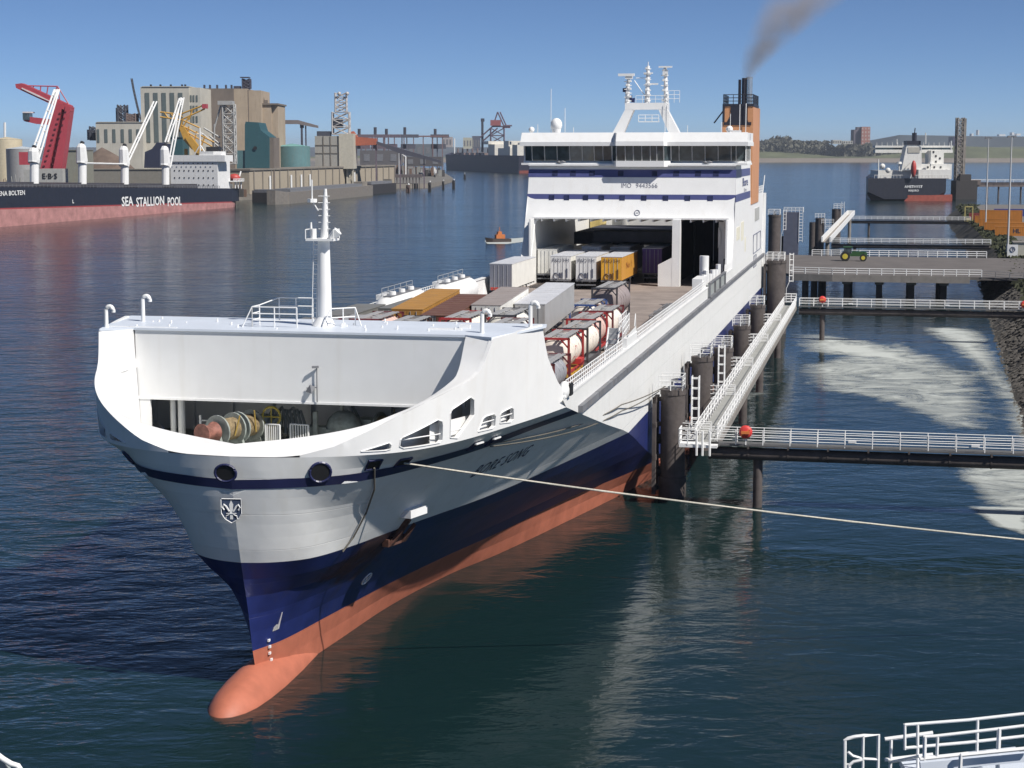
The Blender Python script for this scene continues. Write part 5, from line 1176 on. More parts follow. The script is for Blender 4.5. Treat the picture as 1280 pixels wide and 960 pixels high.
g = MB(); g.box(-1.1,1.1,0,.12,.2,2.9); g.box(-.9,-.75,.1,.2,0,2.5); g.box(.75,.9,.1,.2,0,2.5); g.build('sign_board', M_RAIL, o); g = MB(); g.tube([(.5*math.cos(t), -.03, 1.9+.5*math.sin(t)) for t in np.linspace(0, 6.283, 16)], .1, 5); g.box(-.1,.1,-.05,0,1.6,2.2); g.build('sign_emblem', M_MARK, o)
o = empty('yellow_portal', SHIP(57.5, 508, 4.4), -HEAD, 'small yellow portal frame at the far end of the green bank', 'frame'); g = MB(); g.beam((-1.2,0,0),(-1.2,0,5), .3, .3); g.beam((1.2,0,0),(1.2,0,5), .3, .3); g.beam((-1.2,0,4.9),(1.2,0,4.9), .3, .3); g.box(-.7,.5,-.3,.3,0,1.3); g.build('frame_bars', mat('frame_yellow', (.50,.42,.16)), o)

# ================================================================== black tanker seen from astern, with jetty tower
YT = 965.0
tk = empty('tanker_ship', P(1142, 250, YT), 0, 'black hulled ship seen from astern with white house and red lifeboat', 'ship')
tk.location.z = 0
def px(x, y, Y=YT): return P(x, y, Y)
Mblk = mat('tanker_black', (.022,.024,.036), .5, var=.2, streak=.3, dirt=(.08,.06,.05)); Mtred = mat('tanker_red', (.33,.075,.05), .7, var=.2, streak=.3)
def zpx(y, Y=YT): return P(640, y, Y).z
xl, xr = px(1091,0).x, px(1190,0).x; zt_ = zpx(223); xm = px(1137,0).x
g = MB(); bt = zpx(242)
def sect(y, k, ins, z0): return [Vector((xl+ins*k, y, z0)), Vector((xl, y, z0+4)), Vector((xl, y, zt_)), Vector((xr, y, zt_)), Vector((xr, y, z0+4)), Vector((xr-ins*k, y, z0))]
rows = [[(v.x, v.y, v.z) for v in sect(YT, 1, 9, 1.0)], [(v.x+2.5, v.y, v.z) for v in sect(YT+14, 1, 3, -1)], [(v.x+11, v.y, v.z) for v in sect(YT+60, 1, 0, -1)], [(v.x+36, v.y, v.z) for v in sect(YT+175, 1, 8, -1)]]
g.loft(rows, 0, False, True); g.add(rows[0], [tuple(range(6))]); loc_build(g, 'hull', Mblk, tk)
g = MB(); a = px(1130,244); b = px(1190,240); g.add([(a.x,YT-.3,0),(b.x,YT-.3,0),(b.x,YT-.3,zpx(243)),(a.x+3,YT-.3,zpx(245))], [(0,1,2,3)]); g.box(a.x+2,b.x+.2,YT-.2,YT+2,-.5,zpx(244)); loc_build(g, 'boot_top', Mtred, tk)
Mtw = mat('tanker_white', (.72,.71,.67), .5, var=.06, streak=.3)
g = MB(); za = zpx(223)
pxbox(g, 1163, 188, 1180, 224, YT+14, 14); pxbox(g, 1150, 205, 1190, 224, YT+7, 25); pxbox(g, 1098, 213, 1150, 224, YT+10, 22); pxbox(g, 1148, 212, 1189, 223, YT+3, 10); loc_build(g, 'deck_house', Mtw, tk)
g = MB(); p0 = [px(1127,212,YT+6), px(1152,212,YT+6), px(1152,183,YT+6), px(1133,183,YT+6)]; g.prism(p0, (0,9,0)); pxbox(g, 1134, 179, 1150, 184, YT+6.5, 8); loc_build(g, 'funnel_casing', Mtw, tk)
g = MB(); pxbox(g, 1134, 176, 1151, 181, YT+6, 9); pxtube(g, [(1143,177),(1143,166)], YT+9, 1.3, 8); pxtube(g, [(1143,168),(1144,160)], YT+9, .3, 5); loc_build(g, 'funnel_top', M_SOOT, tk)
g = MB(); pxbox(g, 1135, 184, 1150, 191, YT+5.7, .4); loc_build(g, 'funnel_grille', mat('grille_tan', (.42,.40,.35)), tk)
g = MB(); pxbox(g, 1094, 187, 1128, 191, YT+22, 5); pxbox(g, 1152, 187, 1191, 191, YT+22, 5); pxbox(g, 1094, 182, 1191, 184.5, YT+22, 6); g_ = g
for x in np.arange(1096, 1192, 6.5): pxtube(g, [(x,178),(x,188)], YT+23, .12, 4)
loc_build(g, 'bridge_wing', Mtw, tk)
g = MB(); pxbox(g, 1095, 184.6, 1190, 187, YT+22.5, 4.5); loc_build(g, 'bridge_window', M_GLASS, tk)
g = MB(); c = px(1142,211,YT-1.5); g.ball((c.x,c.y,c.z), 3.4, 14, 0, (.45,.5,1.35)); loc_build(g, 'lifeboat', mat('lifeboat_red', (.45,.06,.05), .5), tk, smooth=50)
g = MB()
for x0, y0, x1, y1 in ((1098,223,1098,199),(1124,205,1124,214),(1163,205,1163,215),(1126,214,1138,203),(1157,166,1157,180),(1189,176,1189,188),(1121,180,1121,174),(1138,223,1142,203)): pxtube(g, [(x0,y0),(x1,y1)], YT+4, .35, 5)
for x in (1124, 1163): c = px(x,203.5,YT+4); g.cyl((c.x,c.y,c.z-.6),(c.x,c.y,c.z+.6), 1.5, 1.2, 10)
c = px(1103,208,YT+6); g.ball((c.x,c.y,c.z), 1.6, 10); c = px(1110,213,YT+6); g.ball((c.x,c.y,c.z), 1.5, 10)
for x in np.arange(1093, 1191, 4): pxtube(g, [(x,219),(x,223)], YT+1, .12, 4)
pxtube(g, [(1093,219),(1190,219)], YT+1, .12, 4); loc_build(g, 'deck_gear', Mtw, tk)
for k, (x, y) in enumerate([(1170,195),(1170,202),(1175,198),(1168,209),(1176,209),(1160,209),(1183,213),(1167,190)]):
    g = MB(); pxbox(g, x-1, y-1.2, x+1, y+1.2, YT+(13.8 if 1163 < x < 1180 and y < 204 else 6.8), .3); loc_build(g, 'house_window', M_DARK, tk)
for txt, y, sz in (('AMETHYST', 233.5, 2.0),('MAJURO', 238.3, 1.5)):
    c = px(1142, y, YT-.35); d_ = tk.location
    lettering('stern_name', txt, M_RAIL, tk, lambda X, Y_: Vector((c.x+X-d_.x, c.y-d_.y, c.z+Y_-d_.z)), size=sz, bold=.03)
def lattice(g, x0, x1, yb, yt, Y, D, r, nb):
    xs = (P(x0,0,Y).x, P(x1,0,Y).x); z0, z1 = P(0,yb,Y).z, P(0,yt,Y).z
    cs = [(xs[0],Y),(xs[1],Y),(xs[1],Y+D),(xs[0],Y+D)]
    for c in cs: g.tube([(c[0],c[1],z0),(c[0],c[1],z1)], r, 4)
    for k in range(nb):
        za, zb_ = z0+(z1-z0)*k/nb, z0+(z1-z0)*(k+1)/nb
        for i in range(4):
            a, b = cs[i], cs[(i+1)%4]; g.tube([(a[0],a[1],za),(b[0],b[1],zb_)], r*.6, 4); g.tube([(b[0],b[1],za),(a[0],a[1],zb_)], r*.6, 4); g.tube([(a[0],a[1],za),(b[0],b[1],za)], r*.6, 4)
    return g
o = empty('loading_tower', PZ(1205, 241, 0), 0, 'tall grey lattice loading tower beside the black hulled ship', 'tower'); Yq = o.location.y
Mtan = mat('weathered_tower', (.25,.225,.20), .8, var=.3, scale=.3)
g = MB(); Yq = 1000; lattice(g, 1202.5, 1210.5, 232, 147, Yq, 4.5, .38, 13); pxbox(g, 1203.8, 148, 1208.5, 232, Yq+1, 2.4); o.location = P(1206, 241, Yq); loc_build(g, 'tower_frame', Mtan, o)
g = MB(); pxbox(g, 1195, 226, 1222, 243, Yq-4, 12, zb=-3); pxbox(g, 1200, 218, 1214, 227, Yq-2, 9); loc_build(g, 'tower_base', mat('jetty_dark', (.05,.045,.045), .9), o)
o = empty('far_jetty', P(1250, 240, 1010), 0, 'long dark jetty leading right from the loading tower', 'jetty')
g = MB(); pxbox(g, 1214, 228, 1330, 233.5, 1010, 5); 
for x in range(1220, 1330, 14): pxbox(g, x, 230, x+1.5, 243, 1011, 2, zb=-3)
pxbox(g, 1214, 225, 1226, 231, 1008, 6); loc_build(g, 'jetty_deck', mat('jetty_brown', (.16,.13,.12), .9), o)
g = MB(); g.rail([P(1214,228,1009), P(1330,228,1009)], 1.6, 2, 5, .12); loc_build(g, 'jetty_rail', M_RAIL, o)

# ================================================================== far shore
M_SHORE = mat('shore_sand', (.21,.18,.15), .95, var=.15, scale=.02); M_MEAD = mat('shore_meadow', (.105,.115,.06), .95, var=.3, scale=.01); M_WOOD = mat('far_wood', (.10,.098,.075), .95, var=.5, scale=.02)
g = MB(); rows = []
for x in np.arange(-700, 2600, 60):
    h = 14+8*math.sin(x*.004)+5*math.sin(x*.013)+(0 if x < 850 else min(22, (x-850)*.12)); rows.append([(x,4060,-1),(x,4075,1.5),(x,4200,9),(x,4330,h+4),(x,4700,h),(x,7000,h-6)])
for i in range(len(rows)-1):
    for k in range(5): g.add([rows[i][k],rows[i+1][k],rows[i+1][k+1],rows[i][k+1]], [(0,1,2,3)], 0 if k < 2 else 1)
g.build('far_shore', [M_SHORE, M_MEAD], None, kind='structure')
g = MB()
for k in range(26000):
    x = random.uniform(500, 1190); Y_ = 4300+random.random()*260; q = x*Y_/4300/1.0
    u = 640+F_PX*x/Y_
    env = 1.0 if u < 1085 else (.5 if u < 1195 else .06)
    if random.random() > env+.12: continue
    hmax = (30+9*math.sin(x*.021)+6*math.sin(x*.067+1)+4*math.sin(x*.19))*env; z = 14+hmax*random.random()**.7; r = random.uniform(2.0,5.0); a = random.random()*6.3; e = random.uniform(-.6,.6)
    c = Vector((x, Y_, z)); d1 = Vector((math.cos(a), math.sin(a), e))*r; d2 = Vector((-math.sin(a)*.4, math.cos(a)*.4, 1)).normalized()*r*.8
    g.add([c-d1, c-d2, c+d1, c+d2], [(0,1,2,3)])
g.build('far_wood', M_WOOD, None, kind='stuff')['label'] = 'dark bare woodland massed along the far shore'
def block(name, label, x0, y0, x1, y1, Y, depth, m_, cat='building', rows_=0, cols_=0, wm=None, roofm=None):
    o = empty(name, P((x0+x1)/2, y1, Y), 0, label, cat); g = MB(); pxbox(g, x0, y0, x1, y1, Y, depth); loc_build(g, 'wall', m_, o)
    if roofm: g = MB(); a = P(x0,y0,Y); b = P(x1,y0,Y); w_ = (b.x-a.x)*.02; g.box(a.x-w_,b.x+w_,Y-w_,Y+depth+w_,a.z,a.z+(b.x-a.x)*.03+.2); loc_build(g, 'roof', roofm, o)
    for r in range(rows_):
        for c in range(cols_):
            g = MB(); wx, wy = (x1-x0)/cols_, (y1-y0)/rows_; pxbox(g, x0+wx*(c+.28), y0+wy*(r+.25), x0+wx*(c+.72), y0+wy*(r+.75), Y-.25, .35); loc_build(g, 'window', wm or M_DARK, o)
    return o
block('apartment_block', 'tall brick apartment block rising above the far wood', 1076.5, 158.5, 1088, 181, 4350, 40, mat('brick_red', (.36,.15,.11), .9), rows_=5, cols_=3, wm=mat('pale_pane', (.5,.42,.38)))
block('apartment_shaded_side', 'shaded side of the brick apartment block, its shade put into the colour', 1067, 162, 1076.3, 181, 4360, 40, mat('brick_shade', (.13,.11,.13), .9))  # shade on the block's side painted as darker brick
block('apartment_shaded_top', 'upper part of the shaded apartment side, its shade put into the colour', 1071, 158.7, 1076, 163, 4361, 20, mat('brick_shade', (.13,.11,.13), .9))  # same shade colour carried up to the top of that side
for x0, y0, x1, y1, lab in ((1041,175,1052,180,'pale low house at the foot of the far wood'),(1054,176,1066,180,'pale low house between the far wood and the brick block')): block('far_house', lab, x0, y0, x1, y1, 4280, 30, mat('house_pale', (.45,.44,.40)), rows_=1, cols_=4)
block('purple_roof_hall', 'dark purple sloped hall behind the loading tower', 1192, 171, 1205, 182, 4800, 60, mat('hall_purple', (.09,.07,.13)))
for x0, y0, x1, y1, lab in ((1214.5,167,1217,170,'small white tank left of the slim white mast on the skyline'),(1222.5,162.5,1224.2,169,'slim white mast on the far right skyline'),(1249,168,1257,170,'low white hall on the far right skyline'),(1265,165.5,1268,169,'white tilted dish tower on the far right skyline'),(1271,167,1276,169.5,'white tank at the far right end of the skyline')):
    block('far_tank', lab, x0, y0, x1, y1, 6500, 30, M_RAIL, cat='tank')
g = MB()
rows = [[(x,6400,-1),(x,6420,80+3*math.sin(x*.006) if x > 1350 else 16+8*math.sin(x*.003)),(x,7200,40)] for x in np.arange(-3500, 3600, 100)]
g.loft(rows, 0, True); g.build('far_hills', mat('far_land_haze_blue', (.07,.085,.10), .95, var=.2, scale=.004), None, kind='structure')  # haze of distance put into the blue land colour
# ================================================================== left quay land
M_QUAY = mat('quay_ground', (.16,.15,.135), .9, var=.25, scale=.03); M_QWALL = mat('quay_wall', (.20,.18,.155), .9, var=.2, scale=.1, streak=.4, dirt=(.06,.055,.05))
edge = [(-245,420),(-222,620),(-170,880),(-150,975),(-141,1000),(-82,1285),(-60,1300),(-52,1560),(-95,2300),(-140,2620),(-260,3300),(-300,4400)]
g = MB(); zq = 3.2
for (x0, y0), (x1, y1) in zip(edge[:-1], edge[1:]):
    g.add([(x0,y0,-2),(x1,y1,-2),(x1,y1,zq),(x0,y0,zq)], [(0,1,2,3)], 1); g.add([(x0,y0,zq),(x1,y1,zq),(-3500,y1+40,zq),(-3500,y0,zq)], [(0,1,2,3)], 0)
g.build('quay', [M_QUAY, M_QWALL], None, kind='structure')

# ------------------------------------------------------------------ black bulk carrier
A0, A1 = Vector((-183.6,633,0)), Vector((-131.8,869.5,0)); dL = (A1-A0).normalized(); nL = Vector((dL.y,-dL.x,0)); SO = A1+dL*4
bc = empty('bulk_carrier', SO, 0, 'black bulk carrier with white deck cranes moored at the left quay', 'ship')
def LS(u, v, z): return SO-dL*u-nL*v+Vector((0,0,z))
def lpx(x, y, v=0): p = PPL(x, y, SO-nL*v, nL); return Vector((-(p-SO).dot(dL), v, p.z))
def ztop(u): return 8.7+max(0, u)*.0228
def zbt(u): return 2.0+max(0, u)*.0175
Mbk = mat('carrier_black', (.016,.018,.030), .5, var=.25, streak=.35, dirt=(.06,.045,.04)); Mbp = mat('carrier_pink_boot', (.40,.195,.185), .75, var=.25, scale=.3, streak=.25); Mbr = mat('carrier_red_line', (.32,.05,.05))
us = list(np.linspace(0, 270, 28)); BM = 32
g = MB()
def vin(u): return 0 if u > 22 else (22-u)**2*.012       # stern tucks in
for lo, hi, mi in (((lambda u: -1), zbt, 1), (zbt, (lambda u: zbt(u)+.5), 2), ((lambda u: zbt(u)+.5), ztop, 0)):
    g.loft([[LS(u, vin(u)*(1.6 if mi else .7), lo(u)) for u in us], [LS(u, vin(u)*(.7 if mi == 0 else 1.2), hi(u)) for u in us]], mi, True)
    g.add([LS(0, vin(0), lo(0)), LS(0, BM-vin(0), lo(0)), LS(0, BM-vin(0), hi(0)), LS(0, vin(0), hi(0))], [(0,1,2,3)], mi)
    g.loft([[LS(u, BM, lo(u)) for u in us], [LS(u, BM, hi(u)) for u in us]], mi)
g.add([LS(0,0,ztop(0)), LS(270,0,ztop(270)), LS(270,BM,ztop(270)), LS(0,BM,ztop(0))], [(0,1,2,3)], 0)
loc_build(g, 'hull', [Mbk, Mbp, Mbr], bc)
Mcw = mat('carrier_white', (.74,.74,.73), .5, var=.05, streak=.15)
# hatch covers
for k in range(5):
    u0 = 48+k*40; g = MB(); cs = [LS(u,v,0) for u, v in ((u0,6),(u0+26,6),(u0+26,26),(u0,26))]; g.prism([c+Vector((0,0,ztop(u0)-.2)) for c in cs], (0,0,2.2)); loc_build(g, 'hatch_cover', mat('hatch_dark', (.05,.045,.05)), bc)
def tube_l(g, pts, r, n=8, v=14): return g.tube([LS(q.x, v, q.z) for q in [lpx(x, y, v) for x, y in pts]], r, n)
def deck_crane(cx, ytop, ymid, ybase, jib, wd=5.2):
    o = empty('deck_crane'); o.parent = bc; o.location = (0,0,0)
    g = MB(); tube_l(g, [(cx,ybase),(cx,ymid)], 1.75, 14); loc_build(g, 'pedestal', Mcw, bc).parent = o
    g = MB(); tube_l(g, [(cx-1,ymid),(cx-.5,ymid-4),(cx-1.5,ytop+3),(cx-1,ytop)], [2.2,2.4,2.0,1.5], 8); loc_build(g, 'crane_house', Mcw, bc).parent = o
    g = MB(); tube_l(g, [(cx-1,ytop-.2),(cx,ytop-3)], 1.0, 6); loc_build(g, 'crane_cap', M_DARK, bc).parent = o
    g = MB()
    for j in jib:
        for dv in (13.3, 14.7): g.tube([LS(q.x, dv, q.z) for q in [lpx(x, y, 14) for x, y in j]], .38, 6)
        a, b = [lpx(x, y, 14) for x, y in (j[0], j[-1])]
        for t in (.15,.4,.65,.9): q = a.lerp(b, t); g.tube([LS(q.x, 13.3, q.z), LS(q.x, 14.7, q.z)], .4, 5)
    loc_build(g, 'crane_jib', Mcw, bc).parent = o
deck_crane(43, 186, 204, 236, [[(46,200),(72,112)],[(42,190),(70,112)]])
deck_crane(103, 181, 205, 234, [[(106,204),(154,205)]])
deck_crane(156, 184, 208, 236, [[(158,204),(194,127)]])
deck_crane(207, 184, 208, 236, [[(211,210),(228,122)],[(208,178),(226,123)]])
g = MB(); tube_l(g, [(45,203),(58,168)], .35); tube_l(g, [(45,186),(43,200)], 1.0); loc_build(g, 'crane_cab', Mcw, bc)
# accommodation block
q0, q1 = lpx(226, 233, 2), lpx(282, 233, 2)
u0, u1 = 14, 30
zt2 = P(250, 194, LS(30,15,0).y).z
g = MB(); cs = [LS(u,v,8.8) for u, v in ((u1,3),(u1,27),(u0,27),(u0,3))]; g.prism(cs, (0,0,zt2-8.8)); loc_build(g, 'accommodation', Mcw, bc)
g = MB(); cs = [LS(u,v,zt2-3) for u, v in ((u1+.6,-1),(u1+.6,31),(u0+6,31),(u0+6,-1))]; g.prism(cs, (0,0,3)); g.prism([LS(u,v,zt2) for u, v in ((u1,5),(u1,12),(u0,12),(u0,5))], (0,0,1.8)); loc_build(g, 'bridge_deck', Mcw, bc)
for r in range(4):
    zz = 10.6+r*3.4
    for c in range(9):
        v = 5+c*2.45; g = MB(); a = [LS(u1+.06+(.6 if r == 3 else 0),v+dv,zz+dz) for dv, dz in ((0,0),(.5,0),(.5,.65),(0,.65))]; g.prism(a, -dL*.1)
        loc_build(g, 'cabin_window', M_DARK, bc)
g = MB()
mz = zt2+1.8; c0 = LS(24, 14, 0)
g.tube([(c0.x,c0.y,zt2),(c0.x,c0.y,zt2+13)], .35, 6); g.tube([(c0.x-2,c0.y,zt2+10),(c0.x+2,c0.y,zt2+10)], .2, 4); g.tube([(c0.x-3,c0.y,zt2),(c0.x,c0.y,zt2+5)], .25, 4); g.tube([(c0.x+3,c0.y,zt2),(c0.x,c0.y,zt2+5)], .25, 4); loc_build(g, 'mast', Mcw, bc)
g = MB(); c0 = LS(12, 12, 0); g.box(c0.x-3,c0.x+3,c0.y-4,c0.y+4,9,zt2+4); loc_build(g, 'funnel', M_DARK, bc)
g = MB(); c0 = LS(6, 4, 14); g.ball((c0.x,c0.y,c0.z), 2.0, 12, 0, (1.5,1.2,1)); loc_build(g, 'lifeboat', mat('lifeboat_red', (.45,.06,.05), .5), bc, smooth=50)
g = MB()
for u, v in ((2,2),(6,2),(10,2)): a = LS(u,v,8.7); g.tube([a, a+Vector((0,0,4))], .3, 5)
a, b = LS(2,2,12.4), LS(16,2,12.4); g.beam(a, b, 3, .4); g.tube([LS(1,4,12),LS(-3,4,17)], .35, 5); g.rail([LS(2,.5,12.4), LS(16,.5,12.4)], 1.2, 2, 2, .12); loc_build(g, 'boat_deck', Mcw, bc)
def lmap(u, z): return lambda x, y: LS(u-x, -.15, z+y)-bc.location
for wd_, xa, xb in (('SEA', 151.5, 166), ('STALLION', 170, 205), ('POOL', 209, 226.5)):
    pa_, pb_ = lpx(xa, 252.6), lpx(xb, 252.0); uc = (pa_.x+pb_.x)/2; zc_ = (pa_.z+pb_.z)/2
    lettering('hull_name', wd_, M_RAIL, bc, lambda x, y: LS(uc-x, -.15, zc_+y)-bc.location, size=5.4, bold=.12, fit=pa_.x-pb_.x)
pc_ = lpx(31, 240.5)
lettering('bow_name', 'ENA BOLTEN', M_RAIL, bc, lambda x, y: LS(pc_.x-x*3.3, -.15, pc_.z-.1+y*2.4)-bc.location, size=1.0, align='RIGHT', bold=.012)
pd_ = lpx(91, 252)
lettering('hull_mark', 'L', M_RAIL, bc, lambda x, y: LS(pd_.x-x*3, -.15, pd_.z+y*2)-bc.location, size=1.0, bold=.02)
g = MB(); g.rail([LS(34,.6,ztop(34)), LS(120,.6,ztop(120)), LS(268,.6,ztop(268))], 1.1, 2, 3, .1); loc_build(g, 'deck_rail', M_FENDER, bc)

# ------------------------------------------------------------------ quay machines and buildings
Mrc = mat('crane_crimson', (.40,.055,.075), .5, var=.08, streak=.15); Mrl = mat('crane_pale_trim', (.66,.60,.60), .6)
Yc = 742
o = simple('quay_crane', 'crimson quay crane with two booms behind the bulk carrier', 'crane', Yc, 63, 235)
def pxpoly(g, pts, Y, d): return g.prism([P(x, y, Y) for x, y in pts], (0, d, 0))
for lp in ([(50,212),(61,212),(78,130),(71,127),(66,136)], [(66,212),(77,212),(88,134),(82,132)]):
    g = MB(); pxpoly(g, lp, Yc, 7); loc_build(g, 'crane_tower', Mrc, o)
g = MB(); pxpoly(g, [(60,211),(67,211),(81,137),(76,139)], Yc+2, 3); loc_build(g, 'tower_web', mat('crane_web', (.24,.035,.05)), o)
g = MB(); pxpoly(g, [(19,105),(27,104),(88,132),(88,139),(76,136),(20,110)], Yc+.5, 5); loc_build(g, 'upper_boom', Mrc, o)
g = MB(); pxpoly(g, [(29,151),(36,146),(62,149),(60,156),(46,155),(32,152)], Yc+1, 4); loc_build(g, 'lower_boom', Mrc, o)
g = MB(); pxbox(g, 28.5, 141, 36.5, 150, Yc, 5); loc_build(g, 'cab', M_GLASS, o)
g = MB(); pxbox(g, 28, 139.5, 38.5, 141.2, Yc-.3, 6); loc_build(g, 'cab_roof', Mrl, o)
g = MB(); 
for a, b in (((27,107),(72,108)),((72,108),(88,134)),((40,113),(42,108)),((50,117),(51,108)),((58,121),(60,108)),((66,125),(71,109)),((76,135),(72,108))): pxtube(g, [a, b], Yc+2.5, .25)
loc_build(g, 'boom_stay', Mrc, o)
g = MB(); pxpoly(g, [(27,109.5),(44,117),(62,126),(62,127),(43,118.8),(27,111)], Yc+.2, .6); loc_build(g, 'boom_trim', Mrl, o)
g = MB()
for k in range(11): t = k/10; x, y = 55+20*t, 208-66*t; pxbox(g, x-1.2, y-1.6, x+1.2, y, Yc-.4, .5)
for k in range(9): t = k/8; x, y = 66+16*t, 206-66*t; pxbox(g, x-.8, y-1.4, x+.8, y, Yc-.4, .5)
loc_build(g, 'tower_stair', mat('stair_maroon', (.16,.03,.04)), o)
g = MB(); 
for x in (55, 62, 70, 75): pxbox(g, x-1.5, 211, x+1.5, 236, Yc+1, 5, zb=3)
each_loc(g, 'crane_leg', Mrc, o)
g = MB(); pxbox(g, 24, 190, 36, 206, Yc, 5); loc_build(g, 'machine_house', Mrc, o)
Mlg = mat('hopper_grey', (.36,.36,.34), .7, var=.1, streak=.3)
o = simple('hopper', 'pale grey lettered hopper at the foot of the crimson crane', 'hopper', 728, 64, 235)
g = MB(); pxbox(g, 49, 211, 78, 231, 728, 9); pxbox(g, 30, 212, 49, 229, 730, 7); loc_build(g, 'hopper_body', Mlg, o)
g = MB(); 
for x in (51, 76): pxbox(g, x-1, 230, x+1, 240, 729, 6, zb=3)
each_loc(g, 'hopper_leg', Mlg, o)
c = P(62, 220.5, 727.8); d_ = o.location.copy(); lettering('hopper_name', 'E·B·S', M_DARK, o, lambda x, y: Vector((c.x+x-d_.x, -.2, c.z+y-d_.z)), size=3.1, bold=.06)
# tanks at the far left
def tank(label, x0, x1, y0, y1, Y, m_, roofm=None):
    o = simple('storage_tank', label, 'tank', Y, (x0+x1)/2, y1); a, b = P(x0,y1,Y), P(x1,y0,Y); r = (b.x-a.x)/2; cx_ = (a.x+b.x)/2; g = MB()
    g.cyl((cx_,Y+r,3),(cx_,Y+r,b.z), r, r, 32); loc_build(g, 'tank_shell', m_, o, smooth=40)
    g = MB(); g.tube([(cx_,Y+r,b.z),(cx_,Y+r,b.z+r*.16)], [r*1.01,.2], 32); loc_build(g, 'tank_roof', roofm or m_, o, smooth=60)
tank('cream storage tank at the far left behind the crimson crane', -14, 22, 174, 200, 1080, mat('tank_cream', (.55,.48,.34)))
tank('grey storage tank with pale roof just left of the crimson crane', 3, 42, 186, 206, 960, mat('tank_grey', (.30,.30,.30), streak=.3), mat('tank_pale', (.48,.52,.55)))
o = simple('thin_chimney', 'thin pale chimney rising beside the cream storage tank', 'chimney', 1150, 6, 180); g = MB(); pxtube(g, [(6,195),(6,153)], 1150, .8, 8); loc_build(g, 'chimney_tube', Mcw, o)
# grain silo buildings
Mpale = mat('silo_pale', (.46,.44,.385), .85, var=.10, scale=.12, streak=.4, dirt=(.25,.22,.17)); Mslot = mat('slot_dark', (.10,.125,.125), .5); Mbrown = mat('silo_brown', (.165,.138,.118), .9, var=.14, scale=.1, streak=.45, dirt=(.09,.075,.06)); Mtans = mat('silo_sunlit_tan', (.37,.30,.225), .9, var=.12, scale=.1, streak=.45, dirt=(.2,.15,.11))
def slot_building(label, x0, y0, x1, y1, Y, D, slots, sy0, sy1, m_=Mpale):
    o = simple('grain_silo', label, 'building', Y, (x0+x1)/2, y1); g = MB(); pxbox(g, x0, y0, x1, y1, Y, D, zb=3); loc_build(g, 'wall', m_, o)
    g = MB(); pxbox(g, x0-.4, y0-.8, x1+.4, y0, Y-.5, D+1); loc_build(g, 'roof', m_, o)
    for x, w in slots: g = MB(); pxbox(g, x-w, sy0, x+w, sy1, Y-.3, .5); loc_build(g, 'window_slot', Mslot, o)
    return o
o = slot_building('tall pale silo building with long dark window slots', 178, 108.5, 236, 205, 1060, 60, [(184.5,1.9),(195,1.9),(205.3,1.9),(215.6,1.9),(226,1.9)], 116, 178)
g = MB(); pxbox(g, 236, 109.5, 250, 205, 1062, 55, zb=3); loc_build(g, 'side_wing', Mpale, o)
for x in (238.5, 242, 246):
    for y in (119, 132, 145): g = MB(); pxbox(g, x-.9, y, x+.9, y+8, 1061.7, .5); loc_build(g, 'window_slot', Mslot, o)
g = MB()
for x in (188, 200, 213, 227, 231): pxbox(g, x-.7, 105.5, x+.7, 108.5, 1075, 3)
each_loc(g, 'roof_vent', M_DARK, o)
slot_building('lower pale silo wing with short dark window slots', 121, 153, 178, 205, 1050, 40, [(122.6,1.2),(132.5,1.6),(142.5,1.6),(153,1.6),(163,1.6),(172.5,1.5)], 161.5, 178)
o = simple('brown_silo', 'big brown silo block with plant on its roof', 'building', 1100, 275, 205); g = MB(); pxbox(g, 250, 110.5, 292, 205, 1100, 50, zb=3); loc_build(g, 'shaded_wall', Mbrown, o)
g = MB(); pxbox(g, 292, 110.8, 308.5, 205, 1101, 45, zb=3); pxbox(g, 310.5, 113, 326, 205, 1104, 40, zb=3); loc_build(g, 'lit_wall', Mtans, o)  # sunlit face painted in a lighter material than the shaded wall
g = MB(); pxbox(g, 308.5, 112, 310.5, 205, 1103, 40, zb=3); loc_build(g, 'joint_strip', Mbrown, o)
g = MB()
for x in (255, 262, 271, 282, 289): pxbox(g, x-.8, 106, x+.8, 111, 1110, 3)
pxbox(g, 292, 107.5, 300, 111, 1110, 6); g2 = MB(); lattice(g2, 301, 310, 110.5, 98.5, 1110, 5, .5, 3); loc_build(g2, 'roof_lattice', mat('roof_plant', (.05,.05,.075)), o); pxbox(g, 300, 96, 311, 97.2, 1109, 7); pxbox(g, 303.5, 100, 308, 109, 1110.5, 4); each_loc(g, 'roof_plant', mat('roof_plant', (.05,.05,.075)), o)
o = simple('tan_silo', 'lower tan silo block at the right end of the brown silo', 'building', 1110, 337, 205); g = MB(); pxbox(g, 326.5, 131, 339, 206, 1110, 40, zb=3); pxbox(g, 340, 129.5, 347, 206, 1112, 36, zb=3); loc_build(g, 'wall', Mtans, o)
g = MB(); pxbox(g, 326, 129, 347.5, 131, 1109, 42); pxbox(g, 330, 125, 334, 129, 1115, 4); pxtube(g, [(331,128),(329.5,122)], 1116, .4); loc_build(g, 'roof', Mbrown, o)
Mteal = mat('teal_cladding', (.025,.085,.10), .6, var=.1); Mtl = mat('pale_teal_roof', (.16,.34,.32), .6)
o = simple('teal_hall', 'dark teal stepped hall in front of the tan silo', 'building', 1020, 320, 210); g = MB(); pxpoly(g, [(306,210),(336.5,210),(336.5,171),(326,163),(323,153),(307,152),(306,156)], 1020, 30); loc_build(g, 'wall', Mteal, o)
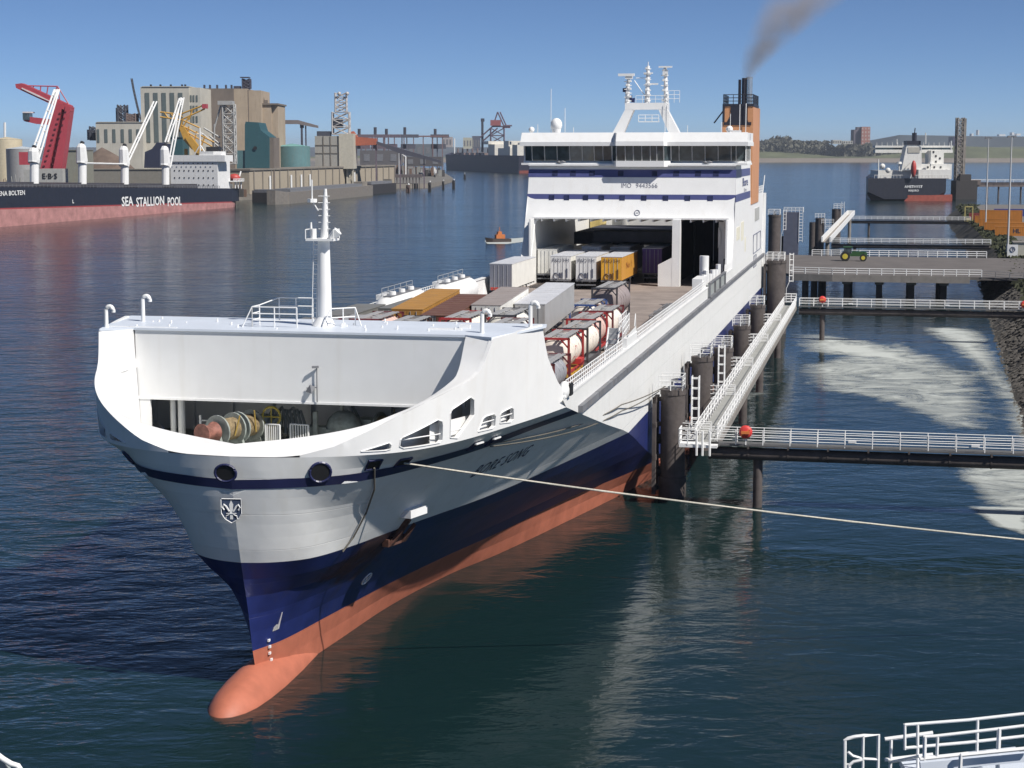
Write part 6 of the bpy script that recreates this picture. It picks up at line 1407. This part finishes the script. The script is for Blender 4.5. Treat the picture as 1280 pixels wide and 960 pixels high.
g = MB(); pxbox(g, 337, 172, 342, 210, 1022, 25, zb=3); loc_build(g, 'stair_tower', Mbrown, o); g = MB(); c = P(319,185,1019.6); g.tube([(c.x,c.y,c.z),(c.x,c.y-.3,c.z)], 1.1, 12); loc_build(g, 'round_opening', M_DARK, o); g = MB(); pxbox(g, 296, 188, 306, 208, 1021, 20, zb=3); loc_build(g, 'annex', mat('annex_teal', (.08,.16,.17)), o)
tank('teal tank with pale green roof right of the teal hall', 341, 385, 183, 208, 1120, mat('tank_teal', (.10,.20,.21), streak=.25), Mtl)
slot_building('small teal shed between the pale silos', 214, 172, 228, 205, 1000, 20, [], 0, 0, Mteal)
o = simple('dark_machine', 'dark navy machine house behind the third deck crane', 'machine house', 980, 192, 208); g = MB(); pxpoly(g, [(180,210),(209,210),(207,180),(196,178),(190,186),(181,190)], 980, 15); loc_build(g, 'machine_body', mat('machine_navy', (.025,.03,.06)), o)
# yellow unloader
Myl = mat('unloader_yellow', (.48,.27,.045), .6, var=.12); o = simple('yellow_unloader', 'yellow lattice unloader boom above the bulk carrier house', 'crane', 930, 240, 205)
g = MB(); pxpoly(g, [(224,160),(230,158),(244,184),(240,187),(230,176)], 930, 4); pxpoly(g, [(231,172),(238,170),(252,188),(248,192),(243,190)], 928, 4); loc_build(g, 'boom_plate', Myl, o)
g = MB()
for a, b in (((200,140),(225,143)),((200,146),(226,150)),((225,143),(256,131)),((226,150),(256,136)),((205,140),(210,147)),((213,141),(218,148)),((221,142),(228,146)),((228,150),(224,165)),((236,146),(228,160)),((240,138),(236,150)),((228,150),(250,160)),((226,156),(268,178)),((228,162),(265,183)),((236,158),(234,170)),((246,164),(243,176)),((256,170),(252,182))): 
    for dy in (0, 4): pxtube(g, [a, b], 932+dy, .42)
loc_build(g, 'boom_lattice', Myl, o)
g = MB(); pxbox(g, 252.5, 130, 258, 135.5, 931, 5); loc_build(g, 'boom_tip', Mrc, o)
g = MB()
for x in (232, 246): pxbox(g, x-1, 186, x+1, 215, 931, 4, zb=3)
each_loc(g, 'unloader_leg', Myl, o)
o = simple('lattice_mast', 'grey lattice loading mast in front of the brown silo', 'mast', 960, 283, 205); g = MB(); lattice(g, 275, 289, 205, 130, 960, 7, .45, 6); pxbox(g, 272, 126, 290, 131, 959, 9)
for a, b in (((268,160),(276,132)),((268,195),(268,155)),((262,170),(275,180)),((255,160),(275,172)),((250,165),(280,188))): pxtube(g, [a, b], 962, .5)
loc_build(g, 'mast_lattice', mat('lattice_grey', (.36,.36,.35)), o)
for lab, pts, Y_ in (('dark lattice jib standing behind the lower silo wing', [(164.5,98),(167,112),(171,130),(176,150)], 1200),): 
    o = simple('lattice_jib', lab, 'crane', Y_, 176, 152); g = MB(); 
    for dx in (-.8, .8): g.tube([P(x+dx, y, Y_) for x, y in pts], .35, 4); g.tube([P(x+dx, y, Y_+2) for x, y in pts], .35, 4)
    for k in range(12): t = k/11; x, y = 164.5+11.5*t, 98+52*t; pxtube(g, [(x-.8,y),(x+.8,y+4)], Y_, .25, 4)
    loc_build(g, 'jib_lattice', mat('jib_dark', (.06,.065,.08)), o)
for lab, x0, y0, x1, y1 in (('dark rooftop plant tower on the lower silo wing', 143, 131, 152, 153), ('rusty rooftop plant beside the dark plant tower', 154, 142, 165, 152), ('dark plant cluster at the left end of the lower silo wing', 107, 158, 119, 175)):
    o = simple('roof_plant', lab, 'plant', 1062, (x0+x1)/2, y1); g = MB(); lattice(g, x0, x1, y1, y0, 1062, 8, .5, 3); pxbox(g, x0+2, y0+4, x1-2, y1, 1064, 5); loc_build(g, 'plant_frame', mat('plant_rust', (.16,.12,.11)) if 'rusty' in lab else mat('plant_dark', (.05,.055,.075)), o)
# small indistinct machinery heaped on the quay
g = MB(); rnd = random.Random(3)
for k in range(420):
    x = rnd.choice((rnd.uniform(-10,48), rnd.uniform(80,225), rnd.uniform(255,305), rnd.uniform(345,420), rnd.uniform(440,555))); Y_ = 760+rnd.random()*120 if x < 48 else (925+rnd.random()*30 if x < 310 else (1140+rnd.random()*30 if x < 430 else 1620+rnd.random()*200)); p_ = P(x, 210, Y_); sz = rnd.uniform(.8,3.2); h = rnd.uniform(1.5,9)*(1 if x < 430 else 1.6)
    if rnd.random() < .55: g.box(p_.x-sz/2,p_.x+sz/2,Y_,Y_+sz,3.1,3.2+h*.8, k%3)
    else: g.tube([(p_.x,Y_,3.1),(p_.x+rnd.uniform(-2,2),Y_,3.2+h*1.5)], rnd.uniform(.12,.35), 4, k%3)
g.build('quay_clutter', [mat('clutter_dark', (.07,.065,.06)), mat('clutter_rust', (.16,.10,.07)), mat('clutter_grey', (.28,.28,.26))], None, kind='stuff')['label'] = 'mass of small dark machinery standing along the left quay'
# brown ore heap behind the cranes
g = MB(); cx_, cy_ = P(128, 205, 930).x, 930; rows = []
for i in range(9):
    t = i/8; rows.append([(cx_+40*(1-t)*math.cos(a)*(1+.12*math.sin(3*a+i)), cy_+26*(1-t)*math.sin(a), 3+ (P(0,184,930).z-3)*t**.9) for a in [2*math.pi*k/26 for k in range(26)]])
g.loft(rows, 0, False, True); tag(g.build('ore_heap', mat('ore_brown', (.13,.095,.075), .95, var=.35, scale=.15, bump=.6), None, smooth=60), 'brown ore heap on the quay behind the deck cranes', 'heap')
slot_building('long grey green shed behind the second deck crane', 78, 188, 100, 232, 800, 25, [], 0, 0, mat('shed_grey', (.22,.22,.18), streak=.3))
slot_building('low olive grey wall running behind the deck cranes', 78, 212, 215, 238, 905, 10, [], 0, 0, mat('wall_olive', (.20,.19,.165), streak=.3))
# storage wall along the quay
o = empty('storage_wall', (-146,985,3), math.atan2(1265-985, -84+146), 'long tan storage wall along the quay behind the barges', 'wall'); Lw = math.hypot(280, 62); hw = 13.2
g = MB(); g.box(0,Lw,0,14,0,hw); g.build('wall', mat('wall_tan', (.345,.295,.225), .9, var=.07, streak=.35, dirt=(.12,.10,.08)), o)
g = MB(); g.box(-.5,Lw+.5,-.7,14.5,hw,hw+.9); g.build('coping', M_QWALL, o)
for x in np.arange(6, Lw, 14): g = MB(); g.box(x,x+.9,-.5,0,0,hw); g.build('buttress', M_QWALL, o)
for x in (30, 66, 84, 100, 190): g = MB(); g.box(x,x+2.0,-.9,-.5,0,hw*.75); g.build('white_post', M_RAIL, o)
def barge(label, p, q, w, h, m_):
    p, q = Vector(p), Vector(q); o = empty('barge', p, math.atan2(q.y-p.y, q.x-p.x), label, 'barge'); L = (q-p).length; g = MB()
    g.loft([[(0,w*.3,h*1.2),(0,w*.7,h*1.2)],[(L*.07,0,h),(L*.07,w,h)],[(L*.95,0,h),(L*.95,w,h)],[(L,w*.2,h),(L,w*.8,h)]], 0)
    for y in (0, w): g.loft([[(0,w*.3 if y == 0 else w*.7,-.5),(L*.07,y,-.5),(L*.95,y,-.5),(L,w*.2 if y == 0 else w*.8,-.5)],[(0,w*.3 if y == 0 else w*.7,h*1.2),(L*.07,y,h),(L*.95,y,h),(L,w*.2 if y == 0 else w*.8,h)]], 0)
    g.add([(0,w*.3,-.5),(0,w*.7,-.5),(0,w*.7,h*1.2),(0,w*.3,h*1.2)], [(0,1,2,3)]); g.build('hull', m_, o)
    g = MB(); g.box(L*.1,L*.85,w*.12,w*.88,h,h+1.6); g.build('coaming', M_FENDER, o); g = MB(); g.box(L*.88,L*.94,w*.25,w*.75,h,h+2.6); g.build('wheelhouse', M_QWALL, o); return o
Mbg = mat('barge_grey', (.17,.155,.14), .8, var=.2, streak=.4); Mbgd = mat('barge_black', (.03,.028,.03), .7)
barge('long grey barge lying along the tan storage wall', PZ(352,256,0), PZ(460,246,0)+Vector((2,40,0)), 11, 6, Mbg)
barge('dark barge between the bulk carrier stern and the long grey barge', PZ(312,253,0), PZ(360,253.5,0), 10, 5.2, Mbgd)
barge('short dark barge beyond the long grey barge', PZ(463,243,0), PZ(497,240,0), 10, 6, Mbgd)
# hopper tower with mast and conveyors
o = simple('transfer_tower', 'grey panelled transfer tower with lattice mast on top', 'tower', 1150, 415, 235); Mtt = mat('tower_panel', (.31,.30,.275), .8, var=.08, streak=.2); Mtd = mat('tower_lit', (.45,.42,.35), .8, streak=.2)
g = MB(); pxbox(g, 394, 170, 423.5, 212, 1150, 24); loc_build(g, 'panel_wall', Mtt, o); g = MB(); pxbox(g, 424, 167, 441.5, 211, 1149, 24); loc_build(g, 'lit_wall', Mtd, o)  # sunlit side of the tower put into a paler wall colour
for y in (181, 191): g = MB(); pxbox(g, 394, y, 424, y+.8, 1149.6, .5); loc_build(g, 'panel_joint', M_QWALL, o)
for x in (404, 413): g = MB(); pxbox(g, x, 170, x+.6, 212, 1149.6, .5); loc_build(g, 'panel_joint', M_QWALL, o)
g = MB()
for x in (420, 427, 434, 441): pxbox(g, x-.8, 210, x+.8, 236, 1152, 2, zb=2)
for a, b in (((420,212),(427,233)),((427,212),(420,233)),((434,212),(441,233)),((441,212),(434,233))): pxtube(g, [a, b], 1153, .5)
loc_build(g, 'tower_leg', Mtd, o)
g = MB(); lattice(g, 413, 434, 168, 140, 1155, 10, .45, 3); lattice(g, 417, 431, 140, 116, 1157, 7, .4, 4); 
for x in (424, 434): c = P(x,117,1156); g.ball((c.x,c.y,c.z), 1.3, 8)
loc_build(g, 'tower_mast', mat('mast_pale', (.45,.43,.42)), o)
g = MB(); pxbox(g, 396, 164, 412, 171, 1155, 12); pxbox(g, 415, 148, 428, 160, 1157, 6); loc_build(g, 'top_plant', mat('plant_dark', (.05,.055,.075)), o)
Mor = mat('conveyor_orange', (.36,.10,.055), .7, var=.2); Mpu = mat('gantry_plum', (.13,.10,.125), .8, var=.2)
o = simple('orange_conveyor', 'rusty orange conveyor head jutting from the transfer tower', 'conveyor', 1165, 453, 185); g = MB(); pxpoly(g, [(434,166),(441,164),(446,171),(470,173),(470,181),(446,182),(436,180)], 1165, 12); loc_build(g, 'conveyor_box', Mor, o)
g = MB(); pxpoly(g, [(466,178),(468,176),(552,201),(552,204),(500,192)], 1168, 6); loc_build(g, 'conveyor_arm', mat('arm_slate', (.07,.07,.09)), o)
g = MB()
for x, y in ((470,181),(500,190),(530,198)): pxbox(g, x-.6, y, x+.6, 216, 1170, 2, zb=2)
each_loc(g, 'conveyor_leg', Mpu, o)
o = simple('elevated_conveyor', 'grey elevated conveyor bridge between tan silo and transfer tower', 'conveyor', 1160, 370, 165); g = MB(); pxpoly(g, [(347,150),(372,150),(397,157),(397,160),(371,155),(347,155)], 1160, 5); loc_build(g, 'conveyor_bridge', mat('bridge_grey', (.19,.165,.165)), o)
g = MB(); pxbox(g, 375, 154, 379, 160, 1161, 4); pxbox(g, 376.5, 160, 378, 208, 1161, 2, zb=2); pxbox(g, 382, 157, 382.8, 208, 1161, 1, zb=2); loc_build(g, 'conveyor_post', mat('bridge_dark', (.06,.06,.08)), o)
o = simple('pipe_arch', 'thin pale pipe arch standing on the low quay', 'pipe', 1270, 503, 218); g = MB(); g.tube([P(x, y, 1270) for x, y in ((499,218),(499,190),(507,196),(507,218))], .55, 6); loc_build(g, 'pipe_tube', Mcw, o)
# trestle of dark gantries behind
for k, x in enumerate((448, 468, 482, 505, 543)):
    o = simple('gantry_frame', ['plum gantry frame nearest the transfer tower','plum gantry frame under the dark chimney','plum gantry frame beside the square plant house','dark gantry frame at the middle of the trestle','dark gantry frame next to the moored dark ship'][k], 'gantry', 1700+40*k, x, 205)
    g = MB(); Yg = 1700+40*k; pxbox(g, x-3, 172, x-2, 212, Yg, 3, zb=2); pxbox(g, x+3, 172, x+4, 212, Yg, 3, zb=2); pxbox(g, x-5, 168, x+18, 172, Yg, 8); pxbox(g, x-4, 180, x+14, 186, Yg+4, 10); loc_build(g, 'frame', Mpu if k < 3 else mat('gantry_slate', (.09,.09,.115), .8), o)
    g = MB(); pxtube(g, [(x+1,172),(x+1,161-2*(k%2))], Yg+3, 1.5, 6); loc_build(g, 'chimney', mat('chimney_dark', (.05,.05,.065)), o)
o = simple('long_trestle', 'long thin conveyor trestle behind the gantry frames', 'conveyor', 1850, 500, 172); g = MB(); pxbox(g, 440, 169.5, 560, 171.2, 1850, 5)
for x in range(445, 560, 12): pxbox(g, x-.4, 170, x+.4, 205, 1851, 2, zb=2)
loc_build(g, 'trestle_beam', mat('trestle_rust', (.20,.12,.12)), o)
for x0, y0, x1, y1, Y_, c, lab in ((553,171,565,184,2500,(.36,.33,.33),'pale pinkish silo house beyond the moored dark ship bow'),(579,172,590,186,2500,(.42,.42,.35),'pale square house above the moored dark ship'),(590,170,600,188,2520,(.10,.11,.15),'dark blue house right of the pale square house'),(508,180,540,196,2300,(.13,.15,.17),'low blue grey sheds seen through the trestle'),(450,188,500,206,1600,(.11,.105,.11),'low dark sheds under the gantry frames'),(505,196,552,208,1650,(.085,.08,.085),'dark stockpile sheds at the water edge')):
    block('port_shed', lab, x0, y0, x1, y1, Y_, 40, mat('shed_'+lab.split()[0]+str(x0), c, .85), rows_=1, cols_=3, wm=M_FENDER)
o = simple('white_mast', 'white vertical pipe among the pale houses', 'pipe', 2480, 568, 188); g = MB(); pxtube(g, [(568,192),(568,173)], 2480, 1.0, 6); loc_build(g, 'pipe_tube', Mcw, o)
# low quay with small boats
o = simple('low_pier', 'low dark piled pier in front of the gantries', 'pier', 1290, 505, 226); g = MB(); pxbox(g, 486, 218, 527, 222, 1290, 14); 
for x in range(488, 528, 4): pxbox(g, x-.5, 221, x+.5, 230, 1291, 2, zb=-2)
loc_build(g, 'pier_deck', mat('pier_dark', (.12,.10,.10), .9), o)
def workboat(label, x, y, Y, L, hullm, capm):
    o = simple('work_boat', label, 'boat', Y, x, y); o.location.z = 0; g = MB(); w = L*.3
    g.loft([[(-L/2,-w/2,-.3),(L*.3,-w/2,-.3),(L/2,0,-.2),(L*.3,w/2,-.3),(-L/2,w/2,-.3)],[(-L/2,-w/2,L*.13),(L*.3,-w/2,L*.15),(L/2+.6,0,L*.2),(L*.3,w/2,L*.15),(-L/2,w/2,L*.13)]], 0, False, True); g.add([(-L/2,-w/2,L*.13),(L*.3,-w/2,L*.15),(L/2+.6,0,L*.2),(L*.3,w/2,L*.15),(-L/2,w/2,L*.13)], [(0,1,2,3,4)]); g.build('hull', hullm, o)
    g = MB(); g.box(-L*.25,L*.12,-w*.35,w*.35,L*.13,L*.3); g.prism([(-L*.12,-w*.3,L*.3),(L*.06,-w*.3,L*.3),(L*.03,-w*.3,L*.42),(-L*.12,-w*.3,L*.42)], (0,w*.6,0)); g.tube([(-L*.05,0,L*.42),(-L*.05,0,L*.6)], .12, 5); g.build('cabin', capm, o); return o
workboat('small white and dark work boat at the end of the low pier', 543, 213, 1900, 22, Mbgd, Mcw)
workboat('small white cabin boat moored behind the low pier', 528, 217, 1700, 16, Mcw, Mcw)
pb = workboat('small orange pilot boat crossing the harbour with white wake', 623, 302, 530, 7.5, mat('boat_dark', (.05,.035,.03)), mat('boat_orange', (.50,.16,.045)))
pb.rotation_euler = (0,0,math.radians(200))
foam_sheet('boat_wake', [([(603,301),(612,298),(640,298),(690,294),(700,297),(645,304),(625,307),(606,305)], .95, 1.6)], *(lambda c: (c.x-9, c.x+22, c.y-9, c.y+40))(ZS(622,303,0)), .8, 'white wake behind the small orange pilot boat')
# dolphins in the harbour
for k, (x, y, w, ht) in enumerate(((510,240,4.5,10),(537,238.5,3.4,12),(554,236,2.6,11),(567,235,3.2,11),(543.5,226,2.0,9),(581,224,2.4,7))):
    p0 = PZ(x, y, 0); o = empty('harbour_dolphin', p0, 0, ['brown pile cluster nearest the low pier','stout dark pile cluster with white lamp, next to the brown cluster','slim dark pile cluster with white lamp, middle of three','dark pile cluster with white lamp, outermost of three','small dark pile cluster near the moored work boat','lone dark pile cluster in front of the moored dark ship'][k], 'dolphin'); sc = p0.y/F_PX; g = MB(); r = w*sc*.5; h = ht*sc
    for dx, dy in ((-r*.6,0),(r*.6,0),(0,r*.8)): g.tube([(dx*1.3,dy*1.3,-2),(dx,dy,h*.85)], r*.5, 8)
    g.cyl((0,r*.2,h*.55),(0,r*.2,h*.85), r, r, 12); g.build('pile_cluster', Mbgd if k else mat('cluster_brown', (.10,.065,.055)), o)
    if k < 4: g = MB(); g.ball((r*.4,-r*.4,h*.95), r*.55, 8); g.tube([(r*.4,-r*.4,h*.6),(r*.4,-r*.4,h)], .2, 5); g.build('lamp', M_RAIL, o)
    else: g = MB(); g.tube([(0,0,h*.8),(0,0,h*1.25)], .4, 5); g.build('lamp', M_STEEL, o)
# moored dark ship in the middle distance
o = empty('moored_ship', (-14,2100,0), 0, 'dark navy bulk ship moored far up the harbour with white stern house', 'ship'); Mnv = mat('ship_navy', (.025,.026,.05), .6, streak=.25)
a, b = PZ(553,211.5,0), PZ(648,216.5,0); dM = (b-a).normalized(); nM = Vector((dM.y,-dM.x,0)); 
def MS(u, v, z): return a+dM*u-nM*v+Vector((0,0,z))-o.location
LM = (b-a).length; g = MB(); zM = P(0,194,2300).z
g.loft([[MS(0,16,-1),MS(30,0,-1),MS(LM,0,-1),MS(LM,32,-1),MS(30,32,-1)],[MS(-12,16,zM+3),MS(24,0,zM),MS(LM+4,0,zM),MS(LM+4,32,zM),MS(24,32,zM)]], 0, False, True); g.add([MS(-12,16,zM+3),MS(24,0,zM),MS(LM+4,0,zM),MS(LM+4,32,zM),MS(24,32,zM)], [(0,1,2,3,4)]); g.build('hull', Mnv, o)
g = MB(); g.add([MS(LM+.5,1,0),MS(LM+.5,31,0),MS(LM+1.2,31,3.2),MS(LM+1.2,1,3.2)], [(0,1,2,3)]); g.build('boot_top', Mtred, o)
g = MB()
g.prism([MS(LM*.62,3,zM),MS(LM*.70,3,zM),MS(LM*.70,29,zM),MS(LM*.62,29,zM)], (0,0,14)); g.prism([MS(LM*.60,-1,zM+14),MS(LM*.66,-1,zM+14),MS(LM*.66,33,zM+14),MS(LM*.60,33,zM+14)], (0,0,4)); g.prism([MS(LM*.74,3,zM),MS(LM*.88,3,zM),MS(LM*.88,29,zM),MS(LM*.74,29,zM)], (0,0,9)); g.prism([MS(LM*.78,6,zM+9),MS(LM*.84,6,zM+9),MS(LM*.84,26,zM+9),MS(LM*.78,26,zM+9)], (0,0,9)); g.prism([MS(LM-40,2,zM),MS(LM-14,2,zM),MS(LM-14,30,zM),MS(LM-40,30,zM)], (0,0,13)); g.prism([MS(LM-38,-2,zM+13),MS(LM-28,-2,zM+13),MS(LM-28,34,zM+13),MS(LM-38,34,zM+13)], (0,0,4)); g.prism([MS(LM-70,4,zM),MS(LM-60,4,zM),MS(LM-60,16,zM),MS(LM-70,16,zM)], (0,0,11)); g.build('deck_house', mat('ship_cream', (.66,.63,.56), .6, var=.1), o)
g = MB(); g.prism([MS(LM-24,10,zM),MS(LM-14,10,zM),MS(LM-14,20,zM),MS(LM-24,20,zM)], (0,0,21)); g.build('funnel', M_DARK, o)
g = MB()
for u in np.arange(40, LM*.56, 33): g.prism([MS(u,5,zM),MS(u+22,5,zM),MS(u+22,27,zM),MS(u,27,zM)], (0,0,3)); g.tube([MS(u-5,16,zM),MS(u-5,16,zM+9)], 1.2, 6)
g.build('deck_gear', mat('gear_rust', (.20,.15,.14)), o)
o = simple('grab_crane', 'rusty red lattice grab crane behind the moored dark ship', 'crane', 2350, 622, 190)
g = MB(); lattice(g, 613, 630, 188, 160, 2350, 14, 1.0, 3); 
for p_, q_ in (((622,140),(616,158)),((622,140),(630,158)),((625,140),(634,160)),((616,158),(638,158)),((600,172),(618,156)),((604,176),(622,160)),((630,157),(640,157))): pxtube(g, [p_, q_], 2352, 1.0); pxtube(g, [p_, q_], 2362, 1.0)
loc_build(g, 'crane_lattice', mat('crane_plum', (.12,.085,.12), .8), o)
g = MB(); pxbox(g, 613, 150, 626, 157, 2350, 12); pxbox(g, 628, 157.5, 638, 160, 2352, 5); loc_build(g, 'machine_house', mat('crane_rust', (.28,.09,.09)), o)
g = MB(); pxtube(g, [(603,190),(603,149)], 2380, 1.6, 6); pxbox(g, 601, 148, 605.5, 152, 2379, 6); loc_build(g, 'signal_tower', mat('plant_dark', (.05,.055,.075)), o)

# ================================================================== the photographer's own ship: railing in the foreground
YR = 38.0
fr_ = empty('deck_railing', P(1170, 960, YR), 0, 'white tubular deck railing with curved end in the lower right corner', 'railing')
g = MB()
def ft(pts, r=.035): g.tube([P(x, y, YR+(q[0] if q else 0)) for x, y, *q in pts], r, 7)
ft([(1131,906),(1210,900),(1290,891)]); ft([(1131,935),(1210,928),(1290,919)]); ft([(1131,905),(1131,937)]); ft([(1147,905),(1147,975)]); ft([(1222,899),(1221,952)])
ft([(1154,921,-1),(1170,920,-1),(1249,911,-1),(1290,906,-1)]); ft([(1156,920,-1),(1155,980,-1)], .045); ft([(1172,920,-1),(1170,980,-1)]); ft([(1249,910,-1),(1246,985,-1)], .05)
ft([(1106,924,.5),(1166,916,.5)], .045); ft([(1106,950,.5),(1166,943,.5)], .045); ft([(1114,922,.5),(1112,985,.5)], .04)
ft([(1150,949,-1),(1211,942,-1)], .045); ft([(1201,944,-1.5),(1290,935,-1.5)], .045); ft([(1201,944,-1.5),(1199,985,-1.5)], .045); ft([(1112,953,.5),(1150,945,-.5)])
g.tube([P(x, y, YR) for x, y in ((1056,985),(1056,925),(1060,923),(1068,921),(1080,919.5),(1098,918.5),(1097,985))], .04, 7)
g.tube([P(x, y, YR) for x, y in ((1060,940),(1066,945),(1078,948.5),(1097,949.5))], .035, 6); ft([(1079,919.5),(1078,985)]); ft([(1061,955),(1061,985)], .05); g.tube([P(x, y, YR-.4) for x, y in ((1061,957),(1067,952),(1078,950))], .035, 6)
loc_build(g, 'rail_tubes', M_RAIL, fr_, smooth=50)
g = MB(); a, b = P(1148,986,YR-1.2), P(1300,970,YR-1.2)
g.prism([a, b, b+Vector((0,1.9,0)), a+Vector((0,1.9,0))], (0,0,-.15)); a2 = P(1150,958,YR-1.3); b2 = P(1300,944,YR-1.3); g.beam(a2, b2, .12, .2); loc_build(g, 'walkway_plate', M_ROOFW, fr_)
g = MB(); c = P(1230,985,YR-.5); g.tube([(c.x,c.y,c.z),(c.x,c.y,-2)], .4, 12); g.box(c.x-2.0,c.x+2.5,c.y-.5,c.y+.5,c.z-.3,c.z+.1); loc_build(g, 'support_post', M_GREY, fr_)
o = empty('deck_edge', P(0, 960, YR), 0, 'white curved deck edge showing in the lower left corner', 'deck edge'); g = MB(); g.tube([P(x, y, YR) for x, y in ((-30,922),(-8,940),(4,949),(14,955),(22,957),(40,985))], .07, 8); loc_build(g, 'edge_tube', M_RAIL, o, smooth=50)
g = MB(); g.prism([P(x, y, YR+.05) for x, y in ((-30,926),(2,951),(24,990),(-30,990))], (0,.25,0)); q = P(-10,980,YR); g.tube([(q.x,q.y,q.z),(q.x,q.y,-2)], .3, 10); loc_build(g, 'edge_plate', M_GREY, o)

# ================================================================== funnel smoke
def smoke():
    m = bpy.data.materials.new('funnel_smoke'); m.use_nodes = True; t = m.node_tree; N, Lk = t.nodes, t.links; N.remove(N['Principled BSDF'])
    v = N.new('ShaderNodeVolumePrincipled'); v.inputs['Color'].default_value = (1.0,.80,.60,1); v.inputs['Anisotropy'].default_value = .1
    at = N.new('ShaderNodeTexCoord'); n = N.new('ShaderNodeTexNoise'); n.inputs['Scale'].default_value = .28; n.inputs['Detail'].default_value = 4; Lk.new(at.outputs['Object'], n.inputs['Vector'])
    sp = N.new('ShaderNodeSeparateXYZ'); Lk.new(at.outputs['Object'], sp.inputs[0])
    r1 = N.new('ShaderNodeMapRange'); r1.inputs[1].default_value = 0; r1.inputs[2].default_value = 13; r1.inputs[3].default_value = 1.0; r1.inputs[4].default_value = .07; Lk.new(sp.outputs['Z'], r1.inputs[0])
    r2 = N.new('ShaderNodeMapRange'); r2.inputs[1].default_value = .25; r2.inputs[2].default_value = .75; Lk.new(n.outputs[0], r2.inputs[0])
    # soft edge: distance from the plume's axis, which leans with the wind
    def mth(op, a, b):
        q = N.new('ShaderNodeMath'); q.operation = op
        for i, x in enumerate((a, b)):
            if isinstance(x, (int, float)): q.inputs[i].default_value = x
            else: Lk.new(x, q.inputs[i])
        return q.outputs[0]
    ax = mth('MULTIPLY', mth('POWER', mth('MAXIMUM', sp.outputs['Z'], 0.0), 1.31), .349)
    dx = mth('SUBTRACT', sp.outputs['X'], ax); d2 = mth('ADD', mth('MULTIPLY', dx, dx), mth('MULTIPLY', sp.outputs['Y'], sp.outputs['Y']))
    rad = mth('ADD', mth('MULTIPLY', sp.outputs['Z'], .5), 1.0); fall = mth('SUBTRACT', 1.0, mth('DIVIDE', mth('SQRT', d2, 0), rad)); fall = mth('MAXIMUM', fall, 0.0)
    mu = mth('MULTIPLY', mth('MULTIPLY', r1.outputs[0], r2.outputs[0]), fall); Lk.new(mu, v.inputs['Density']); Lk.new(v.outputs[0], N['Material Output'].inputs['Volume']); return m
base = SHIP(12.1, 165, 37.1); g = MB(); rows = []
for z in np.linspace(-.2, 19, 14):
    zz = max(z, 0); c = zz**1.31*.349; r = 1.05+zz*.51; rows.append([(c+r*math.cos(a), r*math.sin(a), z) for a in [2*math.pi*k/18 for k in range(18)]])
g.loft(rows, 0, False, True); g.add(rows[0], [tuple(range(18))]); g.add(rows[-1], [tuple(range(18))])
o = g.build('smoke', smoke(), None, kind='stuff'); o.location = base; o['label'] = 'brownish exhaust smoke drifting from the funnel'

# ================================================================== air between here and the far shore
hm = bpy.data.materials.new('haze_air'); hm.use_nodes = True; hn = hm.node_tree; hn.nodes.remove(hn.nodes['Principled BSDF'])
hv = hn.nodes.new('ShaderNodeVolumePrincipled'); hv.inputs['Color'].default_value = (.80,.88,1.0,1); hv.inputs['Density'].default_value = 0.00006; hv.inputs['Anisotropy'].default_value = .2
hn.links.new(hv.outputs[0], hn.nodes['Material Output'].inputs['Volume'])
g = MB(); g.box(-9300, 9300, -450, 14300, -6, 108); o = g.build('haze', hm, None, kind='stuff'); o['label'] = 'thin blue haze over the harbour'
